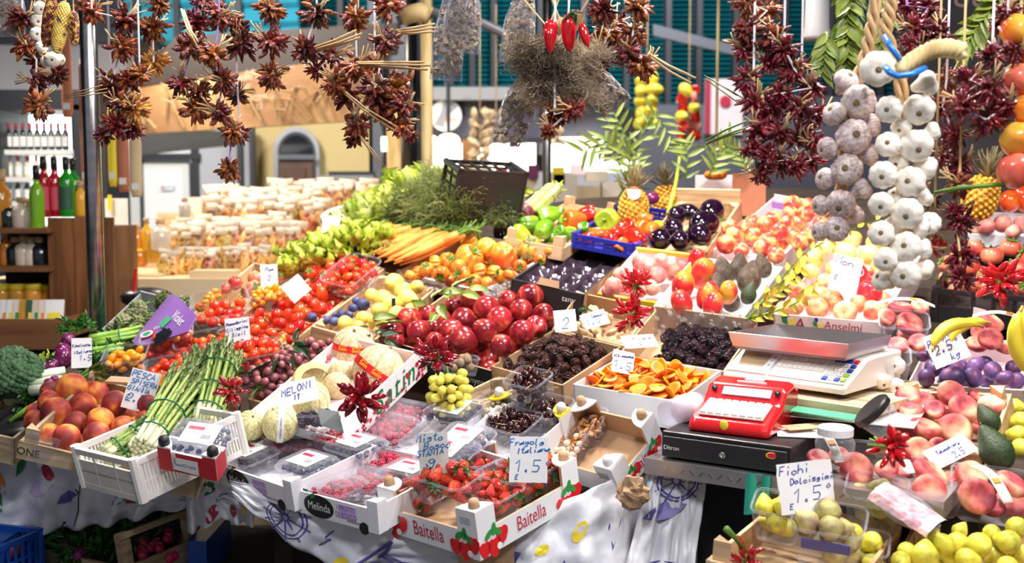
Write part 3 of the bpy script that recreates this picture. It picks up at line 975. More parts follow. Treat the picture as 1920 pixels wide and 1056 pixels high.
def chili_mesh(name, mat, L=1.0,R=0.14,bend=0.25,n=7,sd=0):
 """A chilli from its cap at the origin out along +z."""
 rng = random.Random(sd)
 pts, rad = [],[]
 for i in range(8):
  u = i / 7
  pts.append((bend * u * u * L, rng.uniform(-0.02,0.02),u * L))
  rad.append(R * min(1,0.6 + u * 2) * max(0.05,1 - u ** 4) ** 0.8)
 return MB().tube(pts, rad, n, flat=0.85).mesh(name, mat)
def calyx_mesh(name, mat, r=0.3,n=5,drop_=0.12,stem=0.25,sr=0.03):
 b = MB()
 for k in range(n):
  a = 2 * math.pi * k / n
  b.leaf((0.02 * math.cos(a),0.02 * math.sin(a),0.015),(math.cos(a),math.sin(a),0.12),(0,0,1),r, r * 0.5,0,curl=drop_ * 4,n=3)
 if stem:
  b.tube([(0,0,-0.02),(0.02,0,stem * 0.5),(0.05,0.02,stem)],sr,6)
 return b.mesh(name, mat)
def bumps(name, mat, n, rb, sc=(0.5,0.5,0.5),nu=6,nv=4):
 """A berry of many drupelets in one mesh."""
 b = MB()
 for i in range(n):
  z = 1 - 2 * (i + 0.5) / n
  a = i * 2.39996
  s = math.sqrt(1 - z * z)
  b.ball((sc[0] * s * math.cos(a) * 0.8,sc[1] * s * math.sin(a) * 0.8,sc[2] * z * 0.8),rb, nu, nv)
 return b.mesh(name, mat)
dot = MB().ball((0,0,0),1,8,4)
STAR = calyx_mesh('calyx', 'stem_green',0.26,5,0.12,0.16,0.022)
TOMSTAR = calyx_mesh('calyx', 'stem_green',0.34,5,-0.05,0.22,0.03)
STALK = MB().tube([(0,0,-0.04),(0.01,0,0.08),(0.05,0.02,0.17)],[0.022,0.018,0.024],6).mesh('stalk', 'dry_stalk')
PEACH = ('peach', fruit(stone,24,16,'peach'))
NECT = ('nectarine', fruit(stone,24,16,'nectarine'))
STICK = MB().lathe([(0.0,0),(0.085,0.0),(0.085,0.006),(0.0,0.009)],12).mesh('sticker', 'ink_black')
STICKW = MB().lathe([(0.0,0),(0.085,0.0),(0.085,0.006),(0.0,0.009)],12).mesh('sticker', 'ink_white')
NECTS = ('nectarine', NECT[1],[('sticker', STICK, T(0.43,-0.1,0.16,0,math.radians(70),0))])
FLATP = ('flat_peach', fruit(flatp,24,16,'flat_peach'))
WPEACH = ('white_peach', fruit(stone,20,14,'white_peach'))
APPLE = ('apple', fruit(applef,20,14,'red_apple'),[('stalk', STALK, T(0,0,0.28))])
APPLES = ('apple', APPLE[1],[('stalk', STALK, T(0,0,0.28)),('sticker', STICKW, T(0.40,-0.2,0.12,0,math.radians(75),-0.4))])
RUBY = ('apple', fruit(applef,24,16,'ruby_apple'),[('stalk', STALK, T(0,0,0.28))])
YAPPLE = ('apple', fruit(applef,20,14,'yellow_apple'),[('stalk', STALK, T(0,0,0.28))])
BAPPLE = ('apple', fruit(applef,20,14,'blush_apple'),[('stalk', STALK, T(0,0,0.28))])
TOM = ('tomato', fruit(tomf,16,11,'tomato'))
TOMC = ('tomato', TOM[1],[('calyx', TOMSTAR, T(0,0,0.36))])
PTOM = ('plum_tomato', fruit(plumtom,14,11,'tomato'))
PTOMC = ('plum_tomato', PTOM[1],[('calyx', TOMSTAR, T(0,0,0.52,s=0.8))])
YTOM = ('yellow_tomato', fruit(plumtom,14,11,'yellow_tomato'))
OTOM = ('orange_tomato', fruit(beef(7,0.10,0.42),24,14,'orange_tomato'),[('calyx', TOMSTAR, T(0,0,0.30))])
PKTOM = ('pink_tomato', fruit(beef(6,0.08,0.42),24,14,'pink_tomato'),[('calyx', TOMSTAR, T(0,0,0.30))])
BEEF = ('ribbed_tomato', fruit(beef(11,0.30,0.44),44,16,'beef_tomato'),[('calyx', TOMSTAR, T(0,0,0.31,s=0.8))])
PEAR = ('pear', fruit(pearf(0.9,0.42,0.58),18,14,'pear'),[('stalk', STALK, T(0,0,0.68))])
LEMON = ('lemon', fruit(pearf(0.9,0.8,0.6),16,12,'lemon'))
GFIG = ('green_fig', fruit(pearf(0.85,0.45,0.52),16,12,'green_fig'),[('stalk', STALK, T(0,0,0.61,s=0.8))])
RFIG = ('ripe_fig', fruit(pearf(0.85,0.5,0.48),16,12,'ripe_fig'),[('stalk', STALK, T(0,0,0.57,s=0.7))])
PLUM = ('plum', fruit(lambda p, t: (0.43 * math.sin(t) * math.cos(p),0.43 * (1 - 0.06 * gauss(wrap(p),0.3)) * math.sin(t) * math.sin(p),0.54 * math.cos(t)),18,13,'plum'))
BPLUM = ('blue_plum', fruit(lambda p, t: (0.45 * math.sin(t) * math.cos(p),0.45 * math.sin(t) * math.sin(p),0.52 * math.cos(t)),16,12,'blue_plum'))
MANGO = ('mango', fruit(mangof,24,18,'mango'),[('stalk', STALK, T(0.06,0,0.60,s=0.6)),('sticker', STICKW, T(0.33,-0.24,0.2,0,math.radians(75),-0.6))])
AVO = ('avocado', fruit(pearf(0.9,0.55,0.66),20,16,'avocado'),[('stalk', STALK, T(0,0,0.76,s=0.5))])
GAVO = ('green_avocado', fruit(pearf(0.9,0.52,0.68),22,18,'green_avocado'),[('stalk', STALK, T(0,0,0.78,s=0.6))])
ribs = MB()
for k in range(10):
 a = math.pi * (2 * k + 1) / 10
 ribs.tube([Vector(melonf(a, math.pi * (0.06 + 0.88 * i / 12))) * 1.003 for i in range(13)],[0.008] + [0.013] * 11 + [0.008],5)
MRIB = ribs.mesh('rib_lines', 'melon_rib')
MSTEM = MB().tube([(0,0,0.44),(0,0,0.49),(0.01,0,0.51)],[0.05,0.03,0.035],8).mesh('stem_scar', 'dry_stalk')
MELON = ('melon', fruit(melonf,60,24,'melon'),[('rib_lines', MRIB, None),('stem_scar', MSTEM, None)])
GMELON = ('melon', fruit(melonf,60,24,'green_melon'),[('rib_lines', MRIB, None),('stem_scar', MSTEM, None)])
EGG_CAP = calyx_mesh('calyx', 'stem_green',0.24,6,0.20,0.34,0.06)
EGGPLANT = ('eggplant', fruit(pearf(0.85,0.62,0.72),22,18,'eggplant'),[('calyx', EGG_CAP, T(0,0,0.80))])
PSTEM = MB().tube([(0,0,0.30),(0.01,0,0.42),(0.06,0.02,0.58)],[0.10,0.055,0.05],8).mesh('stem', 'stem_green')
PEPPERS = {k: (k, fruit(pepperf,32,18,k),[('stem', PSTEM, None)]) for k in ('green_pepper', 'lime_pepper', 'red_pepper', 'orange_pepper')}
ROOT = MB().lathe([(0.0,0.02),(0.10,0.015),(0.12,-0.01),(0.06,-0.03),(0.0,-0.02)],10).mesh('root_disc', 'garlic_root')
GARLIC = [('garlic_bulb', fruit(garlicf(n, s),36,18,'garlic'),[('root_disc', ROOT, T(0,0,-0.325,math.pi,0,0,s=0.85))]) for n, s in ((8,0),(9,0.7),(7,1.3))]
PGARLIC = [('garlic_bulb', fruit(garlicf(n, s),36,18,'purple_garlic'),[('root_disc', ROOT, T(0,0,-0.325,math.pi,0,0))]) for n, s in ((10,0),(11,0.7))]
ONION = ('red_onion', fruit(lambda p, t: (0.5 * math.sin(t) * math.cos(p),0.5 * math.sin(t) * math.sin(p),0.43 * math.cos(t) + 0.16 * gauss(t,0.22) - 0.05 * gauss(math.pi - t,0.2)),18,16,'violet_onion'),
  [('roots', MB().tube([(0,0,-0.44),(0.06,0.02,-0.6),(0.02,0.1,-0.75)],[0.05,0.03,0.005],5).mesh('roots', 'straw'),None)])
DATE = [('date', fruit(wrinkled(0.31,0.5,0.16,2.6,s),14,12,'date')) for s in (1.0,5.0,9.0)]
PRUNE = [('prune', fruit(wrinkled(0.42,0.5,0.28,2.4,s),14,11,'prune')) for s in (2.0,6.0,11.0)]
APRI = [('dried_apricot', fruit(lambda p, t, s=s: (0.5 * math.sin(t) ** 0.8 * math.cos(p) * (1 + 0.06 * math.sin(3 * p + s)),0.44 * math.sin(t) ** 0.8 * math.sin(p),0.10 * math.cos(t) + 0.045 * math.sin(t) ** 2 * math.cos(2 * p + s) - 0.07 * gauss(t,0.7)),18,8,'apricot')) for s in (0,1.5,3)]
CHSTEM = MB().tube([(0,0,0.4),(0.1,0.05,0.9),(0.32,0.12,1.5)],[0.045,0.03,0.045],5).mesh('stalk', 'dry_stalk')
CHERRY = ('cherry', fruit(lambda p, t: (0.5 * math.sin(t) * math.cos(p),0.47 * math.sin(t) * math.sin(p),0.46 * math.cos(t) - 0.06 * gauss(t,0.35)),14,10,'cherry'))
CHERRYS = ('cherry', CHERRY[1],[('stalk', CHSTEM, None)])
SCAL = calyx_mesh('calyx', 'leaf_green',0.42,7,-0.02,0.18,0.03)
STRAW = ('strawberry', fruit(lambda p, t: (0.44 * math.sin(t) ** 0.9 * (0.62 + 0.38 * math.cos(t)) * 1.18 * math.cos(p),0.44 * math.sin(t) ** 0.9 * (0.62 + 0.38 * math.cos(t)) * 1.18 * math.sin(p),0.56 * math.cos(t)),16,12,'strawberry'),[('calyx', SCAL, T(0,0,0.52))])
RASP = ('raspberry', bumps('raspberry', 'raspberry',34,0.15,(0.46,0.46,0.54)))
BLACKB = ('blackberry', bumps('blackberry', 'blackberry',30,0.165,(0.46,0.46,0.55)))
BLUEB = ('blueberry', fruit(lambda p, t: (0.5 * math.sin(t) * math.cos(p),0.5 * math.sin(t) * math.sin(p),0.42 * math.cos(t) - 0.1 * gauss(t,0.3)),12,9,'blueberry'))
CURRANT = ('redcurrant', MB().ball((0,0,0),0.5,10,7).mesh('redcurrant', 'redcurrant'))
ALMOND = ('almond', fruit(lambda p, t: (0.28 * math.sin(t) * (1 - 0.25 * math.cos(t)) * math.cos(p),0.17 * math.sin(t) * (1 - 0.25 * math.cos(t)) * math.sin(p),0.5 * math.cos(t)),10,9,'almond'))
NUT = ('shelled_nut', fruit(lumpy(0.06,2,3,(0.48,0.46,0.42)),12,9,'nut_shell'))
WALNUT = ('walnut', fruit(lumpy(0.16,4,7,(0.48,0.44,0.42)),14,10,'walnut'))
MUSH = [('dried_mushroom', fruit(lumpy(0.5,1.9,s,(0.5,0.38,0.2)),14,10,'mushroom')) for s in (1,4,8,13)]
def banana_spec(sd=0):
 pts, rad = [],[]
 for i in range(13):
  u = i / 12
  a = (u - 0.5) * 1.9
  pts.append((0.55 * math.sin(a),0,-0.55 * math.cos(a) + 0.55))
  rad.append(0.018 if u in (0,) else 0.022 + 0.075 * math.sin(min(1,max(0,(u - 0.1) / 0.8)) * math.pi) ** 0.45 if 0.1 < u < 0.9 else 0.024)
 body = MB().tube(pts[1:12],rad[1:12],6).mesh('banana', 'banana')
 tips = MB().tube([pts[0],pts[1],pts[2]],[0.022,0.024,0.022],6).tube([pts[11],pts[12]],[0.022,0.012],6).mesh('tips', 'banana_tip')
 return ('banana', body,[('stalk_and_tip', tips, None)])
BANANA = banana_spec()
def pineapple_spec():
 b = MB()
 n = 150
 b.ball((0,0,0),(0.43,0.43,0.60),18,12)
 for i in range(n):
  z = 0.96 - 1.92 * (i + 0.5) / n
  a = i * 2.39996
  s = math.sqrt(1 - z * z) ** 0.8
  c = Vector((0.45 * s * math.cos(a),0.45 * s * math.sin(a),0.62 * z))
  b.ball(c,0.062,6,4)
 body = b.mesh('pineapple', 'pineapple')
 b = MB()
 rng = random.Random(4)
 for i in range(46):
  a = i * 2.39996
  u = i / 46
  el = 0.35 + 1.15 * u
  b.leaf((0.07 * math.cos(a) * (1 - u),0.07 * math.sin(a) * (1 - u),0.55 + 0.35 * u),(math.cos(a) * math.cos(el),math.sin(a) * math.cos(el),math.sin(el)),(0,0,1) if el < 1.2 else (-math.cos(a),-math.sin(a),0.3),0.75 - 0.2 * u,0.085,0,curl=-0.25 if i % 3 else 0.3,n=5)
 crown = b.mesh('crown', 'pineapple_leaf')
 return ('pineapple', body,[('crown', crown, None)])
PINE = pineapple_spec()
def artichoke_spec():
 b = MB()
 b.ball((0,0,0),(0.36,0.36,0.44),14,10)
 for j in range(7):
  n = 10 if j < 5 else 7
  t = 2.5 - j * 0.36
  for k in range(n):
   a = 2 * math.pi * (k + 0.5 * (j % 2)) / n
   r = 0.37 * math.sin(t)
   p = Vector((r * math.cos(a),r * math.sin(a),0.44 * math.cos(t)))
   b.leaf(p,(math.cos(a) * 0.35 * math.cos(t - 1.57) , math.sin(a) * 0.35 * math.cos(t - 1.57),1),(math.cos(a),math.sin(a),0.0),0.42,0.30,0,curl=0.42,n=4)
 return ('artichoke', b.mesh('artichoke', 'artichoke'),[('stem', MB().tube([(0,0,-0.38),(0.02,0,-0.75)],[0.10,0.09],8).mesh('stem', 'stem_green'),None)])
ARTI = artichoke_spec()
def broccoli_spec():
 b = MB()
 rng = random.Random(3)
 for i in range(240):
  z = 1 - 1.15 * (i + 0.5) / 240
  a = i * 2.39996
  s = math.sqrt(max(0,1 - z * z))
  k = 1 + 0.16 * mnoise.noise(Vector((s * math.cos(a),s * math.sin(a),z)) * 2.6)
  b.ball((0.5 * k * s * math.cos(a),0.5 * k * s * math.sin(a),0.42 * k * z),rng.uniform(0.045,0.07),7,5)
 b.ball((0,0,-0.02),(0.46,0.46,0.36),14,8)
 st = MB().tube([(0,0,-0.1),(0,0,-0.5)],[0.25,0.16],10).mesh('stalk', 'white_stalk')
 return ('broccoli', b.mesh('broccoli', 'broccoli'),[('stalk', st, None)])
BROC = broccoli_spec()
def lettuce_mesh(name, mat, n=34,L=0.62,W=0.42,sd=1,flat=0.4,ruffle=0.22):
 rng = random.Random(sd)
 b = MB()
 for i in range(n):
  a = i * 2.39996
  u = i / n
  el = flat + (1.35 - flat) * u + rng.uniform(-0.1,0.1)
  b.leaf((0.08 * (1 - u) * math.cos(a),0.08 * (1 - u) * math.sin(a),-0.1),(math.cos(a) * math.cos(el),math.sin(a) * math.cos(el),math.sin(el)),(-math.cos(a) * math.sin(el),-math.sin(a) * math.sin(el),math.cos(el)),L * rng.uniform(0.75,1.05),W * rng.uniform(0.8,1.1),0,ruffle, rng.uniform(-0.3,0.6),9,i,0.6)
 return b.mesh(name, mat)
LETT = [('lettuce', lettuce_mesh('lettuce', 'lettuce',34,sd=s)) for s in (1,2)]
PLETT = ('lettuce', lettuce_mesh('lettuce', 'pale_lettuce',30,0.75,0.42,5,0.25,0.14))
RADI = ('radicchio', MB().ball((0,0,0),(0.42,0.42,0.38),18,12).mesh('radicchio', 'radicchio'),[('outer_leaf', lettuce_mesh('outer_leaf', 'radicchio',12,0.62,0.6,8,0.5,0.06),T(0,0,-0.25))])
def sprig_mesh(name, mat, n=60,L=0.5,sd=1,leaf=0.1,wid=0.03,sr=0.006,spread=1.0,per=6,stalk='stem_green', up=0.6,droop=0.2):
 """A tuft of feathery stalks with small leaves, all from one foot."""
 rng = random.Random(sd)
 b = MB()
 for i in range(n):
  a = rng.uniform(0,6.283)
  el = up + rng.uniform(-0.5,0.5) * spread
  d = Vector((math.cos(a) * math.cos(el) * spread, math.sin(a) * math.cos(el) * spread, math.sin(el))).normalized()
  l = L * rng.uniform(0.6,1.1)
  pts = [Vector((0,0,0)) + d * l * k / 3 + Vector((0,0,-droop * l * (k / 3) ** 2)) for k in range(4)]
  b.tube(pts,[sr, sr * 0.8,sr * 0.6,sr * 0.3],4,1,cap=False)
  for k in range(per):
   u = 0.35 + 0.65 * (k + rng.random()) / per
   j = min(2,int(u * 3))
   p = pts[j].lerp(pts[j + 1],u * 3 - j)
   q = Vector((rng.gauss(0,1),rng.gauss(0,1),rng.gauss(0.3,0.8))).normalized()
   b.leaf(p,(d * 0.7 + q),(q.y,-q.x,0.6),leaf * rng.uniform(0.6,1.2),wid,0,curl=rng.uniform(-0.2,0.5),n=2)
 return b.mesh(name,[mat, stalk])
def wisps(name, mat, n, L, r, sd=1,spread=1.0,forks=5):
 """Fine dry or feathery twigs, forked at the ends, growing from a foot along +z."""
 rng = random.Random(sd)
 b = MB()
 for i in range(n):
  a = rng.uniform(0,6.283)
  s = spread * math.sqrt(rng.random())
  d = Vector((math.cos(a) * s, math.sin(a) * s,1)).normalized()
  l = L * rng.uniform(0.65,1.05)
  e = d * l
  m = d * l * 0.5 + Vector((rng.gauss(0,0.03),rng.gauss(0,0.03),0)) * L
  b.tube([(0,0,0),m, e],[r, r * 0.8,r * 0.5],3,0,cap=False)
  for k in range(forks):
   u = rng.uniform(0.55,1.0)
   p = m.lerp(e, u * 2 - 1) if u > 0.5 else m
   q = (d + Vector((rng.gauss(0,0.9),rng.gauss(0,0.9),rng.gauss(0,0.5)))).normalized()
   b.tube([p, p + q * L * 0.13,p + q * L * 0.2 + Vector((0,0,-0.01))],[r * 0.7,r * 0.7,r * 0.9],3,0,cap=False)
 return b.mesh(name, mat)
def carrot_spec(sd):
 rng = random.Random(sd)
 pts = [(0.02 * math.sin(i * 1.3 + sd),0.015 * math.cos(i + sd),-1 + i / 6) for i in range(7)]
 rad = [0.012,0.035,0.055,0.07,0.08,0.085,0.055]
 body = MB().tube(pts, rad,10).mesh('carrot', 'carrot')
 top = MB()
 for k in range(3):
  top.tube([(0,0,-0.02),(rng.uniform(-0.06,0.06),rng.uniform(-0.06,0.06),0.16),(rng.uniform(-0.15,0.15),rng.uniform(-0.15,0.15),0.34)],[0.02,0.012,0.01],5)
 return ('carrot', body,[('leaf_stalks', top.mesh('leaf_stalks', 'stem_green'),None)])
CARROT = [carrot_spec(s) for s in (1,2,3)]
def spear_spec(sd):
 """An asparagus spear along +z,1 long."""
 rng = random.Random(sd)
 bx, by = rng.uniform(-0.03,0.03),rng.uniform(-0.03,0.03)
 pts = [(bx * (i / 6) ** 2,by * (i / 6) ** 2,i / 6) for i in range(7)]
 b = MB().tube(pts,[0.024,0.024,0.023,0.022,0.021,0.022,0.006],8)
 for k in range(5):
  a = k * 2.4
  b.leaf((0.02 * math.cos(a),0.02 * math.sin(a),0.2 + 0.11 * k),(0.15 * math.cos(a),0.15 * math.sin(a),1),(math.cos(a),math.sin(a),0),0.06,0.03,0,curl=0.1,n=2)
 tip = MB()
 for k in range(16):
  a = k * 2.39996
  z = 0.74 + 0.015 * k
  r = 0.022 - 0.0006 * k
  tip.leaf((pts[-1][0] * z + r * math.cos(a),pts[-1][1] * z + r * math.sin(a),z),(0.25 * math.cos(a),0.25 * math.sin(a),1),(math.cos(a),math.sin(a),0),0.075,0.04,0,curl=0.35,n=3)
 foot = MB().tube([(0,0,-0.002),(0,0,0.2)],[0.0245,0.0245],8).mesh('foot', 'asparagus_foot')
 return ('asparagus_spear', b.mesh('asparagus_spear', 'asparagus'),[('tip', tip.mesh('tip', 'asparagus_tip'),None),('foot', foot, None)])
SPEAR = [spear_spec(s) for s in (1,2,3)]
def grape_bunch(M, label, mat, n, L, R, rb, seed=1,long=1.25):
 """A bunch hanging from M down -z: stem and berries."""
 rng = random.Random(seed)
 root = thing('grape_bunch', label, 'grapes', M)
 st = MB().tube([(0,0,0.04),(0,0,0),(0.004,0.003,-L * 0.5),(0,0,-L * 0.9)],[0.003,0.0028,0.002,0.001],6)
 me = MB().ball((0,0,0),(rb, rb, rb * long),12,9).mesh('grape', mat)
 pts = []
 for i in range(n):
  for _ in range(60):
   z = -L * rng.random() ** 0.9
   rr = R * (0.25 + 0.75 * math.sin(math.pi * min(1,(-z / L) * 0.8 + 0.22))) * rng.uniform(0.55,1.0)
   a = rng.uniform(0,6.283)
   p = Vector((rr * math.cos(a),rr * math.sin(a),z))
   if all((p - q).length > rb * 1.7 for q in pts):
    pts.append(p)
    break
 for p in pts:
  st.tube([(0,0,p.z * 0.85 + 0.004),p],[0.0012,0.0009],3,cap=False)
  R_ = Vector((p.x, p.y,-0.01)).to_track_quat('Z', 'Y').to_matrix().to_4x4()
  link('grape', me, root, MT(p) @ R_)
 st.build('stem', 'stem_green', root, smooth=1)
 return root
INNER = {}
def chili_cluster(parent, M, kinds, n, L, seed, spread=1.0,name='chili_bunch', stalk='dry_stalk', slen=1.0,top=0.0,sphere=True):
 """A tied bunch: stalks in the middle (the part) and one chilli after another around them (sub-parts)."""
 rng = random.Random(seed)
 b = MB()
 for k in range(6):
  a = rng.uniform(0,6.283)
  b.tube([(0.004 * math.cos(a),0.004 * math.sin(a),-0.002),(0.006 * math.cos(a + 1),0.006 * math.sin(a + 1),L * 0.5 * slen),(0.014 * math.cos(a) * slen,0.014 * math.sin(a) * slen, L * rng.uniform(0.8,1.1) * slen)],[0.0022,0.0016,0.0018],4)
 b.ball((0,0,0),L * 0.17,8,6)
 part = b.build(name, stalk, parent, smooth=1, M=M)
 key = (id(kinds),seed % 3)
 if key not in INNER:
  m = MB()
  for i in range(34):
   d = Vector((rng.gauss(0,1),rng.gauss(0,1),rng.gauss(-0.35,0.8))).normalized()
   e = d + Vector((rng.gauss(0,0.3),rng.gauss(0,0.3),-0.25))
   m.tube([d * 0.1,d * 0.34,d * 0.45 + e * 0.16,d * 0.5 + e * 0.36],[0.07,0.13,0.11,0.015],5)
  INNER[key] = m.mesh('inner_chilies', kinds[0].materials[0])
 o = link('inner_chilies', INNER[key],part, Matrix.Scale(L,4))
 o['kind'] = 'stuff'
 for i in range(n):
  z = 0.6 - 1.55 * (i + 0.5) / n
  a = i * 2.39996 + rng.uniform(-0.5,0.5)
  s = math.sqrt(max(0.02,1 - z * z)) * spread
  d = Vector((s * math.cos(a),s * math.sin(a),z + rng.gauss(0,0.12))).normalized()
  R = d.to_track_quat('Z', 'Y').to_matrix().to_4x4() @ Matrix.Rotation(rng.uniform(0,6.28),4,'Z')
  link('chili', rng.choice(kinds),part, MT((d * 0.42 + Vector((rng.gauss(0,0.1),rng.gauss(0,0.1),rng.gauss(0,0.1)))) * L) @ R @ Matrix.Diagonal((L * 0.75,L * 0.75,L * rng.uniform(0.42,0.66),1)))
 return part
DRY = [chili_mesh('chili', m,1.0,r, bd,6,s) for m, r, bd, s in (('dried_chili',0.20,0.15,1),('dried_chili',0.24,0.3,2),('amber_chili',0.21,0.2,3),('dried_chili',0.18,0.05,4))]
AMBER = [chili_mesh('chili', m,1.0,r, bd,6,s) for m, r, bd, s in (('amber_chili',0.21,0.15,5),('amber_chili',0.24,0.3,6),('dried_chili',0.21,0.2,7))]
GOLD = [chili_mesh('chili', m,1.0,r, bd,6,s) for m, r, bd, s in (('gold_chili',0.16,0.15,5),('gold_chili',0.18,0.3,6),('amber_chili',0.16,0.2,7))]
DARK = [chili_mesh('chili', 'dark_chili',1.0,r, bd,7,s) for r, bd, s in ((0.15,0.12,1),(0.17,0.3,2),(0.13,0.2,3))]
FRESH = [chili_mesh('chili', 'fresh_chili',1.0,r, bd,9,s) for r, bd, s in ((0.22,0.10,1),(0.25,0.2,2),(0.2,0.05,3))]
DEEP = [chili_mesh('chili', 'deep_chili',1.0,r, bd,9,s) for r, bd, s in ((0.22,0.10,1),(0.25,0.2,2),(0.2,0.05,3))]
def chili_posy(M, label, kinds, n, L, seed=1,stalk='stem_green'):
 """A tied posy of chillies, their points outward: one thing."""
 rng = random.Random(seed)
 b = MB()
 for k in range(8):
  a = k * 0.785
  b.tube([(0,0,0),(0.006 * math.cos(a),0.006 * math.sin(a),-L * 0.6),(0.016 * math.cos(a),0.016 * math.sin(a),-L * 1.1)],[0.0025,0.0022,0.0025],5)
 b.ball((0,0,0),L * 0.22,8,6)
 root = b.build('chili_posy', stalk, None, smooth=1, M=M)
 tag(root, label, 'chilli bunch')
 for i in range(n):
  z = 0.98 - 1.15 * (i + 0.5) / n
  a = i * 2.39996
  s = math.sqrt(1 - z * z)
  d = Vector((s * math.cos(a),s * math.sin(a),z))
  R = d.to_track_quat('Z', 'Y').to_matrix().to_4x4() @ Matrix.Rotation(rng.uniform(0,6.28),4,'Z')
  k = L * rng.uniform(0.62,0.85)
  link('chili', rng.choice(kinds),root, MT(d * L * 0.32 + Vector((rng.gauss(0,0.12),rng.gauss(0,0.12),rng.gauss(0,0.1))) * L) @ R @ Matrix.Scale(k,4))
 return root
# ---------------------------------------------------------------- the market hall
def struct(o):
 o['kind'] = 'structure'
 return o
def slab(name, x0,y0,x1,y1,Y, th, mat, parent=None, z_down=False):
 """Upright block facing the aisle: its front, at world distance Y, spans the pixels (x0,y0)-(x1,y1)."""
 a, b = onY(x0,y0,Y),onY(x1,y1,Y)
 c = ((a.x + b.x) / 2,Y + th / 2,(a.z + b.z) / 2)
 return MB().box(c,(abs(b.x - a.x),th, abs(a.z - b.z))).build(name, mat, parent)
def quadslab(name, pts, th, mat, parent=None):
 """Thick panel through four seen points (px, py, Y),front face first, anticlockwise from lower left."""
 P = [onY(*p) for p in pts]
 n = (P[1] - P[0]).cross(P[3] - P[0]).normalized()
 vs = P + [p - n * th for p in P]
 return MB().add(vs,[(0,1,2,3),(7,6,5,4),(0,4,5,1),(1,5,6,2),(2,6,7,3),(3,7,4,0)]).build(name, mat, parent)
struct(MB().box((0.5,8,-0.05),(22,20,0.1)).build('floor', 'floor_stone'))
struct(MB().box((0.5,14.1,3.5),(22,0.2,7.2)).build('wall_back', 'slate_wall'))
struct(MB().box((-8,8,3.5),(0.2,20,7.2)).build('wall_left', 'slate_wall'))
struct(MB().box((11,8,3.5),(0.2,20,7.2)).build('wall_right', 'slate_wall'))
struct(MB().box((0.5,8,7.1),(22,20,0.2)).build('ceiling', 'ceiling_dark'))
# teal shutters high up: louvred bays between dark frames
YS = 11.5
def shutter(i, x0,x1,y0,y1,mat, Y=YS, step=9.0,bar=True):
 a, b = onY(x0,y1,Y),onY(x1,y0,Y)
 w, h = b.x - a.x, b.z - a.z
 m = MB()
 n = max(4,int((y1 - y0) / step))
 for k in range(n):
  z = h * (k + 0.5) / n
  m.add([(0,0,z - h / n * 0.55),(w,0,z - h / n * 0.55),(w,-0.05,z - h / n * 0.35),(0,-0.05,z - h / n * 0.35),(0,0.03,z + h / n * 0.5),(w,0.03,z + h / n * 0.5)],[(0,1,2,3),(3,2,5,4)])
 m.box((w / 2,0.06,h / 2),(w,0.04,h))
 o = struct(m.build('window_%d' % i, mat, None, M=MT((a.x, Y, a.z))))
 if bar:
  fr = MB().box((-0.02,-0.05,h / 2),(0.06,0.12,h))
  fr.build('window_frame', 'frame_dark', o)
 return o
wi = 1
for x0,x1 in ((560,640),(645,715),(812,846),(850,884),(890,924),(930,1010),(1016,1090),(1096,1170),(1176,1245),(1253,1302),(1310,1372),(1378,1460),(1468,1545),(1553,1640),(1648,1720)):
 shutter(wi, x0,x1,-60,100 if x1 < 730 else 172 if x1 < 1180 else 205,'teal_shutter')
 wi += 1
for x0,x1 in ((236,262),(265,300),(303,338),(341,420),(424,452),(456,520),(522,558)):
 shutter(wi, x0,x1,-60,82,'cyan_shutter', Y=11.2,step=60)
 wi += 1
struct(slab('trim_1',800,163,1010,187,11.2,0.15,'beam_grey'))
struct(slab('trim_2',540,84,800,118,11.3,0.2,'frame_dark'))
struct(slab('wall_shopfront',1010,186,1420,290,11.9,0.2,'slate_wall'))
struct(quadslab('beam_1',[(1225,66,9.5),(1440,118,9.5),(1440,101,9.5),(1225,45,9.5)],0.06,'frame_grey'))
struct(slab('column_1',688,-80,716,365,10.8,0.15,'frame_grey'))
struct(slab('column_2',728,0,768,365,11.0,0.2,'frame_grey'))
# left facade with the lit niche, yellow wall, arched doorway
YF = 10.6
struct(slab('wall_yellow',452,180,700,420,YF + 0.2,0.15,'plaster_yellow'))
struct(slab('wall_lit',240,225,455,470,YF + 0.2,0.15,'plaster_white'))
struct(quadslab('trim_3',[(255,292,9.4),(446,272,9.4),(470,244,9.0),(250,246,9.0)],0.03,'plaster_white'))
struct(slab('wall_grey',372,262,447,420,YF,0.15,'plaster_grey'))
struct(slab('column_3',443,240,456,420,YF - 0.1,0.1,'frame_dark'))
struct(slab('column_4',456,236,476,420,YF - 0.05,0.1,'plaster_grey'))
struct(slab('column_5',466,236,478,420,YF - 0.12,0.1,'frame_dark'))
d = struct(slab('door_1',268,297,357,436,YF,0.05,'plaster_white'))
struct(slab('trim_4',259,264,269,452,YF - 0.06,0.12,'frame_dark'))
struct(slab('trim_5',357,272,374,452,YF - 0.06,0.12,'frame_dark'))
struct(slab('trim_6',259,288,374,299,YF - 0.07,0.12,'frame_dark'))
struct(slab('trim_7',259,434,374,452,YF - 0.07,0.12,'frame_dark'))
sg = thing('door_plate', 'small pale plate with red and blue marks on the white door', 'door plate', MT(onY(314,352,YF - 0.02)))
MB().box((0,0,0),(0.12,0.012,0.05)).build('plate', 'paper', sg)
text('DITTA', 'ink_blue',0.045,sg, T(0.02,-0.008,0,math.pi / 2))
MB().box((-0.045,-0.008,0),(0.02,0.003,0.03)).build('mark', 'ink_red', sg)
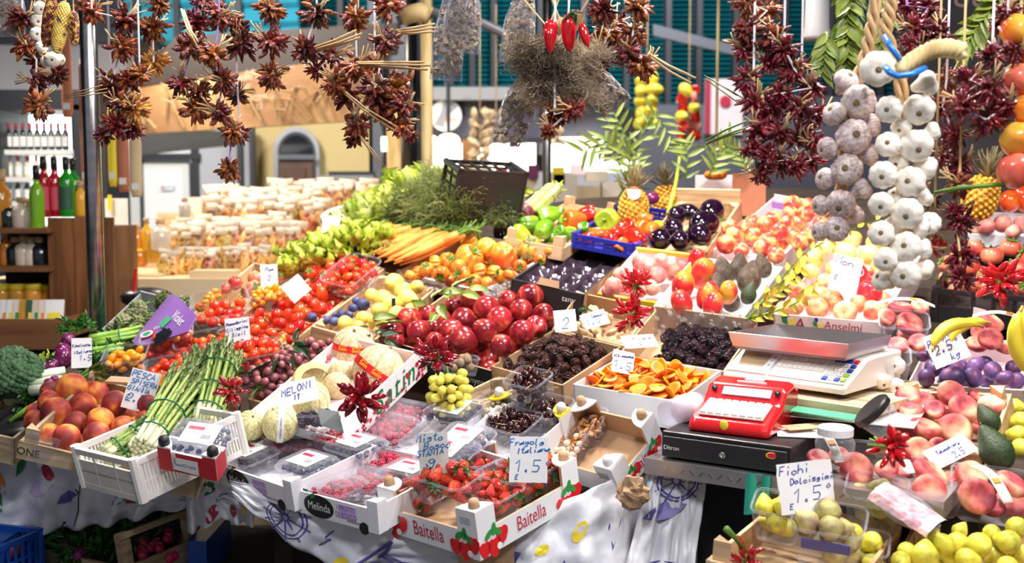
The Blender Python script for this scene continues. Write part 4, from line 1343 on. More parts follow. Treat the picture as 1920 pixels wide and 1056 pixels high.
# arched doorway
YA = YF + 0.12
arch = []
cx, w, top, spring, bot = 555.0,43.0,238.0,284.0,400.0
def arch_pts(w, top):
 pts = [(cx - w, bot)]
 for k in range(13):
  a = math.pi - math.pi * k / 12
  pts.append((cx + w * math.cos(a),spring - (spring - top) * math.sin(a)))
 pts.append((cx + w, bot))
 return pts
def arch_prism(name, w, top, Y, th, mat, kind=True):
 P = [onY(x, y, Y) for x, y in arch_pts(w, top)]
 o = MB().prism([(p.x, p.z) for p in P][::-1],0,th).build(name, mat, None, M=MT((0,Y,0)) @ Matrix(((1,0,0,0),(0,0,1,0),(0,1,0,0),(0,0,0,1))))
 return struct(o)
arch_prism('trim_8',43,238,YA - 0.06,0.05,'plaster_grey')
arch_prism('trim_9',34,247,YA - 0.10,0.03,'frame_dark')
arch_prism('window_60',29,253,YA - 0.13,0.02,'glass_dark')
struct(slab('door_2',524,298,588,402,YA - 0.14,0.05,'door_brown'))
struct(slab('trim_10',521,290,590,299,YA - 0.18,0.04,'frame_grey'))
struct(slab('trim_11',536,314,574,402,YA - 0.165,0.03,'door_brown'))
# the printed sign above the facade
sign = thing('shop_sign', 'long brown sign with a wheat field print above the arched doorway', 'shop sign')
quadslab('print_panel',[(252,252,8.4),(650,228,7.9),(716,100,7.8),(250,163,8.4)],0.05,'sign_tan', sign)
quadslab('header_band',[(238,164,8.4),(740,100,7.8),(746,42,7.8),(330,68,8.3)],0.06,'sign_brown', sign)
rngw = random.Random(5)
b = MB()
for k in range(30):
 x = rngw.uniform(270,690)
 y = rngw.uniform(205,246) - (x - 260) * 0.05
 p0 = onY(x, y,8.36 - (x - 250) * 0.00125)
 dx, dz = rngw.uniform(-0.28,0.28),rngw.uniform(0.12,0.32)
 b.tube([p0 + Vector((0,-0.02,0)),p0 + Vector((dx * 0.5,-0.02,dz * 0.7)),p0 + Vector((dx,-0.02,dz * 0.8))],[0.008,0.012,0.004],4,flat=0.5)
b.build('wheat_print', 'sign_wheat', sign)
for tx, x, y, s in (('Pane e pasta',615,116,0.07),('dalla nostra terra',510,132,0.06)):
 text(tx, 'sign_text', s, sign, MT(onY(x, y,7.82 + (700 - x) * 0.0012)) @ T(0,-0.03,0,math.pi / 2,0,math.radians(-6)) @ T(0,0,0,0,0,math.radians(6)),name='lettering')
for tx, x, y, s in (('la nostra pasta fresca',500,142,0.075),('proprio come una volta',478,160,0.075),('Tuscan artisanal pasta',535,178,0.085),('school',500,198,0.085)):
 text(tx, 'sign_text', s, sign, MT(onY(x, y,7.86 + (700 - x) * 0.00125)) @ T(0,-0.03,0,math.pi / 2,0,math.radians(-6)) @ T(0,0,0,0,0,math.radians(4)),name='lettering')
# railing and cases in front of the yellow wall
rl = thing('railing', 'grey metal railing before the yellow wall', 'railing', MT(onY(650,420,9.5)))
b = MB()
a0,a1 = onY(600,332,9.5),onY(702,332,9.5)
z1 = a0.z - onY(650,420,9.5).z
W = a1.x - a0.x
b.box((0,0,z1),(W,0.03,0.03))
b.box((0,0,z1 * 0.55),(W,0.02,0.02))
for k in range(14):
 b.box((-W / 2 + W * k / 13,0,z1 / 2),(0.022,0.022,z1))
b.build('bars', 'beam_grey', rl)
MB().box((0.05,0.15,z1 + 0.02),(0.42,0.25,0.06)).build('top_tray', 'frame_dark', rl)
MB().box((-0.08,0.15,z1 * 0.5),(0.18,0.02,0.22)).build('notice', 'paper', rl)
# the lit shops across the aisle, on the right of the tall pole
def lit(name, x0,y0,x1,y1,Y, mat='shop_light'):
 return struct(slab(name, x0,y0,x1,y1,Y,0.05,mat))
struct(slab('wall_shop',770,186,1010,262,11.4,0.2,'slate_wall'))
lit('window_61',806,266,866,322,11.6)
lit('window_62',896,268,1004,345,11.6)
lit('window_63',1034,258,1130,360,11.7)
lit('window_64',1132,300,1200,350,11.8)
struct(slab('wall_lower',690,322,1420,470,11.5,0.2,'plaster_grey'))
struct(slab('column_6',866,262,888,420,11.2,0.2,'plank_brown'))
struct(slab('trim_12',770,258,1040,268,11.3,0.15,'frame_dark'))
struct(slab('wall_right_shop',1200,196,1460,480,11.3,0.2,'frame_grey'))
struct(slab('wall_far',1440,180,2000,480,11.0,0.2,'slate_wall'))
for x, y, r in ((718,270,0.07),(841,264,0.07),(808,262,0.04)):
 o = thing('ceiling_bulb', {718: 'glowing bulb behind the hanging chillies beside the pale posts',841: 'oval glowing lamp below the round sign',808: 'small glowing lamp beside the thin pole'}[x],'lamp', MT(onY(x, y,10.9)))
 MB().ball((0,0,0),(r * 1.6,r, r),12,8).build('bulb', 'bulb_light', o, smooth=1)
 MB().tube([(0,0,r * 0.8),(0,0,r + 0.5)],0.02,6).build('stem', 'frame_dark', o)
rs = thing('round_sign', 'round white and grey sign with an orange word on the slate wall', 'sign', MT(onY(836,217,11.3)) @ T(0,0,0,math.pi / 2))
MB().lathe([(0,0),(0.165,0),(0.165,0.02),(0,0.02)],32).build('disc', 'paper', rs)
MB().prism([(-0.02,0.16),(-0.06,0.02),(-0.13,-0.1),(-0.02,-0.13),(0.02,0.0),(0.1,0.06),(0.13,0.09),(0.08,0.14)][::-1],0.02,0.024).build('emblem', 'grey_plastic', rs)
text('Stampa', 'ink_orange',0.055,rs, T(0.06,-0.04,0.026))
MB().box((0,0.26,0.01),(0.02,0.2,0.015)).build('hanger', 'frame_grey', rs)
# blurred goods of the far stalls
rg = random.Random(11)
for k,(x, y, w, h, mt) in enumerate(((775,340,50,26,'beige_board'),(850,345,70,24,'beige_board'),(985,345,46,40,'pale_paper'),(1010,375,50,40,'beige_board'),(1060,352,44,50,'pale_paper'),(1100,370,50,44,'beige_board'),(1160,362,60,40,'pale_paper'),(940,330,24,30,'register_red'),(1048,330,22,34,'yellow_card'),(1000,322,20,26,'violet_onion'),(1120,330,40,20,'pale_paper'),(1085,318,26,20,'pink_card'))):
 o = slab('goods_box', x - w / 2,y - h / 2,x + w / 2,y + h / 2,8.6 + 0.1 * (k % 4),0.25,mt)
 tag(o,('wooden board box', 'plank coloured box', 'pale box', 'tan carton', 'cream carton', 'brown board carton', 'long pale carton', 'red box', 'yellow box', 'dark violet box', 'flat pale carton', 'pink box')[k] + ' on the far stall beyond the ' + ('pale posts', 'thin pole', 'black crate', 'black crate, lower row', 'grey pole', 'green peppers', 'leafy branch', 'black crate, upper row', 'thin steel post', 'hanging bag', 'fern leaves', 'lit shop')[k],'box')
MBc = MB().box((0,0,0),(3.2,0.6,0.9))
o = MBc.build('far_counter', 'shelf_brown', None, M=MT((0.55,8.9,0.94)))
tag(o, 'brown counter of the far stall beyond the vegetables', 'counter')
# hanging garlands at the far stalls
def garland(x, y0,y1,Y, label, items, seed):
 rng = random.Random(seed)
 top = onY(x, y0,Y)
 root = thing('hanging_garland', label, 'garland', MT(top))
 L = top.z - onY(x, y1,Y).z
 MB().tube([(0,0,0.9),(0,0,-L)],0.006,5).build('cord', 'dry_stalk', root)
 n = int(L / 0.075)
 for k in range(n):
  for s in (-1,1):
   nm, me, sz = rng.choice(items)
   link(nm, me, root, T(s * rng.uniform(0.03,0.06),rng.uniform(-0.04,0.04),-L * (k + 0.5) / n, rng.uniform(0,3),rng.uniform(0,3),0,sz * rng.uniform(0.85,1.15)))
 return root
LM = ('lemon', LEMON[1],0.095)
RP = ('pepper', PEPPERS['red_pepper'][1],0.11)
PK = ('peach', FLATP[1],0.12)
TL = ('dried_pod', MUSH[0][1],0.11)
garland(1213,138,240,9.0,'far garland of yellow lemons above the fern leaves',[LM],1)
garland(1292,160,262,9.0,'far garland of lemons and red peppers beside the fern leaves',[LM, RP, PK],2)
garland(900,205,330,9.2,'grey dried garland hanging by the lit shop near the brown post',[TL],3)
garland(930,205,270,9.4,'short grey dried garland hanging near the clear bag',[TL],4)
garland(1040,215,275,9.6,'short brown dried garland behind the thin steel post',[TL],5)
pst = slab('poster',1322,148,1392,252,11.25,0.03,'pink_card')
tag(pst, 'pale pink poster with red prints beyond the hanging chillies', 'poster')
MB().box(onY(1327,200,11.24),(0.06,0.012,0.56)).build('red_edge', 'ink_maroon', pst)
MB().lathe([(0,0),(0.06,0),(0.06,0.01),(0,0.01)],16).build('red_dot', 'ink_red', pst, M=MT(onY(1360,190,11.23)) @ T(0,0,0,math.pi / 2))
# poles of the stall
def pole(px0,py0,px1,py1,d, r, mat, label, nm='steel_pole', z0=None):
 a = at(px1,py1,d)
 z = 0.0 if z0 is None else z0
 o = MB().tube([(a.x, a.y, z),(a.x, a.y,3.4)],r,20).build(nm, mat, None, smooth=1)
 return tag(o, label, 'pole')
pole(0,0,183,600,3.42,0.0265,'steel', 'thick steel pole at the stall end beside the wooden upright')
pole(0,0,801,330,4.75,0.026,'straw', 'thin brass coloured pole behind the black crate')
pole(0,0,1025,330,5.0,0.021,'steel', 'thin steel post behind the green peppers')
pole(0,0,1344,200,4.9,0.007,'straw', 'thin bamboo cane hanging before the teal shutters', 'cane',1.45)
o = slab('pale_post',724,170,756,850,6.3,0.08,'straw')
tag(o, 'pale bamboo coloured post behind the lettuce', 'post')
o = MB().tube([onY(772,-20,5.6),onY(770,200,5.6),onY(768,330,5.6)],[0.03,0.032,0.045],14).build('rolled_awning', 'black_plastic', None, smooth=1)
tag(o, 'rolled black plastic strip hanging beside the brass coloured pole', 'awning')
o = MB().tube([onY(745,40,4.75),onY(800,20,4.75),onY(905,44,4.75),onY(960,70,4.75)],0.022,10).build('awning_arm', 'frame_grey', None)
tag(o, 'grey folding arm of the stall awning below the teal shutters', 'awning arm')
o = MB().tube([onY(752,30,4.7),onY(790,22,4.7),onY(806,30,4.7)],0.04,10).build('tape_wrap', 'straw', None, smooth=1)
tag(o, 'bundle of tan tape wrapped on the pole top', 'tape')
# overhead rail that carries the hanging bunches (above the picture)
o = MB().tube([(-2.2,2.75,2.32),(2.4,2.75,2.32)],0.02,12).build('hanging_rail', 'steel', None, smooth=1)
tag(o, 'steel rail overhead that the bunches hang from', 'rail')
o = MB().tube([(0.2,1.98,2.32),(2.4,1.98,2.32)],0.02,12).build('hanging_rail', 'steel', None, smooth=1)
tag(o, 'front steel rail overhead that the garlic braids hang from', 'rail')
# slate board and lamp at the right
bd = thing('slate_board', 'dark slate board with pink chalk lettering behind the garlic braids', 'board', MT(onY(1862,230,5.2)))
MB().box((0,0.02,0.0),(0.95,0.03,1.3)).build('panel', 'slate_board', bd)
MB().box((0,0,-0.66),(0.98,0.05,0.03)).build('ledge', 'beam_grey', bd)
text('del', 'chalk_pink',0.17,bd, T(-0.12,-0.002,0.60,math.pi / 2),shear=0.2)
text('Z', 'chalk_pink',0.17,bd, T(0.28,-0.002,0.42,math.pi / 2),shear=0.2)
text('orto', 'chalk_pink',0.15,bd, T(-0.02,-0.002,0.40,math.pi / 2),shear=0.2)
lp = thing('hanging_lamp', 'white cone lamp hanging off beside the bay branch', 'lamp', MT(at(1531,75,3.9)))
MB().lathe([(0.05,0.0),(0.054,0.012),(0.045,0.045),(0.042,0.17),(0.03,0.18),(0.03,0.3),(0.0,0.3)],20).build('shade', 'beam_grey', lp, smooth=1)
MB().lathe([(0.0,0.004),(0.05,0.006),(0.056,0.01)],20).build('lens', 'beam_grey', lp, smooth=1)
MB().tube([(0,0,0.3),(0,0,1.4)],0.012,8).build('stem', 'grey_plastic', lp)
# ---------------------------------------------------------------- neighbouring booth at the left
def bottle_spec(name, mat, H, R, neck, cap='black_plastic', label=None, caplen=0.07):
 body = MB().lathe([(R * 0.9,0),(R,0.01),(R, H * 0.56),(R * 0.8,H * 0.66),(neck, H * 0.74),(neck, H * 0.97),(0,H * 0.97)],14).mesh(name, mat)
 parts = [('cap', MB().lathe([(neck * 1.25,H - caplen),(neck * 1.3,H),(0,H)],12).mesh('cap', cap),None)]
 if label:
  lb = MB()
  n = 7
  vs = [(R * 1.012 * math.cos(a),R * 1.012 * math.sin(a),z) for z in (H * 0.12,H * 0.5) for a in [-math.pi / 2 + 2.2 * (k / n - 0.5) for k in range(n + 1)]]
  lb.add(vs,[(k, k + 1,n + 2 + k, n + 1 + k) for k in range(n)])
  parts.append(('label', lb.mesh('label', label),None))
 return (name, body, parts)
BR = bottle_spec('liqueur_bottle', 'glass_red',0.33,0.035,0.014,label='rose_label')
BG = bottle_spec('liqueur_bottle', 'glass_green',0.33,0.042,0.014,label='leaf_label')
BL_ = bottle_spec('liqueur_bottle', 'glass_lime',0.33,0.036,0.013)
WB = bottle_spec('wine_bottle', 'glass_dark',0.30,0.036,0.014,'ink_maroon', label='paper')
RB = bottle_spec('spirit_bottle', 'glass_pale',0.26,0.038,0.015,'ink_maroon', label='paper')
HB = bottle_spec('honey_bottle', 'glass_honey',0.16,0.028,0.011,'wood', caplen=0.03)
DKB = bottle_spec('figure_bottle', 'glass_dark',0.16,0.05,0.018,'wood', caplen=0.03)
PKB = bottle_spec('figure_bottle', 'glass_pale',0.16,0.05,0.018,'wood', caplen=0.03)
JAR = ('honey_jar', MB().lathe([(0.036,0),(0.04,0.008),(0.04,0.075),(0.034,0.085),(0,0.085)],14).mesh('honey_jar', 'glass_honey'),[('lid', MB().lathe([(0.037,0.084),(0.037,0.1),(0,0.1)],14).mesh('lid', 'ink_yellow'),None)])
cab = thing('bottle_cabinet', 'lit cabinet of wine bottles behind the neighbouring booth', 'cabinet', MT(onY(70,480,6.6)))
B0 = cab.location.copy()
def loc(px, py, Y):
 return onY(px, py, Y) - B0
def cslab(name, x0,y0,x1,y1,Y, th, mat, par):
 a, b = loc(x0,y0,Y),loc(x1,y1,Y)
 return MB().box(((a.x + b.x) / 2,Y + th / 2 - B0.y,(a.z + b.z) / 2),(abs(b.x - a.x),th, abs(a.z - b.z))).build(name, mat, par)
cslab('lit_back',-60,206,138,480,6.95,0.03,'cool_light', cab)
cslab('side_post',136,196,160,520,6.5,0.4,'frame_dark', cab)
cslab('side_post',-12,190,10,520,6.5,0.4,'frame_dark', cab)
cslab('fascia',-60,168,160,206,6.5,0.45,'frame_dark', cab)
for y in (281,332,378):
 cslab('shelf',-60,y,138,y + 9,6.55,0.35,'plaster_white', cab)
for row,(y, sp) in enumerate(((281,WB),(332,RB),(378,WB))):
 for k in range(9 if row == 0 else 6):
  x = (18 + k * 13.2) if row == 0 else (18 + k * 17)
  if x > 130 or (row == 2 and 60 < x):
   continue
  P = onY(x, y,6.62)
  inst(sp, MT(P) @ T(0,0,0,0,0,0,0.55 if row == 0 else 0.5),['dark wine bottle on the lit cabinet shelf, upper row', 'pale spirit bottle on the lit cabinet shelf, middle row', 'dark wine bottle on the lowest lit cabinet shelf'][row],'bottle',['wine bottles on the top lit shelf', 'spirit bottles on the middle lit shelf', 'wine bottles on the lowest lit shelf'][row])
struct(slab('trim_13',-60,66,250,78,6.9,0.5,'frame_dark'))
struct(slab('wall_booth',-80,70,240,190,7.0,0.1,'plaster_grey'))
up = thing('wooden_upright', 'brown plank upright panel behind the steel pole', 'panel', MT(onY(157,640,4.6)))
a, b_ = onY(90,640,4.6),onY(205,408,4.6)
hh = b_.z - a.z
ww = b_.x - a.x
for k in range(5):
 MB().box((-ww / 2 + ww * (k + 0.5) / 5,0.012,hh / 2),(ww / 5 - 0.002,0.024,hh)).build('plank', 'plank_brown', up)
MB().box((0,0.165,hh / 2 - 0.02),(ww - 0.01,0.28,hh - 0.04)).build('carcass', 'plank_brown', up)
# bottles on the upright
zt = b_.z
for k,(x, sp, lb) in enumerate(((104,BR, 'red liqueur bottle with a rose label standing beside the green bottles'),(70,BL_, 'lime green liqueur bottle beside the wooden upright'),(126,BG, 'green liqueur bottle beside the red ones on the wooden upright'),(139,BG, 'green liqueur bottle at the back of the row on the wooden upright'),(84,BR, 'red liqueur bottle between the lime green one and the other red one'))):
 Y = [4.72,4.6,4.72,4.84,4.66][k]
 Z = zt if x > 75 else zt - 0.06
 P = onY(x,400,Y)
 inst(sp, MT((P.x, Y, Z)) @ T(0,0,0,0,0,0,[0.8,0.86,0.8,0.8,0.8][k]),lb, 'bottle')
P = onY(152,400,4.75)
inst(HB, MT((P.x,4.75,zt)),'small yellow honey bottle between the green bottles and the steel pole', 'bottle')
sh = thing('booth_shelves', 'brown wooden shelves of the neighbouring booth with bottles and jars', 'shelf unit', MT(onY(30,700,4.55)))
S0 = sh.location.copy()
for y in (428,500,604):
 a, b2 = onY(-60,y,4.55),onY(92,y + 9,4.55)
 MB().box(((a.x + b2.x) / 2 - S0.x,0.16,(a.z + b2.z) / 2 - S0.z),(b2.x - a.x,0.36,0.022)).build('shelf', 'shelf_brown', sh)
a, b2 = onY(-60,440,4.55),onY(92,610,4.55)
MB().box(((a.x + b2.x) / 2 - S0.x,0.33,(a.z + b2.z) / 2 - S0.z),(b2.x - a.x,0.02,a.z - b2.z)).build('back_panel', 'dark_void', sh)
a, b2 = onY(-60,598,4.3),onY(124,655,4.3)
MB().box(((a.x + b2.x) / 2 - S0.x,-0.25,(a.z + b2.z) / 2 - S0.z),(b2.x - a.x,0.02,a.z - b2.z)).build('bin_front', 'shelf_brown', sh)
MB().box((b2.x - S0.x - 0.01,-0.1,(a.z + b2.z) / 2 - S0.z),(0.02,0.3,a.z - b2.z)).build('bin_side', 'shelf_brown', sh)
MB().box(((a.x + b2.x) / 2 - S0.x,-0.1,(a.z + b2.z) / 2 - S0.z - 0.03),(b2.x - a.x,0.3,0.02)).build('bin_floor', 'shelf_brown', sh)
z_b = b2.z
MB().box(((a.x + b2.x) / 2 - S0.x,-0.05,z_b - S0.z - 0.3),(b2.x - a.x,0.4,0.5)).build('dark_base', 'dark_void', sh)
rs_ = random.Random(8)
for k,(x, y, sp, s, lb) in enumerate(((15,428,DKB,0.8,'dark faceted bottle on the top booth shelf'),(42,428,PKB,0.85,'clear faceted bottle on the top booth shelf'),(58,428,PKB,0.75,'clear faceted bottle on the top booth shelf beside the lime bottle'),(3,428,HB,1.6,'amber bottle on the top booth shelf at the end'),(12,499,HB,1.0,'amber cork bottle on the lower booth shelf'),(30,499,DKB,0.8,'dark corked bottle on the lower booth shelf beside the amber one'),(46,499,PKB,0.85,'clear corked bottle on the lower booth shelf'),(60,499,PKB,0.8,'second clear corked bottle on the lower booth shelf'),(76,499,DKB,0.8,'dark corked bottle on the lower booth shelf beside the upright'))):
 P = onY(x, y,4.66)
 inst(sp, MT(P) @ T(s=s),lb, 'bottle')
for k in range(6):
 P = onY(4 + k * 15,596,4.66 + 0.05 * (k % 2))
 inst(JAR, MT(P) @ T(s=(1.0,1.0,1.5)),'honey jar among wrapped packs on the bottom booth shelf', 'jar', 'honey jars on the bottom booth shelf')
for k in range(9):
 P = onY(4 + k * 12,604,4.42)
 o = thing('seed_packet', 'upright printed packet in the wooden bin of the booth', 'packet', MT(P + Vector((0,0,-0.02))) @ T(0,0,0,-0.35,0,0.15),'packets standing in the wooden bin')
 MB().box((0,0,0.055),(0.075,0.012,0.12)).build('sleeve',['paper', 'pale_paper', 'glass_honey', 'leaf_label'][rs_.randrange(4)] if k > 2 else 'paper', o)
 MB().box((0.0,-0.007,0.04),(0.05,0.002,0.04)).build('print',['ink_leaf', 'ink_orange', 'ink_yellow'][k % 3],o)
# hanging salami / terracotta strips near the pole
for k,(x0,x1,y0,y1,mt, lb) in enumerate(((112,132,60,220,'terracotta', 'short brick coloured packet hanging beside the corn cobs'),(146,164,110,350,'terracotta', 'long brick coloured packet hanging left of the steel pole'),(218,240,230,360,'terracotta', 'brick coloured packet hanging right of the steel pole'),(242,264,250,370,'beige_board', 'cream coloured packet hanging beside the door frame'),(200,216,200,350,'ink_yellow', 'yellow packet hanging behind the steel pole'))):
 P0,P1 = onY((x0 + x1) / 2,y0,5.0),onY((x0 + x1) / 2,y1,5.0)
 w_ = onY(x1,y0,5.0).x - onY(x0,y0,5.0).x
 o = thing('hanging_packet', lb, 'packet', MT(P0))
 L_ = P0.z - P1.z
 MB().tube([(0,0,-0.0),(0,0,-0.04),(0,0,-L_ + 0.03),(0,0,-L_)],[w_ * 0.3,w_ * 0.5,w_ * 0.52,w_ * 0.4],12,flat=0.5).build('packet', mt, o, smooth=1)
 MB().tube([(0,0,0),(0,0,1.1)],0.004,5).build('cord', 'ribbon_white', o)
 MB().box((0,-w_ * 0.27,-L_ + 0.05),(w_ * 0.6,0.004,0.03)).build('label', 'paper', o)
for k,(x0,y0,x1,y1,lb) in enumerate(((196,372,240,430,'white notice sheet with yellow bars hanging beside the door frame'),(220,428,240,474,'photo sheet hanging beside the wooden upright'))):
 o = slab('notice_sheet', x0,y0,x1,y1,5.6,0.008,'paper' if k == 0 else 'pink_card')
 tag(o, lb, 'notice')
 if k == 0:
  MB().box(onY(206,380,5.59),(0.02,0.004,0.08)).build('bar', 'ink_yellow', o)
 else:
  MB().box(onY(230,455,5.59),(0.04,0.004,0.07)).build('photo', 'terracotta', o)
# the dry-goods display in the middle distance
def pasta_bag(sd, mt='pasta_mix'):
 rng = random.Random(sd)
 b = MB()
 b.ball((0,0,0.075),(0.052,0.036,0.085),10,8)
 hd = MB()
 hd.box((0,0,0.165),(0.085,0.012,0.04),taper=1.1)
 hd.box((0.02 * sd - 0.03,-0.03,0.135),(0.05,0.004,0.035))
 return ('dried_food_bag', b.mesh('dried_food_bag', mt),[('paper_header', hd.mesh('paper_header', 'pale_paper'),None)])
BAGS = [pasta_bag(1),pasta_bag(2)]
steps = thing('stepped_display', 'stepped pale counter with bagged dry goods beyond the lettuce', 'display', MT((-1.45,5.6,0)))
MB().box((0,-0.35,0.58),(1.95,0.7,1.16)).build('low_step', 'beige_board', steps)
MB().box((0.1,0.25,0.66),(1.75,0.5,1.32)).build('middle_step', 'beige_board', steps)
MB().box((0.2,0.75,0.72),(1.55,0.5,1.44)).build('high_step', 'wood', steps)
rb = random.Random(21)
def bagrow(x0,x1,y0,y1,Y, n, sc, lb, grp, yaw=0.2):
 for k in range(n):
  u = (k + 0.5) / n
  P = onY(x0 + (x1 - x0) * u + rb.uniform(-3,3),y0 + (y1 - y0) * u, Y + rb.uniform(-0.05,0.05))
  inst(rb.choice(BAGS),MT(P) @ T(0,0,0,rb.uniform(-0.3,0.05),rb.uniform(-0.12,0.12),rb.uniform(-yaw, yaw),sc * rb.uniform(0.9,1.1)),lb, 'bag', grp)
bagrow(395,510,402,400,6.3,11,0.9,'paper topped bag of dry goods on the highest step, near the cartons', 'bags on the highest step, near end')
bagrow(510,705,396,394,6.4,16,1.0,'paper topped bag of dry goods in the highest row before the arched doorway', 'bags in the highest row')
bagrow(395,606,444,440,5.85,16,1.1,'paper topped bag of dry goods in the middle row of the stepped display', 'bags in the middle row')
bagrow(400,600,412,408,6.05,15,0.9,'white topped bag of dry goods behind the middle row', 'bags behind the middle row')
bagrow(330,560,492,482,5.45,16,1.05,'paper topped bag of dry goods in the lower row of the stepped display', 'bags in the lower row')
bagrow(330,540,470,462,5.65,14,0.95,'pale topped bag of dry goods behind the lower row', 'bags behind the lower row')
bagrow(300,500,520,505,5.15,12,0.7,'small yellow topped bag of dry goods at the front of the stepped display', 'bags at the front of the display')
for k,(x0,y0,x1,y1,Y, mt, lb) in enumerate(((354,370,380,412,6.35,'pale_paper', 'white printed carton at the end of the highest step'),(380,370,412,404,6.45,'pink_card', 'pink and white carton beside the bags on the highest step'),(395,398,500,418,5.98,'wood', 'long wooden tray under the white topped bags'),(555,396,640,408,6.0,'wood', 'wooden tray edge under the highest row of bags'),(240,515,300,535,5.0,'beige_board', 'low wooden box at the corner of the display'),(355,508,440,525,4.95,'beige_board', 'long cream box edge at the front of the display'))):
 tag(slab('display_box', x0,y0,x1,y1,Y,0.12,mt),lb, 'box')
ys = slab('yellow_tag',355,503,381,528,5.225,0.004,'ink_yellow')
tag(ys, 'yellow square price tag on the dry goods display', 'price tag')
for k,(x, y, s, sp, lb) in enumerate(((347,408,0.6,PKB, 'clear bottle standing beside the white carton'),(276,470,1.0,HB, 'small honey bottle at the dark end of the display'),(283,492,1.0,HB, 'amber bottle at the front corner of the display'),(292,492,0.95,HB, 'second amber bottle at the front corner of the display'),(258,480,1.0,HB, 'honey bottle by the door frame'),(302,470,1.0,PKB, 'pale bottle among the honey bottles'),(246,488,0.9,JAR, 'honey jar nearest the wooden upright'),(262,500,0.9,JAR, 'honey jar in front of the honey bottles'),(330,505,0.9,JAR, 'honey jar before the small bags'))):
 inst(sp, MT(onY(x, y,5.2)) @ T(s=s),lb, 'bottle' if sp is not JAR else 'jar')
dk = MB().ball((0,0,0),(0.10,0.09,0.04),16,10).build('dark_bag', 'black_plastic', None, smooth=1, M=MT(at(275,558,4.1)))
tag(dk, 'black bag lying behind the artichoke box', 'bag')
rp = MB().tube([(0,0,0),(0.012,0,0.09)],0.006,8).build('red_pen', 'register_red', None, M=MT(at(250,548,4.0)))
tag(rp, 'red pen standing on the black bag', 'pen')
# ---------------------------------------------------------------- the stall: counter, cloths
def counter(name, pts, h, th, mat, label):
 P = [on(x, y, h) for x, y in pts]
 n = len(P)
 vs = P + [p - Vector((0,0,th)) for p in P]
 o = MB().add(vs,[tuple(range(n)),tuple(range(2 * n - 1,n - 1,-1))] + [(i, n + i, n + (i + 1) % n,(i + 1) % n) for i in range(n)]).build(name, mat, None)
 return tag(o, label, 'counter')
counter('sloping_counter',[(-150,800),(380,900),(560,905),(800,960),(890,985),(1140,905),(1235,850),(1480,870),(1560,1000),(1660,1110),(2300,1150),(2150,420),(1500,352),(1090,372),(640,440),(560,505),(330,590),(180,655),(-150,740)],-0.165,0.03,'shaded_counter_wood', 'wooden sloping counter under the crates, coloured dark like shade')
for k,(px, py) in enumerate(((60,880),(500,905),(860,965),(1215,850))):
 P = on(px, py,-0.20) + Vector((0.02,0.12,0))
 o = MB().box((P.x, P.y, P.z / 2),(0.05,0.05,P.z)).build('trestle_leg', 'shaded_counter_wood', None)
 tag(o,('dark trestle leg under the peach crate', 'dark trestle leg under the berry boxes', 'dark trestle leg under the strawberry box', 'dark trestle leg under the cash drawer')[k],'leg')
class Cloth:
 def __init__(s, name, top, bot, label, folds=7,amp=0.02,mat='cloth', seed=1,n=70,m=18,cr=0.006):
  s.t, s.b = [at(x, y, d + 0.12) for x, y, d in top],[at(x, y, d + 0.10) for x, y, d in bot]
  s.f, s.a, s.sd, s.cr = folds, amp, seed, cr
  me = MB().grid(n, m, lambda u, v: s.P(u, v))
  s.o = me.build(name, mat, None, smooth=1)
  so = s.o.modifiers.new('thickness', 'SOLIDIFY')
  so.thickness = 0.0012
  tag(s.o, label, 'tablecloth')
  s.W = sum((s.t[i + 1] - s.t[i]).length for i in range(len(s.t) - 1))
  s.H = (s.P(0.5,0) - s.P(0.5,1)).length
 def line(s, q, u):
  x = u * (len(q) - 1)
  i = min(len(q) - 2,int(x))
  return q[i].lerp(q[i + 1],x - i)
 def P(s, u, v):
  p = s.line(s.t, u).lerp(s.line(s.b, u),v)
  w = s.a * (0.15 + v) * math.sin(u * s.f * 6.283 + 1.3 * math.sin(u * 9 + s.sd) + v * 0.8)
  w += s.cr * mnoise.noise(Vector((u * 14 + s.sd, v * 7,0))) * 2
  return p + Vector((0.25 * w,-w,0))
 def mark(s, u0,v0,polys, mat, size=1.0,r=0.002,fill=False, rot=0.0,name='printed_motif'):
  b = MB()
  for poly in polys:
   pts = []
   for x, y in poly:
    X, Y = (x * math.cos(rot) - y * math.sin(rot)) * size,(x * math.sin(rot) + y * math.cos(rot)) * size
    pts.append(s.P(u0 + X / s.W, v0 - Y / s.H) + Vector((0,-0.0035,0)))
   if fill:
    c = sum(pts, Vector()) / len(pts)
    k = len(b.v)
    b.v += [tuple(p) for p in pts] + [tuple(c)]
    b.f += [(k + i, k + (i + 1) % len(pts),k + len(pts)) for i in range(len(pts))]
    b.m += [0] * len(pts)
   else:
    b.tube(pts, r,4,flat=0.5)
  return b.build(name, mat, s.o)
def circ(r, n=22,cx=0,cy=0,ry=None):
 return [(cx + r * math.cos(2 * math.pi * k / n),cy + (ry or r) * math.sin(2 * math.pi * k / n)) for k in range(n + 1)]
def wheel(c, u, v, s, mat='cloth_mark'):
 c.mark(u, v,[circ(1),circ(0.82),circ(0.17)],mat, s,0.0022)
 c.mark(u, v,[[(0.17 * math.cos(a),0.17 * math.sin(a)),(1.2 * math.cos(a),1.2 * math.sin(a))] for a in [k * math.pi / 5 for k in range(10)]],mat, s,0.002)
LEAFP = [(0,0),(0.25,0.16),(0.6,0.2),(1,0),(0.6,-0.16),(0.25,-0.14)]
PETAL = circ(0.5,10,0,0,0.32)
c1 = Cloth('tablecloth',[(-80,838,2.96),(60,850,2.87),(220,900,2.75),(370,925,2.66),(440,900,2.62)],[(-80,1000,2.96),(60,1000,2.87),(200,985,2.80),(330,955,2.74),(440,940,2.70)],'floral plastic tablecloth hanging below the peach crate',8,0.026,seed=2)
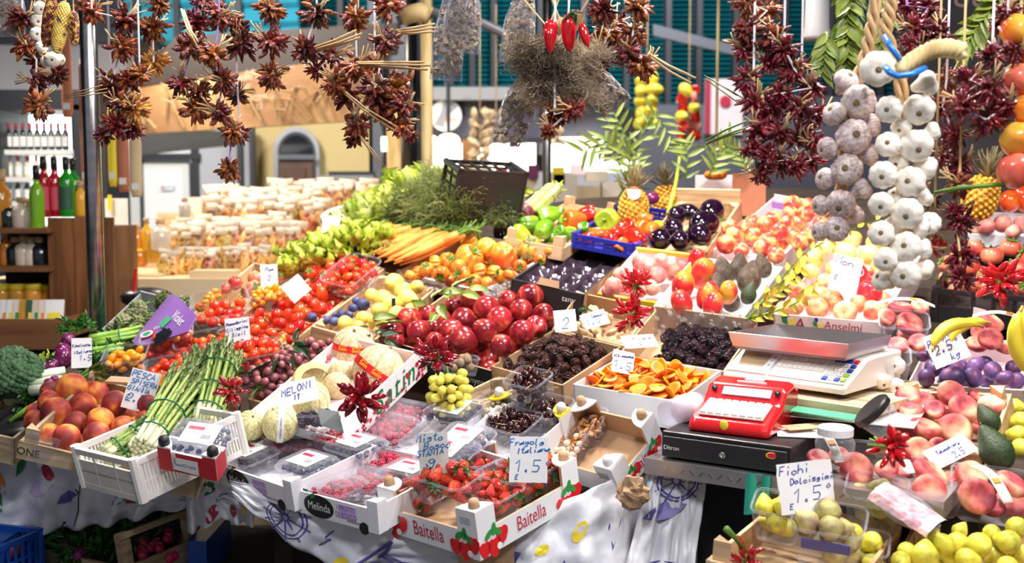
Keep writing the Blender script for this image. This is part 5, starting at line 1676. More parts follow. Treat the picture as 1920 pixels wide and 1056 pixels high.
for u, v, m, s, rot in ((0.03,0.55,'ink_maroon',0.05,1.2),(0.20,0.30,'ink_green',0.06,0.9),(0.30,0.18,'ink_maroon',0.04,-0.4),(0.33,0.62,'cloth_mark',0.07,0.4),(0.50,0.52,'ink_green',0.09,0.6),(0.57,0.45,'ink_maroon',0.05,0.2),(0.14,0.22,'ink_orange',0.05,-1.0),(0.16,0.72,'ink_green',0.05,2.1),(0.24,0.5,'ink_lilac',0.08,0.3),(0.08,0.8,'ink_lilac',0.07,1.0),(0.72,0.4,'ink_green',0.07,0.8),(0.42,0.2,'ink_lilac',0.06,0.0)):
 c1.mark(u, v,[LEAFP if m != 'ink_maroon' else PETAL],m, s, fill=True, rot=rot)
c1.mark(0.40,0.45,[[(0,0),(0.02,0.5),(0.3,0.55)],[(0,0),(0.06,-0.4),(-0.05,-0.9)],[(0,0.1),(-0.2,0.2)]],'ink_black',0.07,0.0016)
c2 = Cloth('tablecloth',[(345,880,2.55),(400,890,2.50),(480,905,2.46)],[(352,1000,2.55),(410,978,2.50),(475,985,2.46)],'floral tablecloth flap hanging below the red berry box',3,0.02,seed=5,n=36)
c2.mark(0.25,0.35,[LEAFP],'ink_green',0.07,fill=True, rot=0.2)
c2.mark(0.42,0.8,[PETAL],'ink_maroon',0.05,fill=True, rot=0.4)
c2.mark(0.72,0.7,[PETAL],'ink_maroon',0.03,fill=True, rot=1.4)
c2.mark(0.85,0.75,[PETAL],'ink_yellow',0.03,fill=True, rot=1.4)
c2.mark(0.5,0.55,[[(0,0),(0.3,0.25),(0.6,0.3)],[(0,-0.1),(0.35,0.1),(0.7,0.1)]],'cloth_mark',0.06,0.0015)
c3 = Cloth('tablecloth',[(430,900,2.40),(560,925,2.32),(720,970,2.24),(895,1020,2.18),(960,1000,2.2)],[(436,925,2.42),(530,1010,2.34),(640,1075,2.28),(800,1080,2.24),(960,1090,2.2)],'pale tablecloth printed with a ship wheel and a boat below the berry boxes',4,0.016,seed=3,n=80)
wheel(c3,0.235,0.60,0.056)
c3.mark(0.56,0.72,[[(0,0.9),(-0.1,0.4),(-0.5,-0.3),(-0.3,-0.9),(0.1,-0.5)],[(0,0.9),(0.15,0.4),(0.1,0.1)],[(0.1,0.3),(0.9,-0.05),(1.6,0.0)],[(0.1,0.2),(0.8,-0.2)]],'cloth_mark',0.07,0.004)
c3.mark(0.56,0.72,[[(0.0,-0.1),(0.5,-0.2),(0.9,-0.25),(1.9,0.1),(1.7,-0.3),(0.9,-0.6),(0.2,-0.9),(-0.1,-0.6)]],'cloth_mark',0.07,fill=True)
c3.mark(0.40,0.62,[[(0,0.5),(-0.2,0),(0.1,0),(-0.2,-0.6)]],'cloth_mark',0.05,0.002)
c3.mark(0.47,0.85,[PETAL],'ink_yellow',0.04,fill=True, rot=1.2)
c4 = Cloth('tablecloth',[(880,1010,2.20),(1000,965,2.22),(1135,905,2.26),(1245,835,2.42)],[(890,1120,2.20),(1010,1150,2.21),(1120,1170,2.22),(1215,1180,2.30)],'pale tablecloth with blue and yellow blots below the almond box',4,0.02,seed=7,n=70)
c4.mark(0.55,0.30,[PETAL],'ink_yellow',0.05,fill=True, rot=1.0)
c4.mark(0.36,0.36,[PETAL],'ink_yellow',0.04,fill=True, rot=0.3)
c4.mark(0.70,0.34,[[(0,0),(0.3,0.6),(0.6,1.0),(0.7,0.5),(0.4,0.1),(0.2,-0.5)]],'cloth_mark',0.08,fill=True)
c4.mark(0.14,0.38,[[(0,0),(0.4,0.3),(0.9,0.1),(0.6,-0.4)]],'cloth_mark',0.07,fill=True)
c4.mark(0.48,0.62,[[(0,0.5),(0.1,0.1),(0.5,0.2),(0.2,-0.3)]],'cloth_mark',0.05,0.002)
c5 = Cloth('tablecloth',[(1225,858,2.34),(1270,862,2.33),(1330,872,2.32)],[(1150,1130,2.25),(1230,1150,2.24),(1292,1150,2.24)],'pale tablecloth flap with a ship wheel hanging below the cash drawer',2,0.014,seed=9,n=36)
wheel(c5,0.52,0.14,0.045)
c5.mark(0.05,0.42,[LEAFP],'cloth_mark',0.10,fill=True, rot=0.5)
c5.mark(0.55,0.75,[circ(0.5,12),[(-0.6,-0.3),(0.1,-0.5),(0.6,0.3)]],'cloth_mark',0.06,0.0018)
kp = MB().ball((0,0,0),(0.034,0.02,0.036),20,14)
kp.v = [tuple(Vector(v) * (1 + 0.45 * mnoise.noise(Vector(v) * 70))) for v in kp.v]
o = kp.build('crumpled_paper', 'kraft_paper', None, M=MT(at(1187,926,2.33)))
tag(o, 'crumpled brown paper bag hanging under the almond box', 'paper bag')
def inc(c, px, py, z=0.0,yaw=0.0,tx=0.0,ty=0.0):
 """Frame inside a container: at a pixel, z above its rim plane, turned by yaw."""
 n = c.M.to_3x3().col[2]
 o = c.M.translation + n * z
 r = ray(px, py)
 P = EYE + r * ((o - EYE).dot(n) / r.dot(n))
 m = c.M.copy()
 m.translation = P
 return m @ Euler((tx, ty, yaw)).to_matrix().to_4x4()
def fillp(c, spec, size, label, cat, group, seed=1,top=-0.004,heap=0.01,layers=1.6,jit=0.1,most=400,lie=None, shrink=0.9,sp=1.0):
 pts = drop(c.w * shrink, c.d * shrink, size / 2 * sp, top, heap, seed, layers, most)
 pile(spec, c.M, pts, size, label, cat, group, seed, jit,1.0,lie)
 return len(pts)
def heap_px(items, h, spec, label, cat, group, seed=1,tilt=1.0,up=None, dk=1.0):
 """Round things where the photograph shows them, nearest first: (px, py, diameter in px[, kind[, label]])."""
 rng = random.Random(seed)
 done = []
 for it in items:
  px, py, dia = it[0],it[1],it[2] * dk
  sp = it[3] if len(it) > 3 and it[3] else spec
  if isinstance(sp, list):
   sp = rng.choice(sp)
  d = depth(on(px, py, h))
  for _ in range(60):
   P, s = at(px, py, d),dia * d / F
   if all((P - q).length > 0.485 * (s + t) for q, t in done):
    break
   d += 0.008
  done.append((P, s))
  R = rrot(rng, tilt) if up is None else up(rng)
  own = it[4] if len(it) > 4 else None
  inst(sp, MT(P) @ R @ Matrix.Scale(s,4),own or label, cat, None if own else group)
def toward(P, roll=0.0,spin=0.0,tilt=0.0):
 """Rotation whose z looks from P to the aisle, tipped up by tilt."""
 z = Vector((-P.x,-P.y,0)).normalized()
 z = (z * math.cos(tilt) + Vector((0,0,1)) * math.sin(tilt)).normalized()
 x = Vector((0,0,1)).cross(z).normalized()
 y = z.cross(x)
 return frame(P, x, y, z) @ Matrix.Rotation(roll,4,'Z')
# ---- prints on the boxes
def ptext(w, s, mat, size, x, z, sx=1.0, **k):
 return text(s, mat, size, w, T(x,-0.0012,z, math.pi / 2),sx=sx, **k)
def pshape(w, pts, mat, x, z, s=1.0,y=-0.0010,name='print'):
 return MB().prism([(a * s, b * s) for a, b in pts],0,0.0005).build(name, mat, w, M=T(x, y, z, math.pi / 2))
BERRY = [(0,-0.5),(0.22,-0.38),(0.42,-0.02),(0.42,0.25),(0.2,0.42),(0,0.36),(-0.2,0.42),(-0.42,0.25),(-0.42,-0.02),(-0.22,-0.38)]
ELL = [(math.cos(2 * math.pi * k / 20),math.sin(2 * math.pi * k / 20)) for k in range(20)]
def berries_print(w, x, z, s):
 for dx, dz, k in ((-0.55,-0.25,0.85),(0.05,-0.35,1.0),(0.62,0.05,0.9)):
  pshape(w, BERRY, 'label_red', x + dx * s, z + dz * s, s * k,-0.0028,'berry_print')
 for dx, dz, rot in ((-0.25,0.35,0.6),(0.1,0.5,1.4),(0.32,0.3,2.4)):
  c_, s_ = math.cos(rot),math.sin(rot)
  pshape(w,[(0.3 * a * c_ - 0.14 * b * s_,0.3 * a * s_ + 0.14 * b * c_) for a, b in ELL],'ink_leaf', x + dx * s, z + dz * s, s,-0.0034,'leaf_print')
 pshape(w,[(0.16 * a,0.16 * b) for a, b in ELL],'ink_white', x + 0.36 * s, z - 0.42 * s, s,-0.0036,'flower_print')
def melinda(w, L, H):
 x0 = -L / 2 + 0.034
 pshape(w,[(0.046 * a,0.027 * b) for a, b in ELL],'ink_black', x0 + 0.050,H * 0.50)
 text('Melinda', 'ink_white',0.027,w, T(x0 + 0.051,-0.0018,H * 0.48,math.pi / 2),sx=0.82)
 pshape(w,[(0,0),(0.012,0.004),(0.014,0.014),(0.003,0.012)],'ink_leaf', x0 + 0.027,H * 0.78,1,-0.0018)
 pshape(w,[(-0.026,-0.014),(0.026,-0.014),(0.030,0.016),(-0.022,0.016)],'ink_lilac', x0 + 0.135,H * 0.55)
 text('I FRUTTI\nDI BOSCO', 'ink_purple',0.0165,w, T(x0 + 0.133,-0.0018,H * 0.55,math.pi / 2),sx=0.85)
 MB().box((0,0,0),(0.07,0.001,0.002)).build('small_print', 'ink_grey', w, M=T(x0 + 0.17,-0.0008,H * 0.22))
 for k, mt in enumerate(('ink_leaf', 'ink_white', 'ink_red')):
  MB().box((0,0,0),(0.014,0.001,0.006)).build('flag_band', mt, w, M=T(x0 + 0.012 + 0.015 * k,-0.0012,H + 0.004))
# ---------------------------------------------------------------- front row
# black crate with broccoli and greens, far end
c = base_pose([(-190,765),(-35,792),(84,733),(-60,708)],0.10)
bro = plastic_crate(None,0.10,'low black crate holding the broccoli and fennel', wd=(c.w, c.d),M=c.B, n=(9,16),rows=(0.3,0.6))
P = on(22,705,0.03)
inst(BROC, MT(P) @ T(0,0,0,0.3,0.1,0,0.165),'large grey-green broccoli head in the black crate at the stall end', 'broccoli')
P = on(-25,725,0.02)
inst(BROC, MT(P) @ T(0,0,0,-0.2,0.4,1,0.13),'second broccoli head half hidden behind the large one', 'broccoli')
for k,(px, py, rz) in enumerate(((60,712,0.5),(64,722,0.2),(58,733,0.0))):
 b = MB().tube([(0,0,0),(0.05,0,0.004),(0.09,0,0.0)],[0.016,0.015,0.013],8)
 o = b.build('pale_stalk', 'white_stalk', None, smooth=1, M=slope(px, py,0.015,rz))
 tag(o,('pale green stalk beside the broccoli, upper one', 'pale green stalk beside the broccoli, middle one', 'pale green stalk beside the broccoli, lowest one')[k],'stalk')
 MB().box((0,0,0),(0.001,0.001,0.001)) if False else None
SPR = [sprig_mesh('leafy_greens', 'leaf_green',34,0.12,s,0.04,0.022,0.0018,1.0,5) for s in (1,2)]
SPRL = [sprig_mesh('leafy_greens', 'lettuce',34,0.12,s,0.035,0.018,0.002,1.0,5) for s in (3,4)]
def greens(px, py, h, s, mesh, label, ry=0.0,rx=0.0,name='leafy_greens', cat='greens'):
 o = link(name, mesh, None, slope(px, py, h) @ T(0,0,0,rx, ry,0,s))
 return tag(o, label, cat)
greens(70,692,0.0,0.6,SPRL[0],'bright fennel greens beside the broccoli')
greens(88,700,0.0,0.5,SPR[0],'dark celery leaves between the broccoli and the aubergines')
greens(52,764,-0.03,0.45,SPR[1],'leek and herb leaves at the edge of the peach crate',1.2)
o = MB().tube([slope(18,790,-0.02).translation, slope(50,768,0.0).translation, slope(85,745,0.01).translation],[0.006,0.008,0.004],8).build('leek_leaf', 'spring_onion', None, smooth=1)
tag(o, 'long green leek leaf beside the peach crate post', 'leaf')
bag = MB().ball((0,0,0),(0.10,0.07,0.035),18,10).build('black_sack', 'black_plastic', None, smooth=1, M=slope(14,798,-0.05))
tag(bag, 'black plastic sack beside the peach crate', 'bag')
# red onions and purple greens behind
for k,(px, py, dia, lb) in enumerate(((128,637,26,'topmost small red onion by the handwritten onion card'),(118,657,28,'red onion in the middle of the onion bunch'),(119,672,40,'largest red onion beside the handwritten onion card'),(82,688,20,'small violet onion with roots'),(96,687,22,'violet spring onion with roots beside the big red onion'),(104,681,18,'small violet onion under the big red one'),(92,718,20,'dark aubergine coloured bulb beside the greens'),(103,712,18,'dark violet bulb beside the peaches'))):
 d = depth(on(px, py,0.03))
 inst(ONION, MT(at(px, py, d)) @ T(0,0,0,1.2 + 0.2 * k,0.4 * (k % 3),k * 0.9,dia * d / F),lb, 'onion')
# spring onions: a thick bunch of stalks
def stalk_bundle(name, label, cat, a, b, n, r, rad, mats, seed, flare=1.0,leaves=0,curve=0.0):
 rng = random.Random(seed)
 a, b = Vector(a),Vector(b)
 root = thing(name, label, cat, MT(a))
 ax = (b - a)
 L = ax.length
 z = ax.normalized()
 x = z.cross(Vector((0,0,1))).normalized()
 y = x.cross(z)
 for i in range(n):
  q = math.sqrt((i + 0.5) / n) * rad
  an = i * 2.39996
  o0 = x * q * math.cos(an) + y * q * math.sin(an) * 0.7
  l = L * rng.uniform(0.88,1.06)
  mid = o0 * 0.95 + z * l * 0.5
  e = o0 * flare + z * l + y * (-curve * L)
  MB().tube([o0,o0.lerp(mid,0.5),mid, e],[r * 1.05,r, r * 0.95,r * 0.6],8).build('stalk', mats[0],root, smooth=1)
 if leaves:
  b_ = MB()
  for i in range(leaves):
   an = rng.uniform(0,6.28)
   p = z * L * rng.uniform(0.9,1.02) + (x * math.cos(an) + y * math.sin(an)) * rad * rng.random()
   b_.leaf(p, z + (x * rng.gauss(0,0.5) + y * rng.gauss(0,0.5)),y,0.035,0.012,0,curl=0.3,n=3)
  b_.build('leaf_tips', mats[1],root, smooth=1)
 b_ = MB()
 pts = [z * L * 0.55 + (x * math.cos(k * 0.5236) * 1.08 + y * math.sin(k * 0.5236) * 0.78) * (rad * (0.5 + 0.5 * flare) + r) for k in range(13)]
 b_.tube(pts,0.0018,5,cap=False).build('tie', 'rubber_green', root, smooth=1)
 return root
stalk_bundle('spring_onions', 'bunch of thick spring onions, the upper one, beside the artichokes', 'spring onions', on(170,643,0.03),on(272,622,0.03),16,0.0075,0.028,('spring_onion', 'spring_onion'),1,1.2)
stalk_bundle('spring_onions', 'second bunch of spring onions with cut leafy ends, under the first', 'spring onions', on(168,667,0.02),on(236,655,0.02),13,0.0075,0.026,('spring_onion', 'dill'),2,1.3,60)
stalk_bundle('wild_asparagus', 'thin bundle of greens with yellow stalks before the onion card', 'greens', on(130,722,0.03),on(178,700,0.05),14,0.003,0.018,('stem_green', 'dill'),3,1.8,70)
greens(146,622,0.02,0.55,SPR[0],'dark green parsley behind the red onions')
greens(205,690,-0.02,0.8,SPR[1],'dark leaves in the shade behind the yellow tomatoes')
price_card(on(153,690,0.03),0.056,0.085,[('Cipollotto',0.0,0.72,0.15,0.02),('Italiano',0.08,0.5,0.15,0.1),('1.5',0.2,0.26,0.18,0)],'handwritten card standing between the red onions and spring onions',0.1,0.2,0.03,3)
# peach crate
pc = wood_crate([(33,822),(378,905),(452,772),(172,708)],0.05,'low old wooden crate full of peaches', mat='wood_old', post_up=0.03,tilt=0.06)
fr = [ch for ch in pc.root.children if ch.name.startswith('side_board')][0]
ptext(fr, 'ONE', 'ink_black',0.026,-pc.w * 0.44,0.024)
ptext(fr, 'BONE MELAI', 'ink_maroon',0.026,pc.w * 0.05,0.022)
o = MB().prism([(-0.035,0.03),(0.04,0.028),(0.03,-0.01),(0.006,-0.05),(-0.02,-0.015)],0,0.002).build('plastic_scrap', 'clear_lid', None, M=inc(pc,82,838,-0.01,0,math.pi / 2 - 0.2,0) @ T(0,0,0.012))
tag(o, 'scrap of clear plastic caught on the front board of the peach crate', 'plastic scrap')
old = c
c = Crate()
c.B = pc.B.copy()
kk = wood_crate([(-190,772),(28,824),(165,706),(-20,668)],0.085,'old wooden crate beside the peach crate, holding a black sack', mat='wood_old', post_up=0.0,posts=False)
heap_px([(105,774,56,None, 'large orange peach at the front of the peach heap, above the crate post'),(155,763,50,None, 'dark plum-red peach in the middle of the heap'),(135,729,57,None, 'large yellow and red peach on top of the heap'),(182,739,48,None, 'pinkish red peach on the heap, right of the topmost one'),(215,757,48,None, 'orange peach in front of the handwritten peach card'),(188,790,50),(182,817,50),(231,805,48),(235,781,44),(274,790,40),(125,821,50),(93,818,46),(142,795,46),(278,760,42),(66,790,42),(92,752,40),(66,772,34),(95,734,38),(246,764,34),(70,800,40),(208,780,44),(255,800,42),(300,800,42),(300,770,42),(330,800,42),(160,835,44),(255,840,44)],0.05,PEACH, 'ripe red and yellow peach in the heap in the old wooden crate', 'peach', 'peaches in the old wooden crate',3,dk=1.06)
price_card(on(253,770,0.05),0.075,0.105,[('PESCA',-0.05,0.80,0.15,0),('SPISERA',0.04,0.62,0.12,0),('GIANNA',-0.08,0.46,0.12,0),('2.50',0.02,0.2,0.2,0),('E',-0.36,0.2,0.12,0),('kg',0.2,0.06,0.14,0)],'handwritten peach price card tilted behind the peaches',0.15,0.25,-0.28,5,ink='ink_sky', thick=0.0013)
# white basket of asparagus
wb = plastic_crate([(132,828),(250,876),(446,764),(335,768)],0.10,'white perforated plastic basket of asparagus', 'bone_plastic', n=(3,34),rows=(0.45,),bar=0.005,solid=(0.72,0,0,0),h=0.11,tilt=0.4)
pan = wb.root.children[0]
ptext(pan, 'C', 'ink_black',0.03,0.035,0.05,sx=-1)
ptext(pan, 'E', 'ink_black',0.012,-0.02,0.07)
def bundle(label, foot, tip, n, rad, seed, flare=1.3,bands=(0.2,0.5),size=None):
 rng = random.Random(seed)
 a, b = Vector(foot),Vector(tip)
 z = (b - a).normalized()
 L = (b - a).length
 x = z.cross(Vector((0.1,0,1))).normalized()
 y = z.cross(x)
 root = thing('asparagus_bundle', label, 'asparagus', MT(a))
 for i in range(n):
  q = math.sqrt((i + 0.5) / n) * rad
  an = i * 2.39996
  o0 = x * q * math.cos(an) + y * q * math.sin(an)
  d = (z + (x * math.cos(an) + y * math.sin(an)) * (q * (flare - 1) / L) + x * rng.gauss(0,0.012) + y * rng.gauss(0,0.012)).normalized()
  l = L * rng.uniform(0.88,1.06)
  sp = rng.choice(SPEAR)
  R = d.to_track_quat('Z', 'Y').to_matrix().to_4x4() @ Matrix.Rotation(rng.uniform(0,6.28),4,'Z')
  k = 0.24
  m = link('spear', sp[1],root, MT(o0) @ R @ Matrix.Diagonal((k, k, l,1)))
  for ch in sp[2]:
   link(ch[0],ch[1],m)
 for bd in bands:
  rr = rad * (1 + (flare - 1) * bd) + 0.006
  MB().tube([z * L * bd + (x * math.cos(k * 0.5236) + y * math.sin(k * 0.5236)) * rr for k in range(13)],0.0022,5,cap=False).build('rubber_band', 'rubber_green', root, smooth=1)
 return root
bundle('asparagus bundle leaning up from the front of the white basket', inc(wb,268,845,-0.02).translation, on(365,702,0.11),30,0.034,1,1.6,(0.16,0.42))
bundle('upright asparagus bundle with green bands behind the leaning one', inc(wb,378,805,-0.05).translation, on(420,655,0.13),30,0.036,2,1.25,(0.2,0.45,0.72))
bundle('asparagus bundle lying at the front corner of the white basket', inc(wb,200,862,-0.03).translation, inc(wb,300,800,0.0).translation,22,0.03,3,1.2,(0.25,0.6))
bundle('thin asparagus bundle lying under the leaning one', inc(wb,262,868,-0.07).translation, inc(wb,372,812,-0.02).translation,14,0.022,4,1.6,(0.3,))
bundle('fan of thin asparagus tips behind the leaning bundle', inc(wb,352,790,-0.06).translation, on(376,668,0.10),16,0.022,6,2.0,(0.3,))
# berry boxes along the front
so = card_box([(298,842),(405,868),(422,838),(318,816)],0.055,'small red and white berry box at the far end of the berry row', 'red_card', 'white_card', outers={0: 'red_card'}, h=0.15)
w0 = so.walls[0]
pshape(w0,[(-0.03,-0.018),(0.03,-0.022),(0.03,0.016),(-0.03,0.016)],'ink_white',-0.005,0.026)
text('SantOrsola', 'ink_blue',0.0135,w0,T(-0.006,-0.0018,0.024,math.pi / 2),sx=0.85)
MB().box((0,0,0),(0.028,0.001,0.026)).build('white_patch', 'ink_white', w0,M=T(-so.w / 2 + 0.026,-0.001,0.04))
corner_posts(so,(0,1),0.008,0.032,'red_card', 'white_card', 'black_card')
m1 = card_box([(405,866),(545,908),(708,838),(562,792)],0.062,'white berry box with a black oval mark, beside the red box', 'white_card', 'white_card', heights=(0.85,1,1,1))
melinda(m1.walls[0],m1.w,0.055)
corner_posts(m1,(1,),0.006,0.03,'white_card', 'white_card', None)
m2 = card_box([(545,908),(708,952),(862,868),(708,838)],0.062,'white berry box with a black oval mark, beside the strawberry box', 'white_card', 'white_card', heights=(0.85,1,1,1))
melinda(m2.walls[0],m2.w,0.055)
corner_posts(m2,(1,),0.006,0.03,'white_card', 'white_card', None)
for bx in (m1,m2):
 hole = MB().lathe([(0,0),(0.014,0),(0.014,0.001),(0,0.001)],16).build('hand_hole', 'dark_void', bx.walls[0],M=T(bx.w * 0.34,-0.0008,0.004,math.pi / 2))
RSP = lambda p, c_, lb, grp, sd, n=60: fillp(p, RASP,0.019,lb, 'raspberry', grp, sd,-0.004,0.006,1.2,most=n)
def pack(cr, px, py, label, spec, size, blabel, cat, group, seed, z=-0.055,yaw=0.0,w=0.14,d=0.11,H=0.04,lid=0.014,sticker='paper', most=70,layers=1.2,tx=0.0,ty=0.0):
 p = punnet(inc(cr, px, py + 12,z, yaw, tx, ty),w, d, H, label, lid=lid, sticker=sticker)
 pts = drop(w * 0.9,d * 0.9,size / 2,0.002,0.0,seed, layers, most)
 pile(spec, p.M, pts, size, blabel, cat, group, seed)
 return p
pack(so,380,836,'lidded pack of blueberries in the red box', BLUEB,0.014,'blueberry in the lidded pack in the red box', 'blueberry', 'blueberries in the red box',1,yaw=0.1,most=50)
pack(m1,440,838,'lidded pack behind the red box, below the green melons', BLUEB,0.014,'blueberry in the pack below the green melons', 'blueberry', 'blueberries below the green melons',2,yaw=0.1,most=50)
pack(m1,470,868,'lidded pack with a white label at the front of the first black-oval box', BLACKB,0.02,'blackberry in the lidded pack at the front of the first black-oval box', 'blackberry', 'blackberries in the first box',3)
pack(m1,525,838,'clear pack of raspberries in the first black-oval box', RASP,0.019,'raspberry in the clear pack of the first black-oval box', 'raspberry', 'raspberries in the first box',4,sticker=None)
pack(m1,582,888,'lidded pack with a white label beside the second black-oval box', BLUEB,0.014,'blueberry in the labelled pack beside the second black-oval box', 'blueberry', 'blueberries beside the second box',5,most=40)
pack(m1,590,842,'clear pack of raspberries behind the labelled packs', RASP,0.019,'raspberry in the pack behind the labelled ones', 'raspberry', 'raspberries behind the labelled packs',6,sticker=None)
pack(m1,630,836,'small open punnet of redcurrants under the blackberry punnet', CURRANT,0.010,'redcurrant in the small punnet under the blackberries', 'redcurrant', 'redcurrants',7,z=-0.03,sticker=None, lid=0.0,most=90,layers=1.6,w=0.1,d=0.075,H=0.045)
pack(m1,672,852,'lidded pack of blueberries with a white label beside the redcurrants', BLUEB,0.014,'blueberry in the labelled pack beside the redcurrants', 'blueberry', 'blueberries beside the redcurrants',8,z=-0.04,most=45)
p = punnet(inc(m1,596,816,0.012,0.25,-0.18,-0.12),0.15,0.095,0.055,'open punnet of blackberries standing on the berry packs')
pts = drop(0.125,0.078,0.010,-0.004,0.010,3,1.5,70)
pile(BLACKB, p.M, pts,0.0205,'glossy blackberry in the raised open punnet', 'blackberry', 'blackberries in the raised punnet',3)
pack(m2,622,926,'clear pack of raspberries at the front of the second black-oval box', RASP,0.020,'raspberry in the clear pack at the front of the second black-oval box', 'raspberry', 'raspberries in the second box, front',9,sticker=None, w=0.16,layers=1.4,most=90)
pack(m2,686,918,'clear pack of raspberries in the middle of the second black-oval box', RASP,0.020,'raspberry in the middle pack of the second black-oval box', 'raspberry', 'raspberries in the second box, middle',10,sticker=None, w=0.13,layers=1.2)
pack(m2,735,882,'open punnet of raspberries below the misto bosco card', RASP,0.020,'raspberry in the open punnet below the misto bosco card', 'raspberry', 'raspberries below the card',11,sticker=None, lid=0,layers=1.4,z=-0.045,w=0.15,H=0.045)
pack(m2,770,904,'labelled pack of raspberries beside the strawberries', RASP,0.019,'raspberry in the labelled pack beside the strawberries', 'raspberry', 'raspberries beside the strawberries',12,z=-0.045)
# strawberry box
h1 = card_box([(712,938),(893,990),(1082,885),(902,846)],0.072,'printed strawberry box at the corner of the stall', 'white_card', 'cardboard', heights=(0.8,0.8,1,1))
corner_posts(h1,(0,1,2,3),0.03,0.056,'white_card', 'cardboard', 'cardboard')
ptext(h1.walls[0],'Baitella', 'ink_red',0.046,0.0,0.030,sx=0.72)
ptext(h1.walls[1],'Baitella', 'ink_red',0.046,0.0,0.030,sx=0.72)
for wl, L in ((h1.walls[0],h1.w),(h1.walls[1],h1.d)):
 for sx in (-1,1):
  berries_print(wl, sx * (L / 2 - 0.04),0.03,0.046)
for k in range(4):
 MB().box((0,0,0),(0.03,0.001,0.002)).build('small_print', 'ink_grey', h1.walls[0],M=T(h1.w / 2 - 0.03,-0.0016,0.075 + 0.004 * k))
def strawb(cr, px, py, label, blabel, grp, seed, z, w=0.15,d=0.10,H=0.055,yaw=0.0,tx=0.0,ty=0.0,heap=0.02,sz=0.032):
 p = punnet(inc(cr, px, py + 16,z, yaw, tx, ty),w, d, H, label)
 pts = drop(w * 0.95,d * 0.95,sz * 0.42,0.0,heap, seed,1.9,50)
 pile(STRAW, p.M, pts, sz, blabel, 'strawberry', grp, seed,0.15)
strawb(h1,772,938,'clear punnet of strawberries at the front of the strawberry box', 'strawberry in the low front punnet of the strawberry box', 'strawberries, low front punnet',1,-0.058)
strawb(h1,838,918,'heaped clear punnet of strawberries set on top of the others', 'red strawberry in the heaped punnet on top', 'strawberries, heaped punnet',2,0.0,0.155,0.105,0.06,0.1,0.05,0.1,0.03,0.036)
strawb(h1,920,945,'clear punnet of strawberries behind the corner post', 'strawberry in the punnet behind the corner post', 'strawberries behind the corner post',3,-0.055)
strawb(h1,960,912,'clear punnet of strawberries under the fragole card', 'strawberry in the punnet under the fragole card', 'strawberries under the card',4,-0.045)
strawb(h1,1000,892,'clear punnet of orange-red strawberries at the back of the strawberry box', 'strawberry in the back punnet of the strawberry box', 'strawberries in the back punnet',5,-0.035)
strawb(h1,890,880,'clear punnet of strawberries half hidden by the heaped one', 'strawberry in the punnet half hidden by the heaped one', 'strawberries half hidden',6,-0.045)
price_card(at(990,905,2.30),0.082,0.098,[('Fragole',-0.05,0.82,0.15,0.03),('Italiana',0.12,0.66,0.12,0.1),('1.5*',0.1,0.24,0.38,0.0),('E',-0.3,0.06,0.1,0)],'handwritten strawberry price card standing in the strawberry box',0.0,0.15,-0.03,7,ink='ink_sky', thick=0.0013)
# almond box
h2 = card_box([(1030,862),(1140,893),(1243,797),(1085,760)],0.065,'printed strawberry box reused for almonds', 'white_card', 'cardboard', heights=(0.95,0.75,1,1))
corner_posts(h2,(1,),0.022,0.052,'white_card', 'white_card', 'white_card')
corner_posts(h2,(2,3),0.03,0.052,'white_card', 'cardboard', 'cardboard')
ptext(h2.walls[1],'Baitella', 'ink_red',0.04,0.02,0.026,sx=0.8)
berries_print(h2.walls[1],-h2.d / 2 + 0.05,0.026,0.034)
berries_print(h2.walls[1],h2.d / 2 - 0.04,0.026,0.034)
berries_print(h2.walls[0],h2.w / 2 - 0.035,0.02,0.034)
for k in range(4):
 MB().box((0,0,0),(0.03,0.001,0.002)).build('small_print', 'ink_grey', h2.walls[0],M=T(h2.w / 2 - 0.03,-0.0026,0.055 + 0.005 * k))
o = MB().lathe([(0,0),(0.011,0),(0.011,0.0006),(0,0.0006)],16).build('floor_hole', 'dark_void', h2.root, M=h2.B.inverted() @ inc(h2,1160,797,-0.058))
for k,(px, py, n, lb) in enumerate(((1100,806,34,'clear punnet of almonds at the back of the almond box'),(1075,826,34,'clear punnet of almonds in the middle of the almond box'),(1058,850,24,'clear punnet of shelled nuts at the front of the almond box'))):
 p = punnet(inc(h2,px, py + 10,-0.058,0.2),0.13,0.095,0.05,lb)
 pts = drop(0.12,0.085,0.007,0.0,0.006,k + 1,2.4,90)
 pile(ALMOND if k < 2 else [ALMOND, NUT],p.M, pts,0.021 if k < 2 else 0.018,lb.replace('clear punnet of ', '').replace('almonds', 'brown almond').replace('shelled nuts', 'shelled nut').replace(' at', ' in the punnet at').replace(' in the middle', ' in the punnet in the middle'),'almond' if k < 2 else 'nut', 'nuts in almond box punnet %s' % ('back', 'middle', 'front')[k],k + 1)
# berry box behind, with the card, and the cherry box
k1 = card_box([(702,812),(835,848),(935,755),(800,735)],0.06,'white tray of lidded berry packs behind the misto bosco card', 'white_card', 'white_card', heights=(0.5,0.9,0.4,0.3))
corner_posts(k1,(1,),0.012,0.05,'white_card', 'white_card', 'white_card')
pack(k1,766,786,'lidded pack of raspberries beside the melon box', RASP,0.018,'raspberry in the lidded pack beside the melon box', 'raspberry', 'raspberries beside the melon box',21,z=-0.04,sticker=None, w=0.13,d=0.09,most=50)
pack(k1,856,783,'lidded pack of blackberries under the white grapes', BLACKB,0.02,'blackberry in the lidded pack under the white grapes', 'blackberry', 'blackberries under the white grapes',22,z=-0.04)
pack(k1,735,815,'lidded pack of dark berries behind the flag-marked corner', RASP,0.018,'dark raspberry in the pack behind the flag-marked corner', 'raspberry', 'raspberries behind the flag corner',23,z=-0.04,sticker=None)
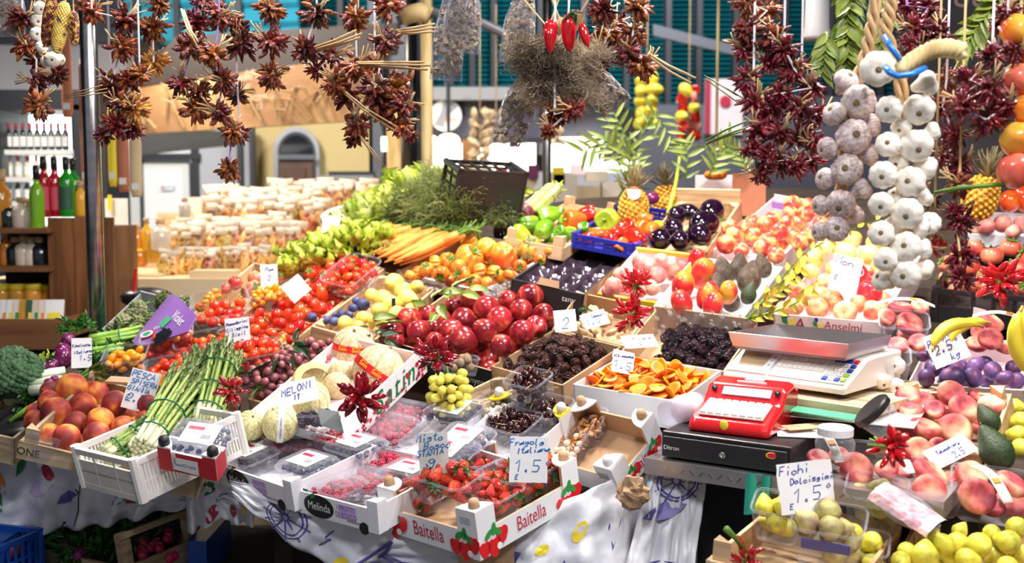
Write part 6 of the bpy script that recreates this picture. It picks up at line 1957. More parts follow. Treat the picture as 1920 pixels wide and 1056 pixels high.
pack(k1,875,838,'lidded pack of blueberries with a printed label beside the cherries', BLUEB,0.014,'blueberry in the labelled pack beside the cherries', 'blueberry', 'blueberries beside the cherries',24,z=-0.035)
pack(k1,845,862,'white labelled pack with a yellow flap behind the fragole box', BLUEB,0.014,'blueberry in the yellow-flapped pack', 'blueberry', 'blueberries, yellow-flapped pack',25,z=-0.035)
price_card(at(815,888,2.30),0.064,0.088,[('Misto',-0.1,0.8,0.2,0.05),('Bosco',0.14,0.6,0.18,0.1),('STANIA',-0.1,0.45,0.15,0.1),('9.',0.06,0.14,0.28,0),('15',-0.28,0.08,0.1,0)],'grey handwritten misto bosco card among the berry boxes',0.02,0.12,0.05,9,'old_paper', 'ink_sky',0.0013)
j1 = card_box([(838,826),(965,866),(1075,775),(935,742)],0.06,'white cherry tray with yellow corner tabs', 'white_card', 'white_card')
corner_posts(j1,(3,2),0.012,0.045,'white_card', 'white_card', 'white_card', tab='yellow_card')
ptext(j1.walls[3],'Frutta', 'ink_red',0.022,0.0,0.035)
for ch in [x for x in j1.root.children if x.name.startswith('corner_post')]:
 text('SOLAR', 'ink_black',0.013,ch, T(0.022 if ch.matrix_local.translation.x < 0 else -0.022,-0.035,0.0775))
def cherries(px, py, label, clabel, grp, seed, z, w, d, H, heap=0.015,yaw=0.0,tx=0.0,layers=1.6,cr=None, most=60):
 p = punnet(inc(cr or j1,px, py, z, yaw, tx),w, d, H, label)
 pts = drop(w * 0.92,d * 0.92,0.0115,0.0,heap, seed, layers, most)
 pile([CHERRY, CHERRYS, CHERRYS],p.M, pts,0.023,clabel, 'cherry', grp, seed,0.1,0.6)
cherries(968,822,'low punnet of black cherries behind the fragole card', 'black cherry in the low punnet behind the fragole card', 'cherries, low punnet',1,-0.05,0.14,0.10,0.055,0.015)
cherries(1030,795,'punnet of black cherries beside the almond box', 'black cherry in the punnet beside the almond box', 'cherries beside the almonds',2,-0.05,0.13,0.10,0.055,0.012)
p = punnet(inc(j1,932,792,-0.045),0.105,0.09,0.06,'clear punnet of shelled white nuts beside the cherries')
pile(NUT, p.M, drop(0.095,0.08,0.0075,-0.012,0.004,5,2.2,90),0.015,'white shelled nut in the punnet beside the cherries', 'nut', 'white nuts in the punnet',5)
cherries(1003,762,'tall punnet of black cherries raised above the cherry tray', 'black cherry in the tall raised punnet', 'cherries, tall punnet',3,-0.012,0.11,0.085,0.085,0.02,layers=3.0,most=75)
# wooden box end, the white grapes and the nuts behind them
wg = wood_crate([(845,745),(905,757),(990,715),(935,704)],0.06,'small wooden box end behind the white grapes', mat='wood_old', post_up=0.0)
Pg = on(826,672,0.09)
p = punnet(level(on(862,703,0.01),0.2),0.10,0.08,0.045,'clear punnet of walnuts behind the white grapes')
pile(WALNUT, p.M, drop(0.09,0.07,0.012,0.0,0.012,4,1.6,24),0.024,'walnut in the clear punnet behind the white grapes', 'walnut', 'walnuts behind the grapes',4)
grape_bunch(MT(on(840,703,0.075)) @ T(0,0,0.0,-0.25,-0.15),'bunch of yellow-green grapes hanging over the berry tray', 'white_grape',62,0.125,0.052,0.0118,4,1.2)
# ---------------------------------------------------------------- middle rows, far end to near end
# artichoke boxes
ab = card_box([(196,622),(268,640),(345,572),(262,548)],0.07,'open box of artichokes with a green edge beside the steel pole', 'green_card', 'grey_card', heights=(0.6,0.9,1.2,1.1),h=0.01)
heap_px([(245,592,30),(268,588,32),(228,606,30),(255,608,30),(285,598,28),(240,616,26),(276,606,28),(218,616,24),(262,575,28)],0.045,ARTI, 'green artichoke in the box with the green edge', 'artichoke', 'artichokes in the green-edged box',3)
vb = thing('artichoke_box_lid', 'purple printed artichoke box standing on edge beside the tomatoes', 'box', None)
a_, b_, c_, d_ = at(262,648,3.12),at(300,655,3.05),at(367,600,3.12),at(330,555,3.28)
def free_quad(name, P, th, mat, par):
 n = (P[1] - P[0]).cross(P[3] - P[0]).normalized()
 return MB().add(list(P) + [p - n * th for p in P],[(0,1,2,3),(7,6,5,4),(0,4,5,1),(1,5,6,2),(2,6,7,3),(3,7,4,0)]).build(name, mat, par),n
P4 = [at(263,650,3.10),at(352,622,3.02),at(367,590,3.06),at(330,553,3.20)]
pan, nn = free_quad('printed_panel', P4,0.006,'purple_card', vb)
q0 = [at(247,640,3.16),P4[0],P4[3],at(318,552,3.26)]
free_quad('edge_panel', q0,0.006,'purple_card', vb)
ux = (P4[1] - P4[0]).normalized()
ctr = (P4[0] + P4[2]) / 2
dg = (P4[2] - P4[3]).normalized()
fx = frame(ctr + nn * 0.003,dg, nn.cross(dg),nn)
text('Violet', 'ink_white',0.042,vb, fx @ T(-0.005,0.045,0),sx=0.8)
text('ia Viola', 'ink_white',0.022,vb, fx @ T(-0.06,-0.02,0,0,0,0.9),sx=0.8)
MB().box((0,0,0),(0.032,0.036,0.001)).build('green_stamp', 'green_card', vb, M=fx @ T(-0.045,0.012,0.001))
for mt, s, z in (('ink_red',1,0.0008),('ink_white',0.8,0.0014),('green_card',0.5,0.002)):
 MB().prism([(0.034 * s * a,0.016 * s * b) for a, b in ELL],0,0.0006).build('oval_mark', mt, vb, M=fx @ T(-0.07,-0.05,z,0,0,0.6))
b = MB()
for k in range(26):
 a = k * 2.4
 r = 0.006 * math.sqrt(k)
 b.ball((r * math.cos(a),r * 0.9 * math.sin(a),0.002),(0.009,0.009,0.003),8,4)
b.build('artichoke_print', 'glass_dark', vb, M=fx @ T(0.012,-0.022,0.0))
heap_px([(322,578,34),(312,560,30),(300,570,28),(338,566,26)],0.07,ARTI, 'grey-green artichoke behind the purple box', 'artichoke', 'artichokes behind the purple box',6)
# tomato crates and punnets
o1 = wood_crate([(352,596),(470,622),(592,512),(474,490)],0.08,'pale wooden crate of mixed tomatoes behind the card', post_up=0.0,posts=False)
heap_px([(441,531,28),(480,524,34),(477,541,32),(424,541,22),(505,548,26),(520,520,24),(462,548,24),(500,536,24)],0.03,PKTOM, 'large pinkish tomato in the pale crate', 'tomato', 'large tomatoes in the pale crate',4)
heap_px([(394,552,14),(404,546,14),(398,560,13),(410,556,13),(388,558,12),(416,548,13),(385,566,12)],0.02,YTOM, 'small orange tomato at the far corner of the pale crate', 'tomato', 'orange tomatoes in the pale crate',5)
price_card(on(506,545,0.03),0.055,0.085,[('Pom',0.05,0.75,0.14,0),('2',0,0.4,0.2,0)],'upright white card among the large pink tomatoes',0.1,0.15,0.05,11)
n1 = wood_crate([(402,628),(535,648),(722,507),(600,476)],0.085,'long wooden crate of red cherry tomatoes', post_up=0.004,rims=1)
heap_px([(558,596,22),(527,607,20),(509,625,23),(545,619,20),(560,612,22),(530,630,19),(497,637,18),(562,580,22),(585,568,24),(602,578,24),(575,588,19),(604,552,26),(612,556,22),(540,590,22),(520,588,20),(545,568,22),(530,572,20),(505,595,22),(490,607,24),(478,622,24),(486,588,20),(520,560,20),(575,560,20),(555,552,20),(596,540,20),(576,536,18),(625,536,18),(470,640,20),(546,638,17),(512,645,16),(560,600,20),(470,600,18)],0.02,[TOM, TOMC, PTOM],'red cherry tomato heaped in the long wooden crate', 'tomato', 'cherry tomatoes in the long crate',6,dk=1.12)
fillp(n1,[TOM, PTOM],0.031,'red tomato in the bottom layer of the long crate', 'tomato', 'bottom tomatoes in the long crate',8,-0.006,0.0,1.3,most=140,jit=0.15)
heap_px([(525,640,14),(512,648,13),(531,634,13)],0.025,YTOM, 'yellow tomato at the near corner of the long crate', 'tomato', 'yellow tomatoes in the long crate',7)
heap_px([(585,595,20)],0.03,BPLUM, 'single blue plum lying on the cherry tomatoes', 'plum', None,8)
heap_px([(646,496,26),(620,500,22),(590,502,24),(583,512,24),(605,516,22),(630,484,24),(612,490,22),(648,478,20),(656,472,16),(596,488,22),(570,510,22),(610,530,24),(640,515,22),(600,520,22),(622,520,24),(655,488,20)],0.02,[TOM, TOMC],'red vine tomato heaped at the back of the tomato crate', 'tomato', 'vine tomatoes at the back',9,dk=1.1)
def tompun(px, py, w, d, H, label, tlabel, grp, seed, specs, sz, h=-0.02,yaw=0.0,tx=0.0,ty=0.0,layers=2.0,heap=0.015,most=45,top=-0.004):
 p = punnet(slope(px, py, h, yaw, tx, ty),w, d, H, label, lid=0)
 pts = drop(w * 0.94,d * 0.94,sz * 0.45,top, heap, seed, layers, most + 15)
 pile(specs, p.M, pts, sz, tlabel, 'tomato', grp, seed,0.12)
 return p
tompun(662,535,0.13,0.19,0.06,'clear punnet of plum tomatoes tilted at the back of the tomato crate', 'plum tomato in the tilted back punnet', 'plum tomatoes in the back punnet',1,[PTOM, PTOMC],0.036,0.012,-0.5,0.12,0.1,1.6,0.02,30)
tompun(515,572,0.15,0.10,0.055,'clear punnet of small yellow tomatoes beside the white card', 'small yellow tomato in the punnet beside the white card', 'yellow tomatoes beside the white card',2,[YTOM],0.024,-0.01,0.3,layers=1.8)
tompun(420,600,0.17,0.11,0.08,'large clear punnet of cherry tomatoes tilted up on its side', 'cherry tomato in the large tilted punnet', 'cherry tomatoes in the tilted punnet',3,[TOM, TOMC],0.034,0.02,0.15,0.45,0,1.1,0.0,22,-0.03)
tompun(322,668,0.15,0.10,0.075,'tall clear punnet of red tomatoes with a few yellow ones', 'red tomato in the tall punnet below the purple box', 'tomatoes in the tall punnet',4,[TOM, PTOM, TOM, YTOM],0.033,-0.01,0.25,layers=2.6,heap=0.02)
tompun(385,668,0.16,0.10,0.06,'clear punnet of cherry tomatoes left of the tomato card', 'cherry tomato in the punnet below the tomato card', 'cherry tomatoes below the tomato card',5,[TOM, PTOM],0.028,-0.01,0.3,layers=1.8,top=-0.012)
tompun(335,712,0.17,0.11,0.055,'low clear punnet of red tomatoes behind the asparagus', 'red tomato in the low punnet behind the asparagus', 'tomatoes behind the asparagus',6,[PTOM, TOM],0.03,-0.02,0.35,layers=1.8)
tompun(482,690,0.16,0.115,0.06,'clear punnet of glossy cherry tomatoes beside the red grapes', 'glossy cherry tomato in the punnet beside the red grapes', 'tomatoes beside the red grapes',7,[TOM, TOMC],0.034,-0.01,0.3,layers=1.8,heap=0.03)
tompun(243,693,0.125,0.09,0.055,'clear punnet of yellow plum tomatoes behind the peach card', 'yellow plum tomato in the punnet behind the peach card', 'yellow tomatoes behind the peach card',8,[YTOM],0.030,0.0,0.05,0.15,0,2.0,0.02)
heap_px([(438,706,13),(446,714,14),(434,718,14),(443,726,14),(430,728,13)],0.02,YTOM, 'small orange tomato beside the upright asparagus', 'tomato', 'orange tomatoes beside the asparagus',12)
price_card(on(448,652,0.05),0.068,0.085,[('Pomodorini',0.0,0.80,0.12,0.15),('Ciliegino',0.0,0.6,0.12,0.15),('Sicil',0.05,0.4,0.13,0.15),('3',0.15,0.1,0.16,0)],'handwritten tomato card with torn edges before the tilted punnet',0.1,0.2,0.08,13,cut=0.012)
price_card(on(568,556,0.06),0.068,0.068,[],'blank white card set on its corner among the tomatoes',0.0,0.35,0.72,15,cut=0.01)
o = MB().box((0,0,0),(0.2,0.03,0.008)).build('wood_slat', 'wood', None, M=slope(262,716,0.03,-0.25))
tag(o, 'loose wooden slat behind the handwritten peach card', 'slat')
o = MB().box((0,0,0),(0.05,0.035,0.004)).build('orange_tag', 'ink_orange', None, M=slope(300,712,0.04,-0.6,0.5))
tag(o, 'orange torn tag beside the peach card', 'tag')
# red grapes in their box, and the melons
gb = card_box([(468,748),(556,774),(640,662),(548,640)],0.07,'cardboard box of red grapes beside the melons', 'cardboard', 'cardboard')
for k,(px, py, lb) in enumerate(((500,712,'red grape bunch at the front of the grape box'),(545,690,'red grape bunch in the middle of the grape box'),(590,668,'red grape bunch at the back of the grape box, beside the upper melon'))):
 grape_bunch(inc(gb, px, py,0.02) @ T(0,0,0,math.pi / 2 - 0.15,0,0.9 * k) @ T(0,0,0.05),lb, 'red_grape',56,0.12,0.05,0.0105,30 + k,1.1)
VLEAF, VLG = [],[]
for s in range(2):
 b = MB()
 b.leaf((0,0,0),(1,0,0.1),(0,0,1),0.085,0.034,0,0.04,0.7 - s * 0.5,8,s)
 VLEAF.append(b.mesh('leaf', 'leaf_dark'))
 VLG.append(b.mesh('leaf', 'bay_leaf'))
def leafat(M, label, k=0,s=1.0,mat=None):
 o = link('leaf', VLEAF[k % 2] if not mat else mat, None, M @ T(s=s))
 return tag(o, label, 'leaf')
for k,(px, py, a, rx) in enumerate(((528,672,-1.9,0.6),(543,664,-1.2,0.5),(552,648,-0.9,0.3),(558,640,1.7,-0.7),(560,650,0.1,0.0),(512,680,-2.3,0.4))):
 leafat(slope(px, py,0.06,a, rx),'dark green leaf on the red grapes, ' + ('hanging over the front bunch', 'second from the front', 'beside the crate corner', 'standing upright at the crate corner', 'lying along the crate', 'curled at the tomato punnet')[k],k,1.0)
mb = card_box([(465,748),(640,792),(796,652),(628,610)],0.08,'white melon box with red star print', 'white_card', 'pink_card', heights=(0.35,1.0,0.7,0.5),h=0.085,outers={3: 'cardboard'})
w1 = mb.walls[1]
text('Satin', 'ink_green',0.088,w1,T(0.035,-0.0016,0.040,math.pi / 2),shear=0.25,sx=0.9,space=1.2)
rg2 = random.Random(2)
for k in range(60):
 x = rg2.uniform(-mb.d / 2 + 0.02,mb.d / 2 - 0.01)
 z = rg2.uniform(0.004,0.012 + 0.05 * max(0,(x + mb.d / 2) / mb.d) ** 1.5 + 0.01)
 pshape(w1,[(math.cos(a * 0.628) * (1 if a % 2 else 0.45),math.sin(a * 0.628) * (1 if a % 2 else 0.45)) for a in range(10)],'ink_maroon' if k % 3 else 'label_red', x, z, rg2.uniform(0.003,0.011),name='star')
fp = free_quad('folded_flap',[at(602,798,2.24),at(644,812,2.22),at(634,772,2.23),at(594,765,2.26)],0.004,'grey_card', mb.root)[0]
fp.matrix_parent_inverse = mb.B.inverted()
heap_px([(710,696,100,MELON, 'largest netted melon with a slanting red paper band, nearest the star print'),(664,652,84,MELON, 'netted melon with a red paper band at the back corner of the melon box'),(583,749,72,GMELON, 'greenish netted melon in a mesh of string behind the meloni card'),(526,795,70,GMELON, 'netted melon with a white paper band on the berry packs'),(468,798,58,GMELON, 'small pale green melon beside the white basket'),(632,724,54,MELON, 'small netted melon with an oval red sticker'),(640,700,50,MELON, 'netted melon in the gap between the banded ones')],0.035,MELON, 'melon', 'melon', None,11,0.0,up=lambda r: Euler((-0.5 + r.uniform(-.2, .2),r.uniform(-.3, .5),r.uniform(0,6))).to_matrix().to_4x4())
mel = [o for o in COL.objects if o.name.startswith('melon') and o.parent is None]
def band(o, mat, words_, ang=0.15,w=0.14,ink='ink_yellow', yaw=0.0):
 """Paper band round a melon, facing the aisle."""
 P = o.matrix_basis.translation
 s = o.matrix_basis.to_scale().x
 M = toward(P, ang) @ Matrix.Scale(s,4)
 L = o.matrix_basis.inverted() @ M
 b = MB()
 n = 40
 vs = []
 for k in range(n):
  a = 2 * math.pi * k / n
  for y in (-w / 2,w / 2):
   r = math.sqrt(0.512 ** 2 - y * y)
   vs.append((r * math.sin(a),y, r * math.cos(a)))
 b.add(vs,[(2 * k,(2 * k + 2) % (2 * n),(2 * k + 3) % (2 * n),2 * k + 1) for k in range(n)])
 bd = b.build('paper_band', mat, o, smooth=1, M=L)
 for k, tx in enumerate(words_):
  a = (k - (len(words_) - 1) / 2) * 0.62 + yaw
  text(tx, ink,0.115,bd, Matrix.Rotation(a,4,'Y') @ T(0,0,0.516),sx=0.95)
  MB().box((0,0.056,0.514),(0.18,0.008,0.002)).build('dots', ink, bd, M=Matrix.Rotation(a,4,'Y'))
band(mel[0],'label_red',['Satin', 'Satin', 'Satin'],-0.62,0.15,yaw=-0.1)
band(mel[1],'label_red',['Satin', 'Satin', 'Satin'],-0.16,0.15,yaw=0.1)
band(mel[3],'ink_white',['melone', 'retato'],1.5,0.17,'ink_black')
st = MB().lathe([(0,0),(0.10,0),(0.10,0.01),(0,0.012)],16).build('oval_sticker', 'label_red', mel[5],M=mel[5].matrix_basis.inverted() @ toward(mel[5].matrix_basis.translation,0,0,0.1) @ T(-0.003,0.003,0.025,s=0.05))
hm = thing('cut_melon', 'half melon showing orange flesh before the red grapes', 'melon', slope(592,712,0.03) @ T(0,0,0,0.95,0.25,0.4))
b = MB().surf(24,14,lambda p, t: (0.062 * math.sin(t) * math.cos(p),0.05 * math.sin(t) * math.sin(p),min(0.0,0.062 * math.cos(t))))
b.build('rind', 'green_melon', hm, smooth=1)
MB().lathe([(0.0,-0.004),(0.03,-0.001),(0.057,0.002),(0.060,0.0)],24).build('flesh', 'melon_flesh', hm, smooth=1, M=T(s=(1,0.82,1)))
price_card(at(566,756,2.46),0.082,0.055,[('MELONI',-0.05,0.5,0.3,0.12),('IT',-0.1,0.2,0.2,0.1)],'handwritten meloni card before the green melon',0.1,0.4,0.22,17)
for k,(px, py, a) in enumerate(((705,628,0.9),(716,632,0.2),(722,640,-0.7),(694,632,2.6))):
 leafat(slope(px, py,0.07,a,0.2),'dark green leaf above the largest melon, ' + ('pointing up', 'pointing right', 'drooping', 'pointing left')[k],k,0.7)
# pears and plums
qb = wood_crate([(581,612),(700,640),(812,545),(716,512)],0.085,'wooden crate of pears and blue plums', post_up=0.004)
heap_px([(627,603,20),(641,589,20),(655,592,18),(662,578,18),(680,572,28),(625,592,18),(612,600,18),(668,564,18),(640,606,18)],0.02,BPLUM, 'blue plum at the corner of the pear crate', 'plum', 'blue plums in the pear crate',4)
heap_px([(648,606,30),(682,596,26),(700,602,24),(671,612,22),(716,608,22)],0.01,PEAR, 'pale green pear lying before the plastic punnet', 'pear', 'pears before the punnet',5)
p = punnet(inc(qb,735,585,-0.035,0.2),0.15,0.115,0.09,'tall clear punnet of yellow pears')
heap_px([(738,532,40),(716,560,34),(765,560,36),(735,570,34),(782,538,26),(755,546,34),(712,582,30),(742,588,30),(770,582,28),(698,555,26)],0.055,PEAR, 'yellow pear in the tall clear punnet', 'pear', 'pears in the tall punnet',6)
MB().box((0,0,0),(0.011,0.002,0.04)).build('dark_label', 'ink_black', p.root, M=p.B.inverted() @ toward(at(738,572,depth(on(738,572,0.05)) - 0.075)) @ T(0,0,0,math.pi / 2))
# nectarines
rb_ = card_box([(716,636),(935,700),(1052,592),(852,540)],0.075,'black printed box of nectarines', 'black_card', 'cardboard')
ptext(rb_.walls[0],'tanynature', 'ink_white',0.030,rb_.w * 0.36,0.03,sx=0.8)
MB().box((0,0,0),(0.03,0.001,0.03)).build('printed_square', 'ink_grey', rb_.walls[0],M=T(rb_.w * 0.03,-0.001,0.05))
ptext(rb_.walls[2],'tany', 'ink_white',0.026,-rb_.w * 0.3,0.05,sx=0.8)
heap_px([(869,639,51),(908,622,47),(940,648,40),(845,623,46),(979,624,44),(936,599,46),(868,601,45),(1005,612,38),(1019,591,40),(977,582,40),(994,556,46),(911,578,45),(953,620,46),(887,564,45),(900,652,36),(832,650,36),(785,622,42),(734,622,44),(766,600,45),(812,618,36),(827,601,38),(953,564,36),(815,640,32),(851,578,36),(1028,604,30),(968,648,34),(765,635,36),(960,600,40),(740,640,36),(800,590,36)],0.035,[NECT, NECT, NECTS],'dark red nectarine heaped in the black printed box', 'nectarine', 'nectarines in the black box',8,dk=1.12)
fillp(rb_, NECT,0.07,'nectarine in the lower layer of the black box', 'nectarine', 'lower nectarines in the black box',5,-0.012,0.01,1.0,most=60)
for k,(px, py, a, s) in enumerate(((700,602,0.6,1.1),(706,612,0.2,0.9),(690,615,2.8,0.8),(810,560,1.0,0.9),(832,552,0.4,1.0),(850,540,0.8,1.1),(868,552,-0.5,0.9),(800,575,2.4,0.8),(825,575,-1.3,0.9),(818,590,-1.8,0.8),(880,545,0.3,0.9),(842,562,1.6,0.8))):
 o = leafat(slope(px, py,0.075,a,0.35 * (-1) ** k),'green leaf among the nectarines, ' + ('beside the pear punnet', 'lying flat before the pears', 'under the pears', 'left of the back leaves', 'at the back of the box', 'highest of the back leaves', 'beside the back nectarines', 'bent down to the left', 'hanging in front', 'tip over a nectarine', 'farthest right', 'standing upright')[k],k, s)
 o.data = VLG[k % 2]
# orange ribbed tomatoes in a white basket
tb = plastic_crate([(745,512),(905,545),(1048,470),(884,438)],0.05,'white plastic basket of ribbed orange tomatoes', 'white_plastic', n=(14,20),h=-0.03)
heap_px([(945,478,52,BEEF, 'large yellow and orange ribbed tomato in the white basket'),(993,465,50,BEEF, 'tall orange ribbed tomato at the back of the white basket'),(880,484,56,BEEF, 'large orange ribbed tomato on top of the heap'),(914,468,48,BEEF, 'orange ribbed tomato between the large ones'),(882,450,46,BEEF, 'ribbed tomato at the top back of the heap'),(840,490,36),(828,515,34),(866,515,36),(900,508,30),(925,510,26),(800,505,30),(785,512,28),(955,515,26),(935,520,30),(860,500,30),(1030,470,22),(815,492,28),(1012,488,24),(890,528,30),(975,500,28),(845,525,28),(770,518,24)],0.025,[OTOM, BEEF, OTOM],'orange tomato in the white plastic basket', 'tomato', 'orange tomatoes in the white basket',9)
fillp(tb,[OTOM],0.06,'orange tomato low in the white basket', 'tomato', 'low orange tomatoes in the white basket',3,-0.012,0.0,0.9,most=30)
# carrots with their feathery tops
cb = card_box([(640,478),(745,502),(880,432),(770,408)],0.06,'low cardboard tray of carrots', 'cardboard', 'cardboard', heights=(0.5,0.8,1,0.6))
rc = random.Random(4)
for k in range(46):
 u = k / 45
 tip = on(648 + 104 * u + rc.uniform(-6,6),458 + 38 * u + rc.uniform(-5,5),0.01 + 0.03 * rc.random())
 end = on(740 + 128 * u + rc.uniform(-6,6),426 + 16 * u + rc.uniform(-5,5),0.05 + 0.03 * rc.random())
 d = end - tip
 L = d.length * rc.uniform(0.85,1.05)
 inst(rc.choice(CARROT),MT(end) @ d.to_track_quat('Z', 'Y').to_matrix().to_4x4() @ Matrix.Diagonal((0.19,0.19,L,1)),'slim orange carrot in the fan laid on the low tray', 'carrot', 'carrots in the low tray')
DILL = wisps('carrot_greens', 'dill',300,0.2,0.0012,3,1.3,7)
for k,(px, py, rx, ry, s) in enumerate(((800,432,-0.5,-0.3,1.0),(835,440,-0.4,0.1,1.0),(875,445,-0.3,0.4,1.0),(850,412,-0.6,0.0,1.0),(815,405,-0.6,-0.3,1.0),(895,425,-0.2,0.5,0.85))):
 o = link('carrot_greens', DILL, None, MT(on(px, py,0.02)) @ T(0,0,0,rx, ry, k, s))
 tag(o, 'feathery green carrot tops, ' + ('at the left end of the heap', 'in front beside the orange tomatoes', 'beside the radicchio crate', 'in the middle below the black crate', 'behind the carrots near the lettuce', 'at the right end of the heap')[k],'carrot tops')
BR2 = wisps('broccolini', 'dill',240,0.09,0.0014,6,1.6,6)
o = link('broccolini', BR2,None, MT(on(723,492,-0.02)) @ T(0,0,0,-0.3,0,0))
tag(o, 'small tuft of dark green tops before the carrots', 'greens')
# empty black tray with moulded cups
sb = card_box([(958,524),(1098,552),(1180,478),(1068,450)],0.085,'black printed box with an empty moulded tray', 'black_card', 'black_card', outers={1: 'cardboard',3: 'cardboard'})
text('tanynature.com', 'ink_white',0.026,sb.walls[2],T(0,0.0075,0.06,math.pi / 2,0,math.pi),sx=0.85)
ptext(sb.walls[0],'tany', 'ink_white',0.025,sb.w * 0.3,0.06)
b = MB()
nx, ny = 4,5
def cup(u, v):
 x, y = (u - 0.5) * (sb.w - 0.015),(v - 0.5) * (sb.d - 0.015)
 fx, fy = u * nx, v * ny + 0.5 * (int(u * nx) % 2)
 q = math.sin(math.pi * (fx % 1)) * math.sin(math.pi * (fy % 1))
 return (x, y,-0.012 - 0.045 * max(0,q) ** 0.6 + 0.006 * mnoise.noise(Vector((u * 9,v * 9,0))))
b.grid(64,70,cup)
b.build('moulded_tray', 'tray_purple', sb.root, smooth=1, M=T(0,0,sb.H))
for k in (0,2):
 MB().prism([(-0.035,0),(0.035,0),(0.03,0.022),(-0.03,0.022)],0,0.006).build('carry_flap', 'cardboard', sb.walls[k],M=T(0,0.004,sb.H, math.pi / 2 - 0.4))
# dates, dried mushrooms, prunes, apricots
db = card_box([(920,692),(1055,718),(1166,655),(1036,614)],0.085,'cardboard box of dates', 'cardboard', 'cardboard')
fillp(db, DATE,0.043,'wrinkled dark brown date heaped in the cardboard box', 'date', 'dates in the cardboard box',5,0.0,0.05,1.7,most=150,sp=0.72)
MB().lathe([(0,0),(0.008,0),(0.008,0.001),(0,0.001)],12).build('vent_hole', 'dark_void', db.walls[0],M=T(0.03,-0.0005,0.055,math.pi / 2))
price_card(on(1062,622,0.035),0.062,0.062,[('2',0.0,0.15,0.5,0)],'white card with a large handwritten two at the back of the dates',0.05,0.3,0.08,19,cut=0.008)
wb2 = card_box([(1040,616),(1168,652),(1224,574),(1080,549)],0.07,'white box of dried mushrooms', 'white_card', 'cardboard')
fillp(wb2,MUSH,0.05,'pale dried mushroom piece in the white box', 'mushroom', 'dried mushrooms in the white box',6,-0.012,0.02,1.4,most=60,jit=0.3)
for k in range(3):
 leafat(slope((1085,1094,1078)[k],(584,588,592)[k],0.03,0.5 + k),'olive green dried leaf beside the mushroom card, ' + ('upper', 'middle', 'lower')[k] + ' one', k,0.6)
price_card(on(1122,612,0.035),0.075,0.05,[('1.5',-0.1,0.2,0.4,0.0),('Secchi',0.2,0.6,0.2,0.0)],'handwritten card lying slanted on the dried mushrooms',0.1,0.7,0.3,21)
xb = card_box([(1168,662),(1354,690),(1424,606),(1226,577)],0.075,'cardboard box of prunes lined with star film', 'cardboard', 'cardboard', heights=(0.85,0.9,1.15,1))
pts = [p for p in drop(xb.w * 0.9,xb.d * 0.85,0.0135,-0.018,0.03,4,1.6,200) if p[0] > -xb.w * 0.22]
pile(PRUNE, xb.M, pts,0.038,'black wrinkled prune in the star-film box', 'prune', 'prunes in the star-film box',4)
fl = MB().grid(40,24,lambda u, v: ((u - 0.5) * xb.w * 0.97,xb.d * (0.49 - 0.0 * v),0.0 + 0.02 - 0.075 * v) if False else ((u - 0.5) * xb.w * 0.99,xb.d * 0.485 - 0.012 * math.sin(v * 3) - 0.05 * v * v,0.022 - 0.085 * v + 0.006 * math.sin(u * 26 + v * 5))).build('star_film', 'star_film', xb.root, smooth=1, M=T(0,0,xb.H))
stars = MB()
for k in range(60):
 u, v = rc.random(),rc.random()
 x, y, z = (u - 0.5) * xb.w * 0.97,xb.d * 0.485 - 0.012 * math.sin(v * 3) - 0.05 * v * v - 0.008,0.024 - 0.085 * v
 s = rc.uniform(0.003,0.008)
 for a in range(3):
  stars.box((0,0,0),(2 * s,0.0004,s * 0.3),0,T(x, y, z) @ Matrix.Rotation(a * 1.047,4,'Y'))
stars.build('snowflake_pattern', 'ink_white', fl)['kind'] = 'stuff'
price_card(on(1205,652,0.01),0.095,0.06,[('Prugne',0.1,0.6,0.2,0),('2',0,0.2,0.25,0)],'pale card lying on the film beside the prunes',0.1,1.1,0.1,23)
yb = card_box([(1073,724),(1272,750),(1352,698),(1166,664)],0.075,'long white tray of dried apricots', 'white_card', 'white_card')
fillp(yb, APRI,0.047,'flat orange dried apricot heaped in the white tray', 'dried apricot', 'dried apricots in the white tray',7,-0.002,0.04,1.5,most=230,lie=(0.35,0.0,3.1,0.45),shrink=0.97,sp=0.6)
price_card(on(1166,700,0.03),0.058,0.062,[('Albicocche',0,0.72,0.14,0.1),('1.5',0.0,0.2,0.35,0)],'torn handwritten card at the corner of the apricot tray',0.2,0.5,-0.25,25,cut=0.03)
